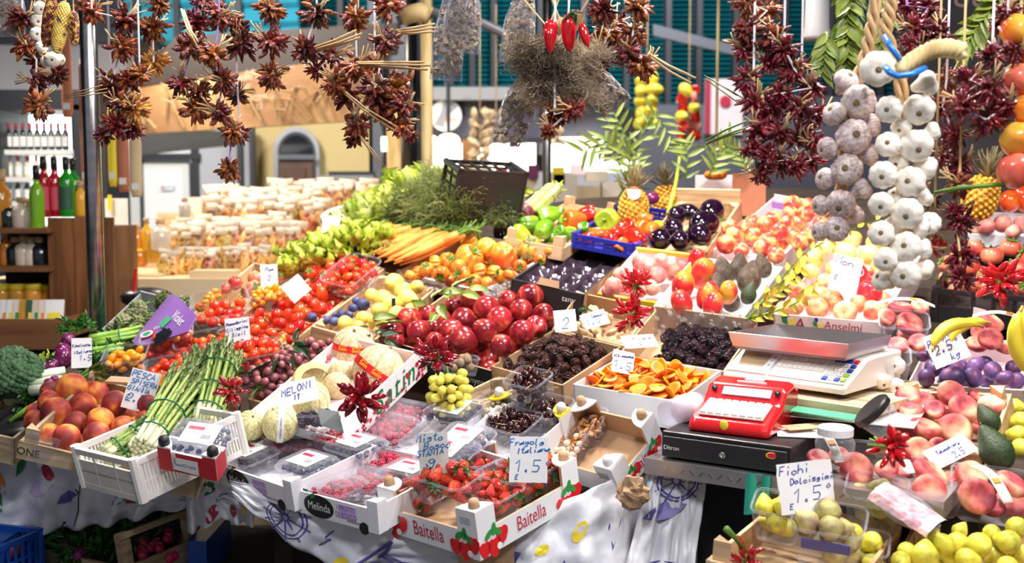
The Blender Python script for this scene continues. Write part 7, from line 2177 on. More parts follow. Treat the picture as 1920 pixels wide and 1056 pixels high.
# white peaches, mangoes and avocados
zb = card_box([(1122,550),(1224,575),(1312,476),(1188,470)],0.075,'yellow edged box of white peaches', 'yellow_card', 'white_card')
for k in (0,2):
 MB().box((0,0.003,zb.H),(zb.w,0.009,0.014)).build('yellow_edge', 'yellow_card', zb.walls[k])
heap_px([(1217,502,40),(1233,516,34),(1183,520,38),(1165,517,34),(1259,499,38),(1275,505,34),(1262,521,36),(1205,525,34),(1150,536,34),(1172,540,34),(1200,492,32),(1240,490,32),(1140,545,26),(1195,545,32),(1222,540,32)],0.02,WPEACH, 'pale pink peach in the yellow edged box', 'peach', 'white peaches in the yellow box',9)
ag = card_box([(1226,578),(1392,594),(1470,505),(1312,478)],0.075,'box of mangoes and avocados beside the bay branch', 'grey_card', 'white_card', heights=(0.7,1,1,1))
heap_px([(1318,513,52,MANGO, 'large red and yellow mango standing above the others'),(1280,538,50,MANGO, 'red and yellow mango lying before the standing one'),(1326,555,46,MANGO, 'mango at the front of the box, beside the small avocado'),(1279,570,46,MANGO, 'mango at the front corner of the box'),(1336,574,44,MANGO, 'orange-green mango wrapped in film at the front edge'),(1366,550,40,MANGO, 'red mango behind the small avocado'),(1305,485,34,MANGO, 'yellow mango behind the standing one'),(1370,563,36,AVO, 'small dark avocado standing at the front of the mango box'),(1405,522,46,AVO, 'largest dark avocado, shining, beside the bay leaves'),(1356,512,42,AVO, 'dark avocado beside the standing mango'),(1386,502,38,AVO, 'dark avocado at the back of the mango box'),(1430,500,34,AVO, 'dark avocado at the back corner by the apples'),(1404,552,30,GAVO, 'small green avocado by the grey edge of the box'),(1345,540,38,AVO, 'dark avocado between the mangoes')],0.03,MANGO, 'mango', 'mango', None,13,up=lambda r: Euler((r.uniform(-.5, .3),r.uniform(-.5, .5),r.uniform(0,6))).to_matrix().to_4x4())
# chilli posies set on the goods
for k,(px, py, d_, L, kd, n, lb) in enumerate(((432,733,2.56,0.037,DEEP,26,'dark red chilli posy on the corner of the white basket'),(675,744,2.16,0.050,DEEP,26,'large dark red chilli posy before the star-printed melon box'),(818,668,2.36,0.045,DEEP,24,'dark red chilli posy between the melon box and the nectarines'),(1193,534,2.86,0.045,FRESH,20,'bright chilli posy on the white peaches'),(1186,592,2.66,0.045,FRESH,22,'bright chilli posy on the dried mushrooms'))):
 P = at(px, py, d_)
 chili_posy(toward(P,0,0,0.45),lb, kd, n, L, k + 1)
# ---------------------------------------------------------------- back rows
# loose salad and lettuce
lc = plastic_crate([(530,478),(640,478),(770,405),(640,400)],0.09,'black plastic crate of lettuce behind the tomatoes', n=(10,10))
for k,(px, py, s, sp, lb) in enumerate(((565,488,0.17,LETT[0],'bright green lettuce nearest the tomato crate'),(600,470,0.19,LETT[1],'green lettuce head in the middle of the black crate'),(640,462,0.18,LETT[0],'green lettuce head below the torn white card'),(690,452,0.18,LETT[1],'green lettuce head beside the carrots'),(715,445,0.15,LETT[0],'small green lettuce next to the wooden slats'),(655,440,0.16,LETT[1],'green lettuce head before the black crate rim'),(545,497,0.12,LETT[0],'small loose lettuce at the far corner'),(735,385,0.24,LETT[1],'large yellow-green lettuce below the pale post'),(765,360,0.25,LETT[0],'tall yellow-green lettuce at the top of the heap'),(800,372,0.24,PLETT, 'pale lettuce with broad leaves beside the carrot tops'),(705,400,0.2,LETT[0],'yellow-green lettuce at the left of the tall heap'),(820,350,0.2,LETT[1],'lettuce at the top beside the brass coloured pole'),(680,405,0.17,PLETT, 'pale flat lettuce beside the dry goods'),(840,372,0.18,PLETT, 'pale lettuce under the empty black crate'))):
 d = depth(on(px, py,0.05))
 inst(sp, MT(at(px, py, d)) @ T(0,0,-0.02,-0.35,0.2 * math.sin(k),k * 1.3,s),lb, 'lettuce')
cl = MB().surf(18,12,lambda p, t: (0.09 * math.sin(t) * math.cos(p),0.06 * math.sin(t) * math.sin(p),0.045 * math.cos(t))).build('chicory_head', 'white_stalk', None, smooth=1, M=slope(690,388,0.04,0.4))
tag(cl, 'white chicory head lying before the tall lettuce', 'chicory')
cl = MB().surf(18,12,lambda p, t: (0.11 * math.sin(t) * math.cos(p),0.06 * math.sin(t) * math.sin(p),0.04 * math.cos(t))).build('chicory_head', 'white_stalk', None, smooth=1, M=slope(652,405,0.04,0.1))
tag(cl, 'second white chicory head beside the dry goods display', 'chicory')
lc2 = plastic_crate([(625,432),(735,440),(800,388),(700,372)],0.08,'black crate rim behind the green lettuce', n=(8,8))
price_card(on(618,445,0.06),0.062,0.08,[],'torn blank card with a saw-tooth edge on the black lettuce crate',0.1,0.3,-0.1,27,cut=0.02)
wf = thing('crate_hoop', 'pale wooden crate end behind the carrots', 'crate end', slope(715,442,0.02,0.1))
for x, L, rot in ((-0.085,0.06,0.2),(0.085,0.05,-0.1)):
 MB().box((x,0,0),(0.012,0.012,L)).build('post', 'wood', wf, M=T(0,0,0,0,rot,0))
MB().box((0,0,0.028),(0.19,0.012,0.018)).build('rail', 'wood', wf)
# empty black crate lying on its side at the top
Me = MT(at(905,366,3.8)) @ Euler((math.radians(-72),math.radians(2),math.radians(28))).to_matrix().to_4x4()
ec = plastic_crate(None,0.13,'empty black crate tipped on its side above the carrot tops', wd=(0.27,0.17),M=Me @ T(0,-0.02,-0.06),n=(6,5),rows=(0.5,),bar=0.008)
# radicchio, celery, peppers
rcrt = plastic_crate([(925,425),(985,432),(1030,398),(975,392)],0.07,'small black crate of radicchio', n=(8,8))
for k,(px, py, dia, lb) in enumerate(((985,398,46,'round dark radicchio head above the black crate'),(945,405,34,'open pink and white radicchio at the end of the black crate'))):
 d = depth(on(px, py,0.05))
 inst(RADI, MT(at(px, py, d)) @ T(0,0,0,-0.6,0.3 * k, k, dia * d / F),lb, 'radicchio')
stalk_bundle('celery', 'yellow-green celery lying behind the peppers', 'celery', on(990,398,0.05),on(1040,352,0.08),12,0.012,0.035,('pale_lettuce', 'lettuce'),5,1.0,20)
greens(955,372,0.03,0.9,SPRL[0],'green celery leaves beside the radicchio')
dd = wood_crate([(942,446),(1060,462),(1156,398),(1062,376)],0.05,'wooden crate of green peppers', post_up=0.03)
GP, LP, RPp, OP = (PEPPERS[k] for k in ('green_pepper', 'lime_pepper', 'red_pepper', 'orange_pepper'))
heap_px([(1026,405,38,GP, 'green pepper showing its hollow stem end on top of the heap'),(1140,411,48,LP, 'large lime green pepper beside the pineapple'),(1078,412,38,OP, 'orange-red pepper leaning on the green ones'),(1100,402,34,RPp, 'long red pepper behind the orange one'),(990,420,34),(1020,432,36),(1055,440,30),(975,438,32),(1035,445,30),(1000,440,30),(1058,420,28),(1045,400,26),(960,442,24),(1070,436,28),(1110,420,24),(1010,415,30),(1085,440,26),(1095,432,26)],0.035,[GP, GP, LP],'glossy green pepper in the wooden crate', 'pepper', 'green peppers in the wooden crate',14,dk=1.12)
cc = plastic_crate([(1072,437),(1196,460),(1272,398),(1170,380)],0.05,'blue plastic crate of red peppers', 'blue_plastic', n=(6,6),bar=0.008)
heap_px([(1158,438,30),(1178,430,32),(1200,428,32),(1222,432,28),(1192,448,36),(1120,438,26),(1215,448,30),(1172,450,28),(1145,450,28),(1100,448,24),(1235,425,24,LP, 'yellowish pepper at the corner of the blue crate'),(1165,460,26),(1135,444,26),(1210,412,26)],0.02,[RPp, RPp, OP],'shiny red pepper in the blue crate', 'pepper', 'red peppers in the blue crate',15,dk=1.15)
# pineapples
for k,(px, py, s, ry, d, lb) in enumerate(((1188,392,0.118,0.05,3.95,'front pineapple with a round paper tag on its crown'),(1248,382,0.115,0.12,4.2,'rear pineapple behind the dark pod'))):
 pa = inst(PINE, MT(at(px, py, d)) @ T(0,0,0,-0.1,ry, k, s * 1.0),lb, 'pineapple')
 if k == 0:
  pa2 = MB().lathe([(0,0),(0.024,0),(0.024,0.002),(0,0.003)],20).build('round_tag', 'ink_white', pa, M=pa.matrix_basis.inverted() @ toward(at(1189,362,3.89),0,0,0.1))
  text('ANANAS\nEXTRA', 'ink_red',0.010,pa2,T(0,-0.003,0.004))
  MB().prism([(0.024 * math.cos(a * 0.2 + 0.5),0.024 * math.sin(a * 0.2 + 0.5)) for a in range(11)],0.003,0.0036).build('tag_band', 'terracotta', pa2)
pod = MB().ball((0,0,0),(0.03,0.02,0.022),12,8).build('dark_pod', 'violet_onion', None, smooth=1, M=MT(at(1222,372,4.0)))
tag(pod, 'dark violet pod between the two pineapples', 'pod')
# aubergines
eb = wood_crate([(1202,468),(1322,470),(1392,380),(1268,374)],0.085,'wooden crate of aubergines with a high back board', post_up=0.0)
bb = MB().box((0,0,0.01),(eb.w,0.01,0.07)).build('back_board', 'wood', eb.root, M=T(0,eb.d / 2 + 0.006,eb.H))
heap_px([(1238,448,42,EGGPLANT, 'aubergine lying at the front corner of the crate'),(1275,450,38,EGGPLANT, 'aubergine lying in the middle of the front row'),(1310,440,42,EGGPLANT, 'aubergine at the front beside the apples'),(1260,428,38,EGGPLANT, 'aubergine behind the front row with its stalk up'),(1270,404,36,EGGPLANT, 'aubergine standing with its green cap showing'),(1322,420,52,EGGPLANT, 'long shiny aubergine across the heap'),(1335,396,48,EGGPLANT, 'large shiny aubergine at the top of the heap'),(1292,398,32,EGGPLANT, 'aubergine behind the green cap')],0.03,EGGPLANT, 'aubergine', 'aubergine', None,16,up=lambda r: Euler((-1.3 + r.uniform(-.3, .2),0,r.uniform(-1.1,1.1))).to_matrix().to_4x4())
o = MB().tube([slope(1253,400,0.03).translation, slope(1268,340,0.05).translation, slope(1278,270,0.05).translation, slope(1330,275,0.05).translation],[0.008,0.007,0.006,0.004],8).build('vine_stem', 'lettuce', None, smooth=1)
tag(o, 'long bent yellow-green stem rising beside the rear pineapple', 'stem')
for k,(x, y, w_, h_, lb) in enumerate(((1350,345,90,34,'flattened pink carton behind the aubergines'),(1405,365,60,80,'folded terracotta carton flap beside the apple box'))):
 o = slab('carton', x - w_ / 2,y - h_ / 2,x + w_ / 2,y + h_ / 2,4.25 - 0.12 * k,0.02,'pink_card' if k == 0 else 'terracotta')
 tag(o, lb, 'carton')
# apples
ea = card_box([(1338,476),(1452,492),(1560,395),(1452,368)],0.09,'box of red and yellow apples beside the aubergines', 'pink_card', 'pink_card', heights=(0.8,1,1.2,1.1),outers={0: 'wood',3: 'label_red'})
lin = MB().box((0,0,0),(0.11,0.006,0.03)).build('purple_liner', 'lilac_film', ea.root, M=T(-ea.w * 0.2,ea.d * 0.42,ea.H - 0.005,0.3))
heap_px([(1362,458,40),(1378,440,38),(1368,427,34),(1411,442,36),(1430,465,38),(1438,456,38),(1455,478,34),(1397,425,28),(1412,416,32),(1434,422,34),(1450,410,32),(1460,434,34),(1486,442,36),(1475,418,32),(1497,420,34),(1482,400,32),(1510,402,34),(1486,383,36),(1515,385,30),(1500,455,34),(1520,440,34),(1540,420,34),(1530,400,32),(1465,455,32),(1390,470,30),(1420,435,30),(1545,395,30)],0.03,[APPLE, APPLE, APPLES],'red and yellow apple heaped beside the aubergines', 'apple', 'apples beside the aubergines',17)
fa = card_box([(1450,592),(1652,602),(1735,470),(1560,455)],0.09,'white lettered box of pale apples behind the scale', 'pink_card', 'pink_card', heights=(1.0,1,1,1))
w0 = fa.walls[0]
text('Anselmi', 'ink_maroon',0.036,w0,T(0.045,-0.0016,0.068,math.pi / 2),shear=0.15,sx=0.9)
text('A', 'ink_maroon',0.05,w0,T(-0.075,-0.0016,0.064,math.pi / 2),shear=0.15)
for x, s in ((-0.105,1.3),(-0.022,0.9)):
 pshape(w0,[(0,0),(0.014,0.004),(0.016,0.018),(0.004,0.014)],'ink_yellow', x,0.06,s)
 pshape(w0,[(-0.002,0),(-0.004,0.018),(-0.016,0.02),(-0.014,0.006)],'ink_leaf', x,0.06,s)
 pshape(w0,[(0,0.012),(0.006,0.022),(-0.002,0.03),(-0.008,0.02)],'ink_blue', x - 0.004 * s,0.064,s)
heap_px([(1630,550,50,RUBY, 'red apple in front of the stacked pair under the garlic'),(1607,515,44,RUBY, 'deep red apple beside the Mon card'),(1628,525,40,RUBY, 'deep red apple at the back of the three red ones'),(1560,565,44),(1532,578,44),(1585,585,46),(1635,582,40),(1547,530,38),(1495,545,40),(1515,560,36),(1490,575,36),(1570,520,40),(1650,560,36),(1610,570,36),(1470,580,34),(1655,585,36),(1540,555,38)],0.02,BAPPLE, 'cream and pink apple in the lettered box', 'apple', 'blush apples in the lettered box',18)
heap_px([(1528,485,42),(1565,505,36),(1585,475,44),(1630,478,42),(1600,450,36),(1545,465,34),(1605,500,34),(1650,500,36),(1640,455,34),(1570,460,34),(1660,480,36),(1520,510,34),(1700,470,34),(1690,500,34)],0.025,YAPPLE, 'pale yellow apple at the back of the lettered box', 'apple', 'yellow apples in the lettered box',19)
price_card(on(1578,548,0.06),0.082,0.105,[('Mon',-0.1,0.74,0.22,-0.1),('E',-0.3,0.3,0.12,0)],'large white card with faint writing among the pale apples',0.0,0.2,-0.25,29)
# bay branch over the apples
BAY = MB().leaf((0,0,0),(1,0,0.1),(0,0,1),0.06,0.024,0,0,0.3,5,1).mesh('leaf', 'bay_leaf')
YLF = MB().leaf((0,0,0),(1,0,0.1),(0,0,1),0.07,0.034,0,0.02,0.4,5,1).mesh('leaf', 'yellow_leaf')
def branch(name, label, pts, n, leaf, s, seed, r=0.004,mat='stem_green', flat=False):
 rng = random.Random(seed)
 root = thing(name, label, 'branch', MT(pts[0]))
 q = [p - pts[0] for p in pts]
 MB().tube(q,[r * (1 - 0.6 * i / (len(q) - 1)) for i in range(len(q))],6).build('stem', mat, root, smooth=1)
 for k in range(n):
  x = (k + 0.6) / n * (len(q) - 1)
  i = min(len(q) - 2,int(x))
  p = q[i].lerp(q[i + 1],x - i)
  ax = (q[i + 1] - q[i]).normalized()
  side = ax.cross(Vector((0,1,0.2))).normalized() * (1 if k % 2 else -1)
  d = (ax * 0.75 + side * (1 if flat else rng.uniform(0.4,1)) + Vector((0,rng.uniform(-0.5,0.1),rng.uniform(-0.3,0.3) if not flat else -0.05))).normalized()
  up = Vector((rng.uniform(-.3, .3),-1,0.4))
  y = up.cross(d).normalized()
  link('leaf', leaf, root, frame(p, d, y, d.cross(y)) @ T(s=s * rng.uniform(0.8,1.15)))
 return root
branch('bay_branch', 'yellowing bay branch lying across the apples',[on(1400,600,0.06),on(1450,540,0.09),on(1500,480,0.10),on(1560,445,0.09),on(1650,410,0.08)],20,YLF,0.5,3)
branch('bay_branch', 'short yellow-leaved bay sprig above the lettered box',[on(1402,598,0.05),on(1450,585,0.09),on(1500,565,0.1),on(1530,540,0.1)],12,YLF,0.55,5)
branch('bay_branch', 'second yellow-leaved bay sprig at the corner of the mango box',[on(1420,575,0.06),on(1470,540,0.10),on(1505,500,0.12)],14,YLF,0.6,7)
# ---------------------------------------------------------------- the till corner and the right end
FPU = lambda r: Euler((r.uniform(.2,1.1),r.uniform(-.5, .5),0)).to_matrix().to_4x4() @ Matrix.Rotation(r.uniform(0,6),4,'Z')
RAD = MB().ball((0,0,0),0.5,12,8).mesh('radish', 'radish')
def hpose(x0,y0,x1,y1,z):
 """Level frame whose x axis runs from pixel 0 to pixel 1 at height z, and that length."""
 a, b = onZ(x0,y0,z),onZ(x1,y1,z)
 u = (b - a)
 return frame(a, u.normalized(),Vector((0,0,1)).cross(u.normalized()),Vector((0,0,1))),u.length
Md, Wd = hpose(1238,857,1483,893,0.955)
dr = thing('cash_till', 'black cash drawer with a keyhole under the red till', 'cash drawer', Md)
bevel(MB().box((Wd / 2,0.17,0.030),(Wd,0.33,0.060)).build('body', 'black_plastic', dr))
fr_ = bevel(MB().box((Wd / 2,-0.003,0.028),(Wd - 0.016,0.006,0.046)).build('drawer_front', 'ink_black', dr),0.002)
lk = MB().lathe([(0,0),(0.007,0),(0.007,0.003),(0.004,0.003),(0.004,0.001),(0,0.001)],16).build('lock', 'steel', fr_, smooth=1, M=T(Wd * 0.5,-0.006,0.026,math.pi / 2))
text('Ditron', 'ink_white',0.014,fr_, T(0.03,-0.0068,0.026,math.pi / 2))
for k,(mt, rx) in enumerate((('ink_yellow',1.0),('label_red',0.8))):
 MB().prism([(0.013 * rx * a,0.007 * rx * b) for a, b in ELL],0,0.001).build('oval_mark', mt, fr_, M=T(Wd - 0.04,-0.0062 - 0.0006 * k,0.040,math.pi / 2,0,0.2))
text('Ditray', 'ink_blue',0.006,fr_, T(Wd - 0.04,-0.0085,0.040,math.pi / 2,0,0.2))
sp = MB().box((Wd / 2 + 0.14,0.20,-0.02),(Wd + 0.34,0.44,0.036)).build('steel_shelf', 'tread_steel', None, M=Md)
tag(sp, 'tread plate shelf edge below the cash drawer', 'shelf')
b = MB()
for k in range(26):
 b.box((0.02 + 0.022 * k,-0.0205,-0.02),(0.014,0.002,0.003),0,MT((0.02 + 0.022 * k,0,-0.02)) @ Matrix.Rotation(0.8 if k % 2 else -0.8,4,'Y') @ MT((-0.02 - 0.022 * k,0,0.02)))
b.build('tread_pattern', 'steel', sp)
o = MB().box((0.34,0.30,-0.36),(0.62,0.3,0.6)).build('shade_block', 'dark_void', None, M=Md)  # added near-black block in place of the shade below the shelf
tag(o, 'added dark block standing in for the shade under the steel shelf', 'cabinet')
o = MB().grid(10,8,lambda u, v: (Wd * 0.70 + 0.055 * u,-0.022 - 0.006 * math.sin(u * 9) - 0.01 * v,0.0 - 0.09 * v + 0.012 * v * u)).build('green_film', 'green_film', None, smooth=1, M=Md)
tag(o, 'green plastic film hanging from the steel shelf', 'film')
# red till
Mt = Md @ T(0.048,0.035,0.0605,0,0,0.03)
ti = thing('cash_register', 'red cash register with a white keypad and blue display', 'cash register', Mt)
Wt = 0.19
prof = [(0,0),(0.0,0.018),(0.012,0.032),(0.10,0.058),(0.135,0.092),(0.19,0.100),(0.225,0.085),(0.235,0.0)]
b = MB()
n = len(prof)
for x in (0,0.012,Wt - 0.012,Wt):
 e = 0.006 if x in (0,Wt) else 0
 b.v += [(x, y + (e if y < 0.1 else -e),max(0,z - e)) for y, z in prof]
for j in range(3):
 b.f += [(j * n + i,(j + 1) * n + i,(j + 1) * n + (i + 1) % n, j * n + (i + 1) % n) for i in range(n)]
b.f += [tuple(range(n)),tuple(range(4 * n - 1,3 * n - 1,-1))]
b.f = [f[::-1] for f in b.f]
b.m = [0] * len(b.f)
bd = b.build('body', 'register_red', ti, smooth=False)
bevel(bd,0.008,3)
sl = math.atan2(0.026,0.088)
kp = MB().box((0,0,0),(0.150,0.074,0.003))
kp2 = MB()
for i in range(8):
 for j in range(5):
  kp2.box((-0.065 + 0.0186 * i,-0.029 + 0.0145 * j,0.004),(0.016,0.012,0.005),taper=0.85)
Kp = T(0.094,0.056,0.0475,sl)
pad = kp.build('keypad', 'bone_plastic', ti, M=Kp)
kp2.build('keys', 'key_white', pad)
s2 = math.atan2(0.034,0.035)
Kd = T(0.10,0.117,0.078,s2)
MB().box((0,0,0),(0.115,0.022,0.004)).build('display', 'screen_blue', ti, M=Kd)
MB().box((0,0,0),(0.07,0.004,0.004)).build('paper_slot', 'ink_white', ti, M=T(0.10,0.150,0.0965,0.12))
MB().box((0,0,0),(0.045,0.011,0.003)).build('maker_plate', 'ink_white', ti, M=T(0.10,0.172,0.0990,0.14))
text('Smarty', 'ink_white',0.013,ti, T(0.10,0.188,0.1012,0.1),shear=0.2)
for x in (0.022,0.172):
 MB().lathe([(0.007,0),(0.007,0.006),(0,0.007)],12).build('knob', 'black_plastic', ti, smooth=1, M=Kd @ T(x - 0.10,0.002,0.001))
MB().ball((0,0,0),(0.010,0.004,0.012),10,6).build('yellow_smear', 'ink_yellow', ti, M=T(0.088,0.001,0.022))
# water bottle lying beside the till
wbt = thing('water_bottle', 'crumpled clear water bottle lying beside the red till', 'bottle', Md @ T(-0.004,0.04,0.093,-math.pi / 2,0,-0.12))
MB().lathe([(0.026,0),(0.031,0.008),(0.029,0.05),(0.032,0.06),(0.029,0.11),(0.031,0.13),(0.012,0.175),(0.012,0.19)],18).build('bottle', 'bottle_plastic', wbt, smooth=1)
MB().lathe([(0.0325,0.07),(0.0325,0.12)],18).build('label', 'pink_card', wbt, smooth=1)
# scale
Ms, Ws = hpose(1354,719,1584,752,1.075)
sc_ = thing('shop_scale', 'cream weighing scale with a steel pan and coloured keys behind the red till', 'scale', Ms)
pr = [(0,0.012),(0,0.03),(0.11,0.085),(0.15,0.088),(0.30,0.088),(0.30,0.012)]
b = MB()
b.add([(x, y, z) for x in (0,Ws) for y, z in pr],[(0,1,2,3,4,5)[::1],(11,10,9,8,7,6)] + [(i,6 + i,6 + (i + 1) % 6,(i + 1) % 6) for i in range(6)])
bevel(b.build('housing', 'bone_plastic', sc_),0.006,2)
for x in (0.03,Ws - 0.03):
 MB().lathe([(0.014,0),(0.012,0.014)],12).build('foot', 'black_plastic', sc_, M=T(x,0.04,0))
 MB().lathe([(0.014,0),(0.012,0.014)],12).build('foot', 'black_plastic', sc_, M=T(x,0.26,0))
s3 = math.atan2(0.055,0.11)
Kf = T(0,0.055,0.0585,s3)
dp = MB().box((0,0,0),(Ws * 0.34,0.108,0.005)).build('display_panel', 'white_plastic', sc_, M=Kf @ T(Ws * 0.19,0,0.002))
MB().box((0,0,0),(Ws * 0.235,0.055,0.002)).build('screen', 'screen_tan', dp, M=T(-0.004,0.0,0.003))
text('0.00\n0.00\n0.00', 'ink_grey',0.015,dp, T(0.018,0.0,0.0042))
text('METTLER TOLEDO', 'ink_blue',0.009,dp, T(-0.012,0.040,0.0028))
for k, t_ in enumerate(('kg', 'E', 'E')):
 text(t_, 'ink_blue',0.010,dp, T(Ws * 0.142,0.018 - 0.018 * k,0.0028))
kb = MB().box((0,0,0),(Ws * 0.60,0.108,0.003)).build('keyboard', 'bone_plastic', sc_, M=Kf @ T(Ws * 0.68,0,0.001))
b = MB()
for i in range(9):
 for j in range(6):
  b.box((-Ws * 0.27 + i * Ws * 0.042,-0.042 + j * 0.0165,0.002),(Ws * 0.038,0.0145,0.002))
b.build('blank_keys', 'key_white', kb)
for i in range(4):
 for j in range(5):
  mt = 'label_red' if (i, j) == (3,4) else 'key_blue' if j == 4 or (i == 3 and j > 1) or (j == 0 and i in (0,2)) else 'key_green' if i == 3 else 'key_white'
  k_ = MB().box((0,0,0),(Ws * 0.040,0.0135,0.004),taper=0.85).build('key', mt, kb, M=T(Ws * 0.135 + i * Ws * 0.047,-0.040 + j * 0.019,0.003))
  if mt == 'key_white':
   text(str((7,4,1,0)[3 - j if j else 3] + (i if j else 0)),'ink_blue',0.010,k_, T(0,0,0.0022))
pl = MB()
pl.box((Ws * 0.48,0.145,0.090),(Ws * 0.9,0.21,0.008))
pl.build('platform', 'steel_pan', sc_)
pn = MB()
pw, pd, ph = Ws * 0.97,0.225,0.034
for nx_, s_, z_ in ((0,0.94,0.0),):
 lo = [(a * pw / 2 * 0.95,b_ * pd / 2 * 0.93,0) for a, b_ in ((-1,-1),(1,-1),(1,1),(-1,1))]
 hi = [(a * pw / 2,b_ * pd / 2,ph) for a, b_ in ((-1,-1),(1,-1),(1,1),(-1,1))]
 pn.add(lo + hi,[(0,1,2,3),(0,4,5,1),(1,5,6,2),(2,6,7,3),(3,7,4,0)])
pp = pn.build('pan', 'steel_pan', sc_, M=T(Ws * 0.48,0.145,0.094))
so_ = pp.modifiers.new('thickness', 'SOLIDIFY')
so_.thickness = 0.003
# papers under and beside the scale
for k,(px, py, z, w_, d_, yw, mt, lb) in enumerate(((1600,770,1.045,0.30,0.22,-0.5,'paper', 'newspaper sheet under the front of the scale'),(1545,775,1.055,0.16,0.05,-0.75,'green_card', 'torn green strip of card before the scale'),(1500,812,1.02,0.10,0.07,-0.2,'paper', 'white receipt lying beside the red till'),(1512,800,1.03,0.11,0.04,0.3,'cardboard', 'brown envelope on the receipts beside the till'),(1490,790,1.012,0.12,0.10,-0.6,'black_card', 'dark folder lying under the receipts'))):
 o = MB().box((0,0,0),(w_, d_,0.002)).build('paper_sheet', mt, None, M=level(onZ(px, py, z),yw,0.05))
 tag(o, lb, 'paper')
ps = MB().box((0,0,0),(0.42,0.42,0.02)).build('scale_board', 'wood_old', None, M=Ms @ T(Ws / 2 + 0.04,0.17,-0.012))
tag(ps, 'wooden board under the weighing scale', 'board')
# jar and lidded tub
jr = thing('plastic_jar', 'clear round jar with a white lid beside the flat peaches', 'jar', MT(at(1565,858,2.17)))
MB().lathe([(0.028,0),(0.038,0.008),(0.040,0.032),(0.032,0.046)],24).build('jar', 'jar_plastic', jr, smooth=1)
MB().lathe([(0.0,0.047),(0.036,0.047),(0.036,0.062),(0.033,0.064),(0.0,0.064)],28).build('lid', 'white_plastic', jr)
tb_ = thing('lidded_tub', 'clear tub with a black lid tipped against the flat peaches', 'tub', MT(at(1668,802,2.2)) @ T(0,0,0,-0.1,-0.8,0,0.9))
MB().lathe([(0.034,0),(0.036,0.004),(0.045,0.050)],30).build('tub', 'jar_plastic', tb_, smooth=1)
MB().lathe([(0.048,0.048),(0.049,0.060),(0.044,0.064),(0,0.064)],40).build('lid', 'black_plastic', tb_)
# garlic tub, peaches, plums, bananas
p = punnet(slope(1660,722,-0.015,-0.3),0.11,0.10,0.085,'clear tub of garlic beside the scale')
heap_px([(1682,686,34),(1665,692,22),(1655,715,34),(1680,725,34),(1640,725,30)],0.04,GARLIC[0],'white garlic bulb in the clear tub', 'garlic', 'garlic in the clear tub',3)
o = MB().ball((0,0,0),(0.05,0.03,0.02),12,8).build('violet_wrap', 'lilac_film', None, M=slope(1645,660,0.02))
tag(o, 'crumpled violet film between the scale and the peach punnet', 'wrapping')
p = punnet(slope(1692,648,0.0,-0.3),0.125,0.11,0.075,'clear punnet of blushed peaches before the lettered apple box')
heap_px([(1706,608,52),(1663,595,36),(1688,578,44),(1725,575,36),(1682,648,42),(1722,642,38),(1700,632,40)],0.05,FLATP, 'flat peach in the punnet beside the scale', 'peach', 'flat peaches in the punnet by the scale',5,up=FPU)
def strip(px, py, h, w_, L, yaw, label, mats=('ink_white', 'ink_orange', 'ink_leaf'),tx=0.0):
 o = MB().grid(14,1,lambda u, v: ((v - 0.5) * w_,(u - 0.5) * L,0.035 * math.cos((u - 0.5) * 2.2))).build('paper_strip', mats[0],None, smooth=1, M=slope(px, py, h, yaw, tx))
 so = o.modifiers.new('thickness', 'SOLIDIFY')
 so.thickness = 0.0008
 for k, mt in enumerate(mats[1:]):
  MB().box((0,(k - 0.4) * L * 0.35,0.0355 - 0.006 * k),(w_ * 0.7,L * 0.12,0.001)).build('print', mt, o)
 return tag(o, label, 'paper strip')
strip(1695,583,0.085,0.018,0.15,1.3,'curved paper strip over the punnet beside the scale')
hb = card_box([(1704,722),(1918,732),(1962,640),(1742,634)],0.07,'white tray of plums under the handwritten plum card', 'pink_card', 'pink_card')
heap_px([(1786,707,46),(1737,709,36),(1825,708,38),(1757,671,40),(1750,690,38),(1786,687,42),(1829,686,34),(1862,696,38),(1884,709,32),(1732,668,26),(1850,714,30),(1905,715,34),(1770,690,34),(1805,690,30),(1845,680,30),(1810,715,30),(1900,690,34)],0.015,PLUM, 'violet plum in the tray under the plum card', 'plum', 'plums in the white tray',7)
heap_px([(1859,604,50),(1857,635,46),(1838,622,36),(1832,645,40),(1880,650,40)],0.06,FLATP, 'flat peach between the bananas', 'peach', 'flat peaches between the bananas',8,up=FPU)
strip(1875,610,0.10,0.02,0.13,1.1,'paper strip over the peaches between the bananas')
def bunch(px, py, d, s, R, label):
 o = inst(BANANA, MT(at(px, py, d)) @ R @ Matrix.Scale(s,4),label, 'banana')
 return o
E3 = lambda x, y, z: Euler((x, y, z)).to_matrix().to_4x4()
bunch(1780,612,2.52,0.16,E3(0.5,2.75,0.2),'banana lying behind the plum card')
bunch(1800,614,2.60,0.15,E3(0.3,2.55,0.1),'second banana behind the plum card, curving down')
bunch(1905,652,2.16,0.17,E3(0.0,1.25,0.25),'large banana at the picture edge beside the plums')
bunch(1925,640,2.18,0.17,E3(0.0,1.15,0.45),'second banana of the pair at the picture edge')
price_card(on(1789,680,0.07),0.092,0.082,[('PRUGNA',-0.06,0.72,0.19,0.12),('2.5*',0.0,0.4,0.26,0.05),('kg',0.12,0.1,0.2,0.05)],'handwritten plum card reading prugna, set over the plums',-0.05,0.3,0.38,31)
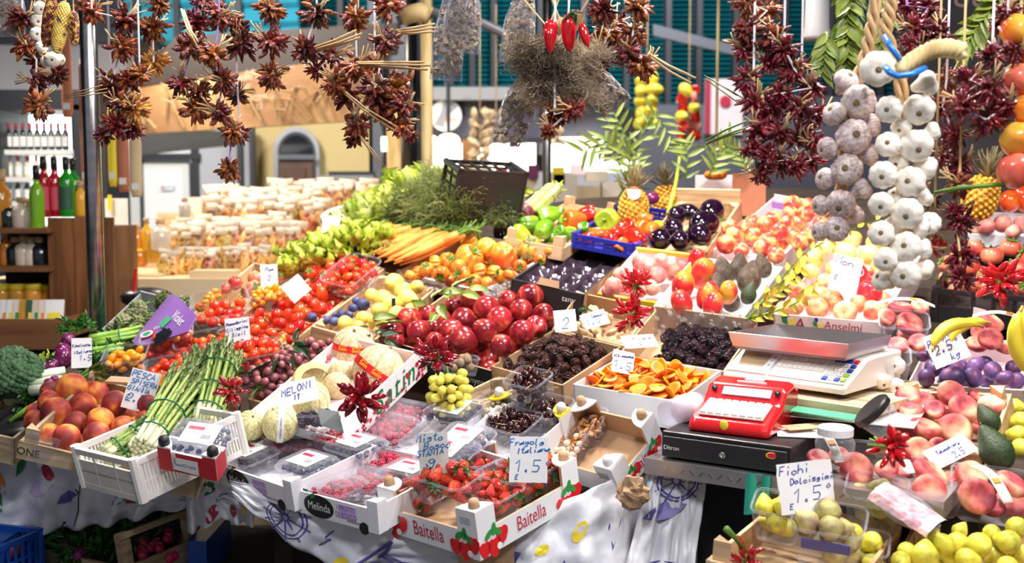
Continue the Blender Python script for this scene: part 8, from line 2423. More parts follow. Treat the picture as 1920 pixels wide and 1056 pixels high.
# black crate of tomatoes, with more goods behind it
gg = plastic_crate([(1750,542),(1985,562),(2010,455),(1815,438)],0.10,'black plastic crate of ribbed tomatoes at the stall end', n=(6,7),rows=(0.45,),bar=0.012,solid=(0.42,0.4,0.4,0.4))
heap_px([(1905,505,44),(1860,480,42),(1820,500,40),(1790,520,36),(1850,520,40),(1895,465,40),(1930,480,44),(1880,530,38),(1915,535,36),(1800,480,36),(1830,465,34),(1775,495,34),(1820,535,34),(1770,525,32),(1850,545,34),(1790,545,30)],0.0,PKTOM, 'orange-red ribbed tomato in the black crate', 'tomato', 'ribbed tomatoes in the black crate',11)
o = MB().box((0,0,0),(0.05,0.03,0.001)).build('paper_tag', 'pink_card', gg.root, M=T(-gg.w * 0.12,-gg.d / 2 - 0.006,0.042,math.pi / 2,0,-0.5))
chili_posy(toward(at(1878,530,2.62),0,0,0.35),'bright red chilli posy on the rim of the black tomato crate', FRESH,26,0.058,7)
g2 = card_box([(1815,440),(1990,446),(2010,405),(1840,396)],0.06,'white box of peaches behind the black tomato crate', 'white_card', 'white_card')
heap_px([(1850,425,32),(1880,420,34),(1915,422,34),(1835,432,26),(1900,435,30)],0.02,WPEACH, 'peach in the white box behind the black crate', 'peach', 'peaches behind the black crate',12)
heap_px([(1893,378,44),(1925,380,40),(1915,365,34)],0.06,TOM, 'large red tomato above the white peach box', 'tomato', 'red tomatoes above the peach box',13)
inst(PINE, MT(at(1838,372,3.5)) @ T(0,0,0,0.1,0.25,0,0.12),'pineapple hidden behind the hanging red chillies', 'pineapple')
# flat peaches
ic = wood_crate([(1635,862),(1845,876),(1900,736),(1690,730)],0.08,'pale wooden crate of flat peaches', post_up=0.025)
text('nti', 'ink_blue',0.05,[x for x in ic.root.children if x.name.startswith('side_board')][1],T(0.02,0.0095,0.05,math.pi / 2,0,math.pi))
heap_px([(1734,806,60,None, 'large dark-centred flat peach in the middle of the crate'),(1791,806,58,None, 'large cream and pink flat peach beside the dark-centred one'),(1807,765,52,None, 'flat peach with its stem hollow up, before the small avocado'),(1784,738,48),(1860,758,46),(1703,744,44),(1730,755,42),(1752,768,36),(1707,770,42),(1720,786,36),(1721,844,46),(1760,840,38),(1770,785,40),(1835,745,36),(1690,790,36),(1690,815,40),(1805,840,40),(1830,800,40),(1775,760,34)],0.03,FLATP, 'flat peach heaped in the pale wooden crate', 'peach', 'flat peaches in the pale crate',14,up=FPU, dk=1.12)
heap_px([(1866,842,62,GAVO, 'large dark green avocado standing at the edge of the peach crate'),(1853,786,40,GAVO, 'small round green avocado in the peach crate')],0.05,GAVO, 'avocado', 'avocado', None,2,up=lambda r: E3(-0.45,-0.35,0.3))
price_card(on(1798,862,0.035),0.12,0.05,[('Tabacchiera',0.0,0.6,0.16,0.02),('2.5',0.1,0.15,0.3,0)],'handwritten card lying slanted before the large avocado',0.1,0.9,0.42,33)
for k,(px, py, yw, lb) in enumerate(((1735,945,-0.35,'clear punnet of flat peaches at the front of the peach crate'),(1852,960,-0.35,'clear punnet of flat peaches under the large avocado'),(1600,905,-0.35,'clear punnet of flat peaches behind the fichi card'))):
 punnet(slope(px, py,-0.045,yw),0.15,0.11,0.075,lb)
heap_px([(1743,922,58),(1743,888,62),(1606,880,58),(1832,930,62),(1821,892,54),(1896,908,56),(1899,942,54),(1662,880,38),(1693,881,36),(1535,860,40),(1574,856,36),(1590,895,42),(1780,900,40),(1700,910,44),(1860,950,44),(1640,900,40)],0.045,FLATP, 'blushed flat peach in the front row of punnets', 'peach', 'flat peaches in the front punnets',15,up=FPU, dk=1.12)
for k,(px, py, yw, lb) in enumerate(((1552,848,0.1,'paper strip over the peaches behind the fichi card'),(1680,868,0.1,'paper strip over the punnet below the chilli posy'),(1856,920,0.1,'white and green paper strip over the punnet under the avocado'))):
 strip(px, py,0.085,0.020,0.13,yw, lb)
Pc = toward(at(1668,838,2.02),0,0,0.2)
chili_posy(Pc @ T(0,0,0,0,0.7,0),'bright red chilli posy with green stalks on the flat peaches', FRESH,26,0.040,9)
# figs
kc = wood_crate([(1322,1050),(1600,1108),(1690,985),(1462,932)],0.07,'wooden crate of fig punnets at the near corner', post_up=0.035)
def figs(px, py, h, w_, d_, H, label, spec, flabel, grp, sd, sz=0.042,yaw=-0.4,most=24):
 p = punnet(slope(px, py, h, yaw),w_, d_, H, label)
 pile(spec, p.M, drop(w_ * 0.92,d_ * 0.92,sz / 2,0.0,0.02,sd,2.2,most),sz, flabel, 'fig', grp, sd,0.1)
 return p
figs(1458,1000,-0.04,0.10,0.085,0.075,'clear punnet of green figs under the fichi card', GFIG, 'green fig in the punnet under the fichi card', 'green figs under the card',1)
p = figs(1552,1040,0.0,0.135,0.105,0.085,'large clear punnet of ripe figs with a blue band at the front', RFIG, 'ripe green-violet fig in the blue-banded punnet', 'ripe figs in the banded punnet',2,0.046)
MB().box((0,-0.046,0.052),(0.09,0.002,0.022)).build('blue_band', 'ink_blue', p.root)
p = figs(1640,975,-0.03,0.12,0.10,0.08,'clear punnet of dark figs beside the foil packet', RFIG, 'dark ripe fig in the punnet beside the foil packet', 'figs beside the foil packet',3,0.045)
figs(1615,1062,-0.06,0.10,0.085,0.06,'low clear punnet of figs at the picture edge', GFIG, 'fig in the low punnet at the picture edge', 'figs at the picture edge',4)
price_card(at(1517,962,2.06),0.112,0.098,[('Fichi',-0.18,0.78,0.17,0.03),('Dolcissimi',0.12,0.6,0.12,0.05),('1.5*',0.1,0.25,0.26,0.05),('E',-0.3,0.1,0.1,0)],'large handwritten fichi card with a saw-tooth edge',0.15,0.2,0.06,35,cut=0.012)
fo = thing('foil_packet', 'pink crinkled foil packet lying on the figs', 'packet', slope(1700,955,0.06,-1.0,0.2,0.1))
b = MB().grid(18,8,lambda u, v: ((u - 0.5) * 0.14,(v - 0.5) * 0.062,0.012 * math.sin(math.pi * v) ** 0.5 + 0.005 * mnoise.noise(Vector((u * 9,v * 6,1)))))
b.build('packet', 'ink_pink', fo)
MB().ball((0,0,0),(0.074,0.038,0.017),20,10).build('film', 'cello', fo, smooth=1)
lcr = wood_crate([(1640,1120),(1985,1150),(1985,1000),(1712,985)],0.07,'wooden crate of yellow-green figs at the picture corner', post_up=0.0)
text('SRL', 'ink_blue',0.03,[x for x in lcr.root.children if x.name.startswith('side_board')][3],T(0,-0.0015,0.035,math.pi / 2))
heap_px([(1734,1040,52),(1768,1020,42),(1837,1023,48),(1796,1018,40),(1702,1034,36),(1889,1016,46),(1906,990,42),(1746,1003,32),(1814,1049,42),(1689,1052,36),(1864,1045,42),(1780,1050,40),(1916,1040,42),(1860,1000,34),(1710,1060,40),(1745,1065,40),(1890,1065,42),(1800,995,30),(1830,1070,40)],0.03,GFIG, 'yellow-green fig in the corner crate', 'fig', 'yellow figs in the corner crate',16)
heap_px([(1912,790,36),(1908,815,36),(1914,840,36),(1905,762,30),(1925,805,36)],0.0,GFIG, 'green fig beyond the board of the peach crate', 'fig', 'green figs beyond the peach crate',17)
chili_posy(toward(at(1400,1052,2.02),0,0,0.5),'dark red chilli posy with a green stalk at the edge of the fig crate', DEEP,16,0.035,12)
o = MB().tube([at(1398,1035,2.02),at(1380,1010,2.0),at(1362,992,1.98)],[0.004,0.005,0.007],8).build('green_stalk', 'stem_green', None, smooth=1)
tag(o, 'thick green stalk rising above the corner chilli posy', 'stalk')
# ---------------------------------------------------------------- under the counter
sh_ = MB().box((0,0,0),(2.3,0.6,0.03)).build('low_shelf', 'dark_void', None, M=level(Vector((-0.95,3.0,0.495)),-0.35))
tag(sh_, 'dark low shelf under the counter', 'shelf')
ZN = Vector((0,0,1))
uc = base_pose([(50,1003),(226,1040),(372,985),(190,952)],0.14,-0.38,0.2,nrm=Vector((-0.03,-0.12,0.98)))
uc.root = thing('wooden_crate', 'old wooden crate of turnips, greens and radishes under the counter', 'crate', uc.B)
for k in range(4):
 S, L = side_T(uc, k)
 MB().box((0,0.004,0.055),(L,0.008,0.10)).build('side_board', 'wood_old', uc.root, M=S)
 if k in (1,3):
  MB().box((0,0.004,0.185),(L,0.014,0.014)).build('top_rail', 'wood_old', uc.root, M=S)
for sx, sy in ((-1,-1),(1,-1),(1,1),(-1,1)):
 MB().box((sx * (uc.w / 2 - 0.016),sy * (uc.d / 2 - 0.02),0.095),(0.026,0.03,0.19)).build('corner_post', 'wood_old', uc.root)
MB().box((0,0,0.006),(uc.w - 0.02,uc.d - 0.02,0.01)).build('base', 'wood_old', uc.root)
for k,(px, py, s, lb) in enumerate(((88,1006,0.05,'violet turnip at the far corner of the low crate'),(130,1028,0.052,'violet turnip in the middle of the low crate'),(150,1040,0.045,'violet turnip at the front of the low crate'),(78,1022,0.04,'small violet turnip beside the far post'))):
 inst(('turnip', ONION[1]),inc(uc, px, py,-0.03) @ T(0,0,0,1.3,0.4,k, s),lb, 'turnip')
GRN = sprig_mesh('leafy_greens', 'leaf_green',44,0.15,9,0.06,0.034,0.004,1.1,6,'white_stalk')
for k,(px, py, s, lb) in enumerate(((175,1020,1.0,'green turnip leaves in the low crate'),(205,1010,1.0,'green leaves at the back of the low crate'),(190,1040,0.8,'green leaves at the front of the low crate'),(262,1030,0.7,'radish leaves beside the near post'),(310,1010,0.7,'radish leaves at the far end of the low crate'))):
 o = link('leafy_greens', GRN, None, inc(uc, px, py,-0.06) @ T(0,0,0,0,0,k, s))
 tag(o, lb, 'greens')
for k in range(14):
 px, py = 250 + rc.random() * 90,1048 - rc.random() * 55
 o = inst(('radish', RAD),inc(uc, px, py,-0.02) @ T(s=0.028),'red radish at the near end of the low crate', 'radish', 'radishes in the low crate')
bc = plastic_crate(None,0.12,'blue plastic crate of peaches at the far lower corner', 'sky_plastic', wd=(0.26,0.2),M=level(onZ(-40,1085,0.512),-0.3),n=(8,8))
heap_px([(25,1030,34),(12,1048,40),(-8,1035,36)],-0.365,PEACH, 'dark peach in the blue crate under the counter', 'peach', 'peaches in the blue crate',18)
o = MB().box((0,0,0),(0.12,0.003,0.13)).build('board_box', 'cardboard', None, M=MT(at(912,1050,2.3)))
tag(o, 'brown cardboard box showing under the strawberry box', 'box')
for k,(px, w_) in enumerate(((395,0.05),(18,0.09))):
 o = MB().box((0,0,0),(w_,0.25,0.16)).build('blue_box', 'sky_plastic', None, M=MT(at(px,1040,3.0)))
 tag(o,('blue plastic box in the shade beside the low crate', 'blue plastic box behind the far peaches')[k],'box')
# ---------------------------------------------------------------- hanging bunches
def hang(label, d, items, seed, cat='dried chillies', rib='ribbon_white', name='chili_string', n=14,slen=1.3):
 """A ribbon from the rail with tied bunches: (px, py, size in px, chilli kinds)."""
 rng = random.Random(seed)
 top = at(items[0][0],items[0][1],d)
 root = thing(name, label, cat, MT((top.x, top.y, top.z)))
 pts = [Vector((0,0,max(0.05,2.32 - top.z)))]
 for it in items:
  pts.append(at(it[0],it[1],d) - top)
 MB().tube(pts,0.0026,5,flat=0.4).build('ribbon', rib, root)
 for k, it in enumerate(items):
  px, py, sz = it[:3]
  kinds = it[3] if len(it) > 3 else DRY
  P = at(px, py, d + rng.uniform(-0.03,0.03)) - top
  L = sz * d / F * 0.52
  M = MT(P) @ Euler((rng.uniform(-0.8,0.8),rng.choice((-1,1)) * rng.uniform(0.5,1.4),rng.uniform(0,6))).to_matrix().to_4x4()
  chili_cluster(root, M, kinds, it[4] if len(it) > 4 else n, L, seed * 50 + k, slen=slen)
 return root
hang('string of brown dried chilli bunches behind the corn cobs',2.75,[(42,32,56),(49,87,56,AMBER),(68,112,44),(68,155,50),(74,197,62,AMBER),(105,140,52)],1)
hang('string of dried chilli bunches beside the top of the steel pole',2.7,[(172,21,60,AMBER),(235,36,62),(227,87,66,AMBER),(208,159,62),(240,150,54,AMBER)],2)
hang('short string of two chilli bunches beside the golden ones',2.72,[(297,4,54,AMBER),(286,53,68,AMBER),(288,117,62,GOLD)],3)
hang('string ending in golden chillies right of the steel pole',2.68,[(262,140,50,AMBER),(227,193,54),(254,205,66,GOLD),(216,236,58),(197,254,46,DARK),(246,242,50,DARK)],4)
hang('dried chilli string with a long stalk crossing the white light band',2.72,[(366,42,64),(360,87,66),(341,155,60),(367,201,66,AMBER),(375,170,50)],5,rib='ribbon_violet')
hang('violet ribboned dried chilli string reaching down to the white door',2.66,[(411,30,66),(402,102,60,AMBER),(417,150,62),(409,212,58),(436,246,54,AMBER),(428,318,56,AMBER)],6,rib='ribbon_violet')
hang('short dried chilli string beside the violet ribboned one',2.74,[(383,4,56),(451,80,72),(440,40,54),(446,180,48),(451,252,44,DARK)],7)
hang('dried chilli string hanging before the shop sign end',2.7,[(507,15,64,AMBER),(507,80,70),(512,140,66,AMBER)],8)
hang('dried chilli string with thick stalk bundles before the brown sign band',2.7,[(594,23,68),(571,91,62),(624,106,62),(594,130,48,DARK)],9)
hang('long dried chilli string over the yellow wall',2.66,[(666,30,70,AMBER),(669,125,66,AMBER),(628,155,62,AMBER),(650,178,66),(669,232,62,AMBER),(666,258,46)],10)
hang('dense dried chilli string before the pale post',2.64,[(730,11,66,AMBER),(722,76,62),(703,168,74),(741,165,76,AMBER),(715,200,76,AMBER),(756,197,62),(750,236,58,AMBER)],11)
hang('single dried chilli bunch right of the long string',2.72,[(703,120,52,AMBER),(770,255,34,AMBER)],12)
hang('dense brown dried chilli bundle beside the herb bundle',2.35,[(1130,20,66),(1142,60,66,AMBER),(1125,105,60,DARK),(1160,95,50)],13,slen=1.6)
hang('dried chilli string with a long forked stalk pointing to the garland',2.3,[(1195,12,66,AMBER),(1187,62,70,AMBER),(1180,100,62),(1205,122,66,AMBER)],14,slen=1.2)
hang('amber dried chilli bundle under the grey herb bundle',2.25,[(1040,215,58,AMBER),(1072,205,54,AMBER),(1028,245,40,AMBER)],15)
for k,(pts, r, lb) in enumerate(((((1218,105),(1250,128),(1290,148)),0.006,'long brown chilli stalk pointing right toward the far garland'),(((742,60),(770,58),(815,52)),0.006,'tied stalk bundle pointing at the brass coloured pole'),(((668,120),(730,122),(796,124)),0.007,'pale stalk bundle under the brown sign band'),(((640,170),(680,205),(735,240)),0.005,'slanting stalk across the dense chilli string'),(((672,255),(690,280),(710,312)),0.003,'thin curling stalk hanging below the long chilli string'),(((590,92),(630,80),(668,64)),0.007,'straw coloured stalk bundle before the sign'),(((120,182),(160,174),(192,167)),0.003,'thin stalk crossing the steel pole'),(((340,20),(352,60),(362,80)),0.006,'upright stalk bundle before the cyan shutter'),(((1320,145),(1350,165),(1382,188)),0.003,'thin green stalk before the pink poster'),(((1322,268),(1360,250),(1400,236)),0.005,'pair of green stalks beside the dark chillies'),(((1420,250),(1445,205),(1460,160)),0.006,'brown stalks hanging among the dark chillies'))):
 d_ = 2.62 if k != 0 and k < 8 else 2.25
 P = [at(x, y, d_ - 0.02 * i) for i,(x, y) in enumerate(pts)]
 b = MB()
 for j in range(3):
  o_ = Vector((0.003 * j,0.004 * math.sin(j * 2),0.004 * math.cos(j * 2.4)))
  b.tube([p + o_ * (1 + i * 0.7) for i, p in enumerate(P)],[r * 0.45,r * 0.5,r * 0.4],5)
 tag(b.build('dry_stalks', 'dry_stalk' if k not in (8,9) else 'stem_green', None, smooth=1),lb, 'stalk')
# darker red chilli braids around the garlic
hang('long braid of dark red chillies left of the garlic, amber at its top',2.2,[(1400,6,66,AMBER),(1438,20,66,AMBER),(1402,55,64),(1445,70,70),(1395,92,60,DARK),(1440,118,60,DARK),(1402,148,66,DARK)],16,'red chillies', 'ribbon_white', 'chili_braid',14)
hang('middle braid of dark red chillies hanging behind the left garlic braid',2.16,[(1470,90,66,DARK),(1490,130,70,DARK),(1520,165,60,DARK),(1465,175,66,DARK),(1500,205,66,DARK),(1532,215,56,DARK)],17,'red chillies', 'ribbon_white', 'chili_braid',15)
hang('lower dark red chilli braid ending above the apples',2.18,[(1412,190,66,DARK),(1445,205,66,DARK),(1422,240,66,DARK),(1462,250,66,DARK),(1410,275,58,DARK),(1440,290,62,DARK),(1425,325,56,DARK)],18,'red chillies', 'ribbon_white', 'chili_braid',14)
hang('dark red chilli braid beside the left garlic braid, low down',2.2,[(1500,255,62,DARK),(1520,300,60,DARK),(1490,310,62,DARK),(1525,265,50,DARK),(1465,310,56,DARK)],19,'red chillies', 'ribbon_white', 'chili_braid',14)
hang('dark red chilli braid above the straw plait',2.1,[(1700,10,62,DARK),(1740,15,66,DARK),(1715,52,62,DARK),(1752,60,66,DARK),(1768,82,56,DARK),(1705,85,50,DARK),(1735,90,56,DARK)],20,'red chillies', 'ribbon_violet', 'chili_braid',14)
hang('large glossy dark chilli bunch right of the garlic braids',2.0,[(1860,105,60,DARK),(1820,150,76,DARK),(1858,165,72,DARK),(1805,200,70,DARK),(1850,225,76,DARK),(1882,200,62,DARK)],21,'red chillies', 'ribbon_white', 'chili_braid',16)
hang('dark chilli string hidden between the garlic and the glossy bunch',2.12,[(1775,150,58,AMBER),(1768,200,62,DARK),(1790,255,62,DARK),(1772,290,54,DARK)],22,'red chillies', 'ribbon_white', 'chili_braid',14)
hang('narrow dark chilli string hanging down over the black tomato crate',2.05,[(1800,312,66,DARK),(1798,345,56,AMBER),(1800,415,66,DARK),(1790,395,50,DARK),(1800,478,76,DARK),(1802,520,62,DARK)],23,'red chillies', 'straw', 'chili_string',13)
hang('dark chilli bunch at the top corner beside the bay branch',2.0,[(1890,25,66,DARK),(1905,95,58,DARK),(1872,50,40,DARK)],24,'red chillies', 'ribbon_white', 'chili_braid',14)
hang('red chillies hidden behind the lower right garlic bulbs',2.1,[(1750,462,50,FRESH),(1745,375,44,DARK)],25,'red chillies', 'straw', 'chili_string',10)
o = MB().tube([at(1752,362,2.05),at(1800,352,2.02),at(1890,345,2.0)],[0.004,0.005,0.004],8).build('green_stalk', 'stem_green', None, smooth=1)
tag(o, 'straight green stalks lying across the narrow chilli string', 'stalk')
# garlic braids
def garlic_braid(label, d, items, specs, seed, path, mat):
 rng = random.Random(seed)
 top = at(*path[0],d + 0.03)
 root = thing('garlic_braid', label, 'garlic', MT(top))
 q = [Vector((0,0,2.32 - top.z))] + [at(x, y, d + 0.05) - top for x, y in path]
 b = MB()
 for s in range(3):
  pts = []
  for i in range(60):
   u = i / 59 * (len(q) - 1)
   k = min(len(q) - 2,int(u))
   p = q[k].lerp(q[k + 1],u - k)
   a = i * 0.55 + s * 2.094
   pts.append(p + Vector((0.008 * math.cos(a),0.006 * math.sin(a),0)))
  b.tube(pts,0.006,6)
 b.build('straw_plait', 'dry_stalk', root, smooth=1)
 done = []
 for it in items:
  px, py, dia, face = it
  dd = d
  for _ in range(40):
   P, s = at(px, py, dd),dia * dd / F
   if all((P - c).length > 0.43 * (s + t) for c, t in done):
    break
   dd += 0.006
  done.append((P, s))
  if face:
   R = toward(Vector((0,0,0)) + P,0,0,rng.uniform(-0.25,0.1)).to_3x3().to_4x4() @ Matrix.Rotation(math.pi + rng.uniform(-0.3,0.3),4,'X') @ Matrix.Rotation(rng.uniform(-0.3,0.3),4,'Y')
  else:
   c = at(path[-1][0] + 0,py, d + 0.05)
   v = (P - c)
   v = Vector((v.x * 1.3,-0.02,rng.uniform(-0.02,0.03)))
   R = (-v).to_track_quat('Z', 'Y').to_matrix().to_4x4()
  sp = rng.choice(specs)
  g = link(sp[0],sp[1],root, MT(P - top) @ R @ Matrix.Rotation(rng.uniform(0,6),4,'Z') @ Matrix.Diagonal((s, s, s * 1.05,1)))
  for ch in sp[2]:
   link(ch[0],ch[1],g, ch[2])
 return root
garlic_braid('braid of white garlic bulbs with a straw plait, the longer one',1.93,[(1646,129,68,1),(1667,205,52,1),(1723,205,61,1),(1665,271,48,1),(1718,273,64,1),(1749,246,36,0),(1656,328,54,1),(1707,341,59,1),(1740,316,44,0),(1739,156,50,0),(1652,383,48,1),(1701,400,61,1),(1732,369,40,0),(1652,438,50,1),(1699,463,59,1),(1728,428,40,0),(1743,419,44,1),(1660,487,46,1),(1732,466,40,0),(1698,516,58,1),(1656,525,46,0),(1735,506,40,0),(1690,240,40,0),(1685,305,40,0),(1680,370,40,0),(1675,425,40,0)],GARLIC,3,[(1672,0),(1660,60),(1690,150),(1690,300),(1690,510)],'garlic')
garlic_braid('braid of violet-tinged garlic bulbs, the shorter one',2.0,[(1610,191,66,1),(1586,153,50,0),(1565,214,48,0),(1600,256,68,1),(1552,278,44,0),(1588,318,61,1),(1548,335,42,0),(1616,354,44,0),(1577,382,57,1),(1540,385,40,0),(1602,402,42,0),(1568,430,50,1),(1538,434,38,0),(1635,235,44,0),(1630,290,44,0)],PGARLIC,5,[(1640,20),(1625,100),(1590,200),(1580,330),(1572,420)],'purple_garlic')
sp_ = MB()
for s in range(3):
 pts = []
 for i in range(40):
  u = i / 39
  p = at(1685 + 122 * u,132 - 42 * math.sin(u * 2.2),1.86)
  a = i * 0.6 + s * 2.094
  pts.append(p + Vector((0,0.007 * math.sin(a),0.009 * math.cos(a))))
 sp_.tube(pts,0.0085,6)
tag(sp_.build('straw_loop', 'straw', None, smooth=1),'thick straw loop tied with blue tube at the top of the garlic braids', 'straw')
hk = MB().tube([at(1658,68,1.87),at(1672,92,1.85),at(1692,118,1.86)],0.005,10).build('blue_tube', 'hose_blue', None, smooth=1)
tag(hk, 'upper piece of blue tube threaded through the straw plait', 'tube')
hk = MB().tube([at(1660,126,1.84),at(1668,136,1.82),at(1682,143,1.82),at(1710,139,1.82),at(1734,128,1.84)],0.0055,10).build('blue_tube', 'hose_blue', None, smooth=1)
tag(hk, 'lower curved piece of blue tube over the top garlic bulb', 'tube')
ob = thing('tomato_string', 'string of large wrinkled orange-red tomatoes at the picture edge', 'tomatoes', MT(at(1915,20,2.0)))
MB().tube([(0,0,0.4),(0,0,0),at(1912,340,2.0) - ob.location],0.003,5).build('string', 'straw', ob)
for k,(px, py, dia) in enumerate(((1912,58,84),(1915,150,78),(1912,262,82),(1905,320,80),(1925,205,70),(1925,105,60))):
 P = at(px, py,2.0)
 dia *= 0.88
 link('tomato', PKTOM[1] if k % 2 else OTOM[1],ob, MT(P - ob.location) @ T(0,0,0,0.4 * k,0.5,k, dia * 2.0 / F))
# bags and bundles of dried herbs
def herb_bag(label, d, x, y0,y1,w, sd, yaw=0.0,roll=0.0,open_=False):
 P0 = at(x, y0,d)
 H = (y1 - y0) * d / F
 W = w * d / F
 root = thing('herb_bag', label, 'bag', MT(P0) @ T(0,0,0,0,roll, yaw))
 b = MB()
 n = 28
 for j in range(9):
  v = j / 8
  k = 0.5 * W * (0.55 + 0.45 * min(1,v * 2.2))
  t = 0.22 * W * math.sin(math.pi * min(0.97,0.12 + v * 0.8))
  b.v += [(k * math.cos(2 * math.pi * i / n) * (1 + 0.05 * math.sin(i * 3 + j)),t * math.sin(2 * math.pi * i / n) + 0.006 * math.sin(i * 2.3 + j * 1.7),-H * v) for i in range(n)]
 b.f = [(j * n + i, j * n + (i + 1) % n,(j + 1) * n + (i + 1) % n,(j + 1) * n + i)[::-1] for j in range(8) for i in range(n)]
 b.m = [0] * len(b.f)
 b.build('bag', 'cello', root, smooth=1)
 h = MB()
 rng = random.Random(sd)
 for i in range(240):
  z = -H * rng.uniform(0.12,0.93)
  k = W * 0.42 * min(1,0.5 - z / H)
  c = (rng.uniform(-k, k),rng.uniform(-0.12,0.12) * W, z)
  h.ball(c, rng.uniform(0.003,0.008),5,3,T=None)
 h.v = [tuple(Vector(v) + Vector((mnoise.noise(Vector(v) * 90),mnoise.noise(Vector(v) * 90 + Vector((9,0,0))),mnoise.noise(Vector(v) * 90 + Vector((0,9,0))))) * 0.006) for v in h.v]
 o = h.build('dried_herbs', 'dried_herb', root)
 o['kind'] = 'stuff'
 MB().tube([(0,0,0),(0,0,max(0.05,2.32 - P0.z))],0.002,5).build('string', 'straw', root)
 return root
herb_bag('clear bag of grey dried herbs before the teal shutters, the nearer one',2.42,872,-30,98,70,1,0.1,0.06)
herb_bag('clear bag of dried herbs hanging behind the nearer herb bag',2.52,850,-10,150,60,2,-0.1,0.10)
herb_bag('clear herb bag hanging at the far top corner',2.75,14,-40,68,60,3)
herb_bag('tilted clear bag under the grey herb bundle',2.42,1000,130,285,66,4,0.1,0.35)
herb_bag('clear bag of red flakes tilted right of the amber chilli bundle',2.42,1095,130,232,66,5,0.2,-0.75)
herb_bag('clear bag half hidden behind the top of the herb bundle',2.5,985,-20,120,60,6,0.0,0.15)
HERB = wisps('herb_bundle', 'dried_herb',420,0.15,0.0009,5,1.1,8)
for k,(px, py, rx, ry, s, lb) in enumerate(((1062,66,2.9,-0.55,0.95,'large grey bundle of dried herb stalks, upper left sheaf'),(1058,95,3.1,-0.1,0.95,'grey bundle of dried herb flowers, lower middle sheaf'),(1062,70,2.9,0.35,0.8,'grey dried herb sheaf beside the glossy red chillies'))):
 o = link('herb_bundle', HERB, None, MT(at(px, py,2.3 + 0.02 * k)) @ T(0,0,0,rx,-ry,0,s))
 tag(o, lb, 'dried herbs')
 o['kind'] = 'thing'
 b = MB()
 rg3 = random.Random(k)
 M_ = o.matrix_world.copy()
 for j in range(40):
  a = rg3.uniform(0,6.28)
  r = 0.02 * math.sqrt(rg3.random())
  b.tube([(r * math.cos(a) * 0.4,r * math.sin(a) * 0.4,0.03),(r * math.cos(a),r * math.sin(a),-0.06)],0.0012,3,cap=False)
 b.tube([(0,0,0),(0,0,-0.12)],0.003,5)
 b.build('stalks', 'dry_stalk', o)
tz = thing('chili_posy', 'three glossy red chillies with green leaves hanging on the herb bundle', 'chilli bunch', MT(at(1066,30,2.2)))
for k,(x, a, s) in enumerate(((0,0.05,0.075),(-0.035,0.2,0.06),(0.025,-0.25,0.05),(-0.042,0.0,0.05))):
 link('chili', FRESH[k % 3],tz, T(x,-0.01 * k,-0.01 * k, math.pi + a * 0.5,a,0,s))
for k in range(5):
 link('leaf', VLEAF[k % 2],tz, T(0.004 * k,-0.012,0.0,0.5,-0.4 + 0.3 * k, k * 1.1,0.36))
MB().tube([(0,0,0),(0,0,0.3)],0.002,5).build('string', 'ribbon_white', tz)
# corn cobs and small garlic at the far top
KC = {}
for nm in ('corn', 'yellow_corn'):
 b = MB()
 for j in range(24):
  z = -0.5 + j / 24 * 1.0
  r = 0.13 * math.sqrt(max(0.05,1 - (2 * abs(z)) ** 3)) * (1.0 if z > 0 else 0.95)
  for i in range(14):
   a = 2 * math.pi * (i + 0.5 * (j % 2)) / 14
   b.ball((r * math.cos(a),r * math.sin(a),z),0.032,5,4)
 KC[nm] = b.mesh('corn_cob', nm)
for k,(px, py, L, rot, mt, lb) in enumerate(((93,42,88,0.18,'corn', 'dark red corn cob hanging at the far top'),(114,50,96,0.22,'yellow_corn', 'yellow and violet corn cob beside the dark red one'),(139,52,62,0.0,'corn', 'small dark corn cob beside the steel pole'))):
 d_ = 2.5
 o = link('corn_cob', KC[mt],None, MT(at(px, py, d_)) @ T(0,0,0,0,rot, k, L * d_ / F))
 tag(o, lb, 'corn')
 MB().tube([(0,0,0.48),(0.05,0,1.2),(0,0,4.5)],0.02,5).build('husk', 'straw', o)
garlic_braid('small white garlic braid beside the corn cobs',2.6,[(75,15,26,1),(72,38,28,1),(70,64,28,1),(78,88,24,0),(97,112,30,1),(86,116,22,0),(112,112,22,0)],GARLIC,8,[(76,-20),(76,40),(82,110)],'garlic')
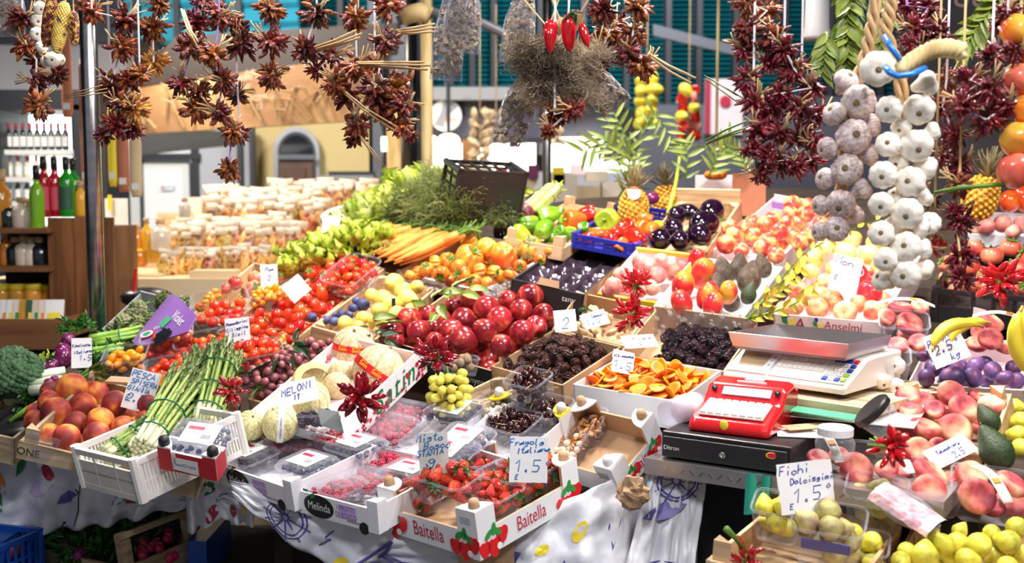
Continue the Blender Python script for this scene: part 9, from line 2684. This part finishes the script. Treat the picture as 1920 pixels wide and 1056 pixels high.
# green branches
branch('bay_branch', 'hanging bay branch with a red stem beside the white lamp',[at(1590,-60,2.35),at(1588,40,2.35),at(1584,120,2.35)],34,BAY,1.05,11,0.003,'label_red')
branch('bay_branch', 'bay sprig half hidden behind the garlic plait',[at(1662,-40,2.4),at(1655,40,2.4),at(1648,95,2.4)],14,BAY,0.9,12,0.003)
branch('bay_branch', 'slanting bay branch before the slate board',[at(1880,-20,2.2),at(1840,40,2.2),at(1795,95,2.2)],26,BAY,0.9,13,0.003)
branch('bay_branch', 'small bay sprig above the violet garlic braid',[at(1550,60,2.3),at(1545,100,2.3),at(1540,140,2.3)],10,BAY,0.9,14,0.003)
FL = MB().leaf((0,0,0),(1,0,0.1),(0,0,1),0.085,0.016,0,0,0.4,6,1,0.8).mesh('leaf', 'bay_leaf')
for k,(pts, n, s, lb) in enumerate(((((1182,330),(1175,260),(1150,210)),14,1.0,'fern-like leaf branch rising behind the front pineapple'),(((1180,300),(1140,265),(1090,285)),13,1.0,'fern-like leaf branch drooping toward the steel post'),(((1190,290),(1225,205),(1262,265)),16,0.9,'fern-like leaf arching above the rear pineapple'),(((1175,340),(1150,285),(1128,260)),10,0.9,'short fern-like leaf before the lit shop'),(((1285,340),(1290,290),(1280,268)),10,0.9,'leafy sprig behind the bent stem'),(((1330,330),(1345,290),(1370,268)),12,0.9,'leafy sprig in the pumpkin coloured pot'),(((1400,320),(1390,290),(1360,270)),12,0.8,'second leafy sprig above the pink carton'),(((1160,370),(1185,330),(1195,290)),10,0.8,'low leaf branch hanging before the front pineapple'))):
 branch('leaf_branch', lb,[at(x, y,4.0) for x, y in pts],n, FL, s * 1.05,20 + k,0.004,flat=True)
pk = inst(('pumpkin', fruit(beef(12,0.22,0.3),48,14,'orange_tomato')),MT(at(1342,328,4.15)) @ T(s=(0.09,0.09,0.075)),'small orange pumpkin behind the pink carton', 'pumpkin')
MB().tube([(0,0,0.15),(0.03,0,0.4)],[0.07,0.05],8).build('stem', 'stem_green', pk)
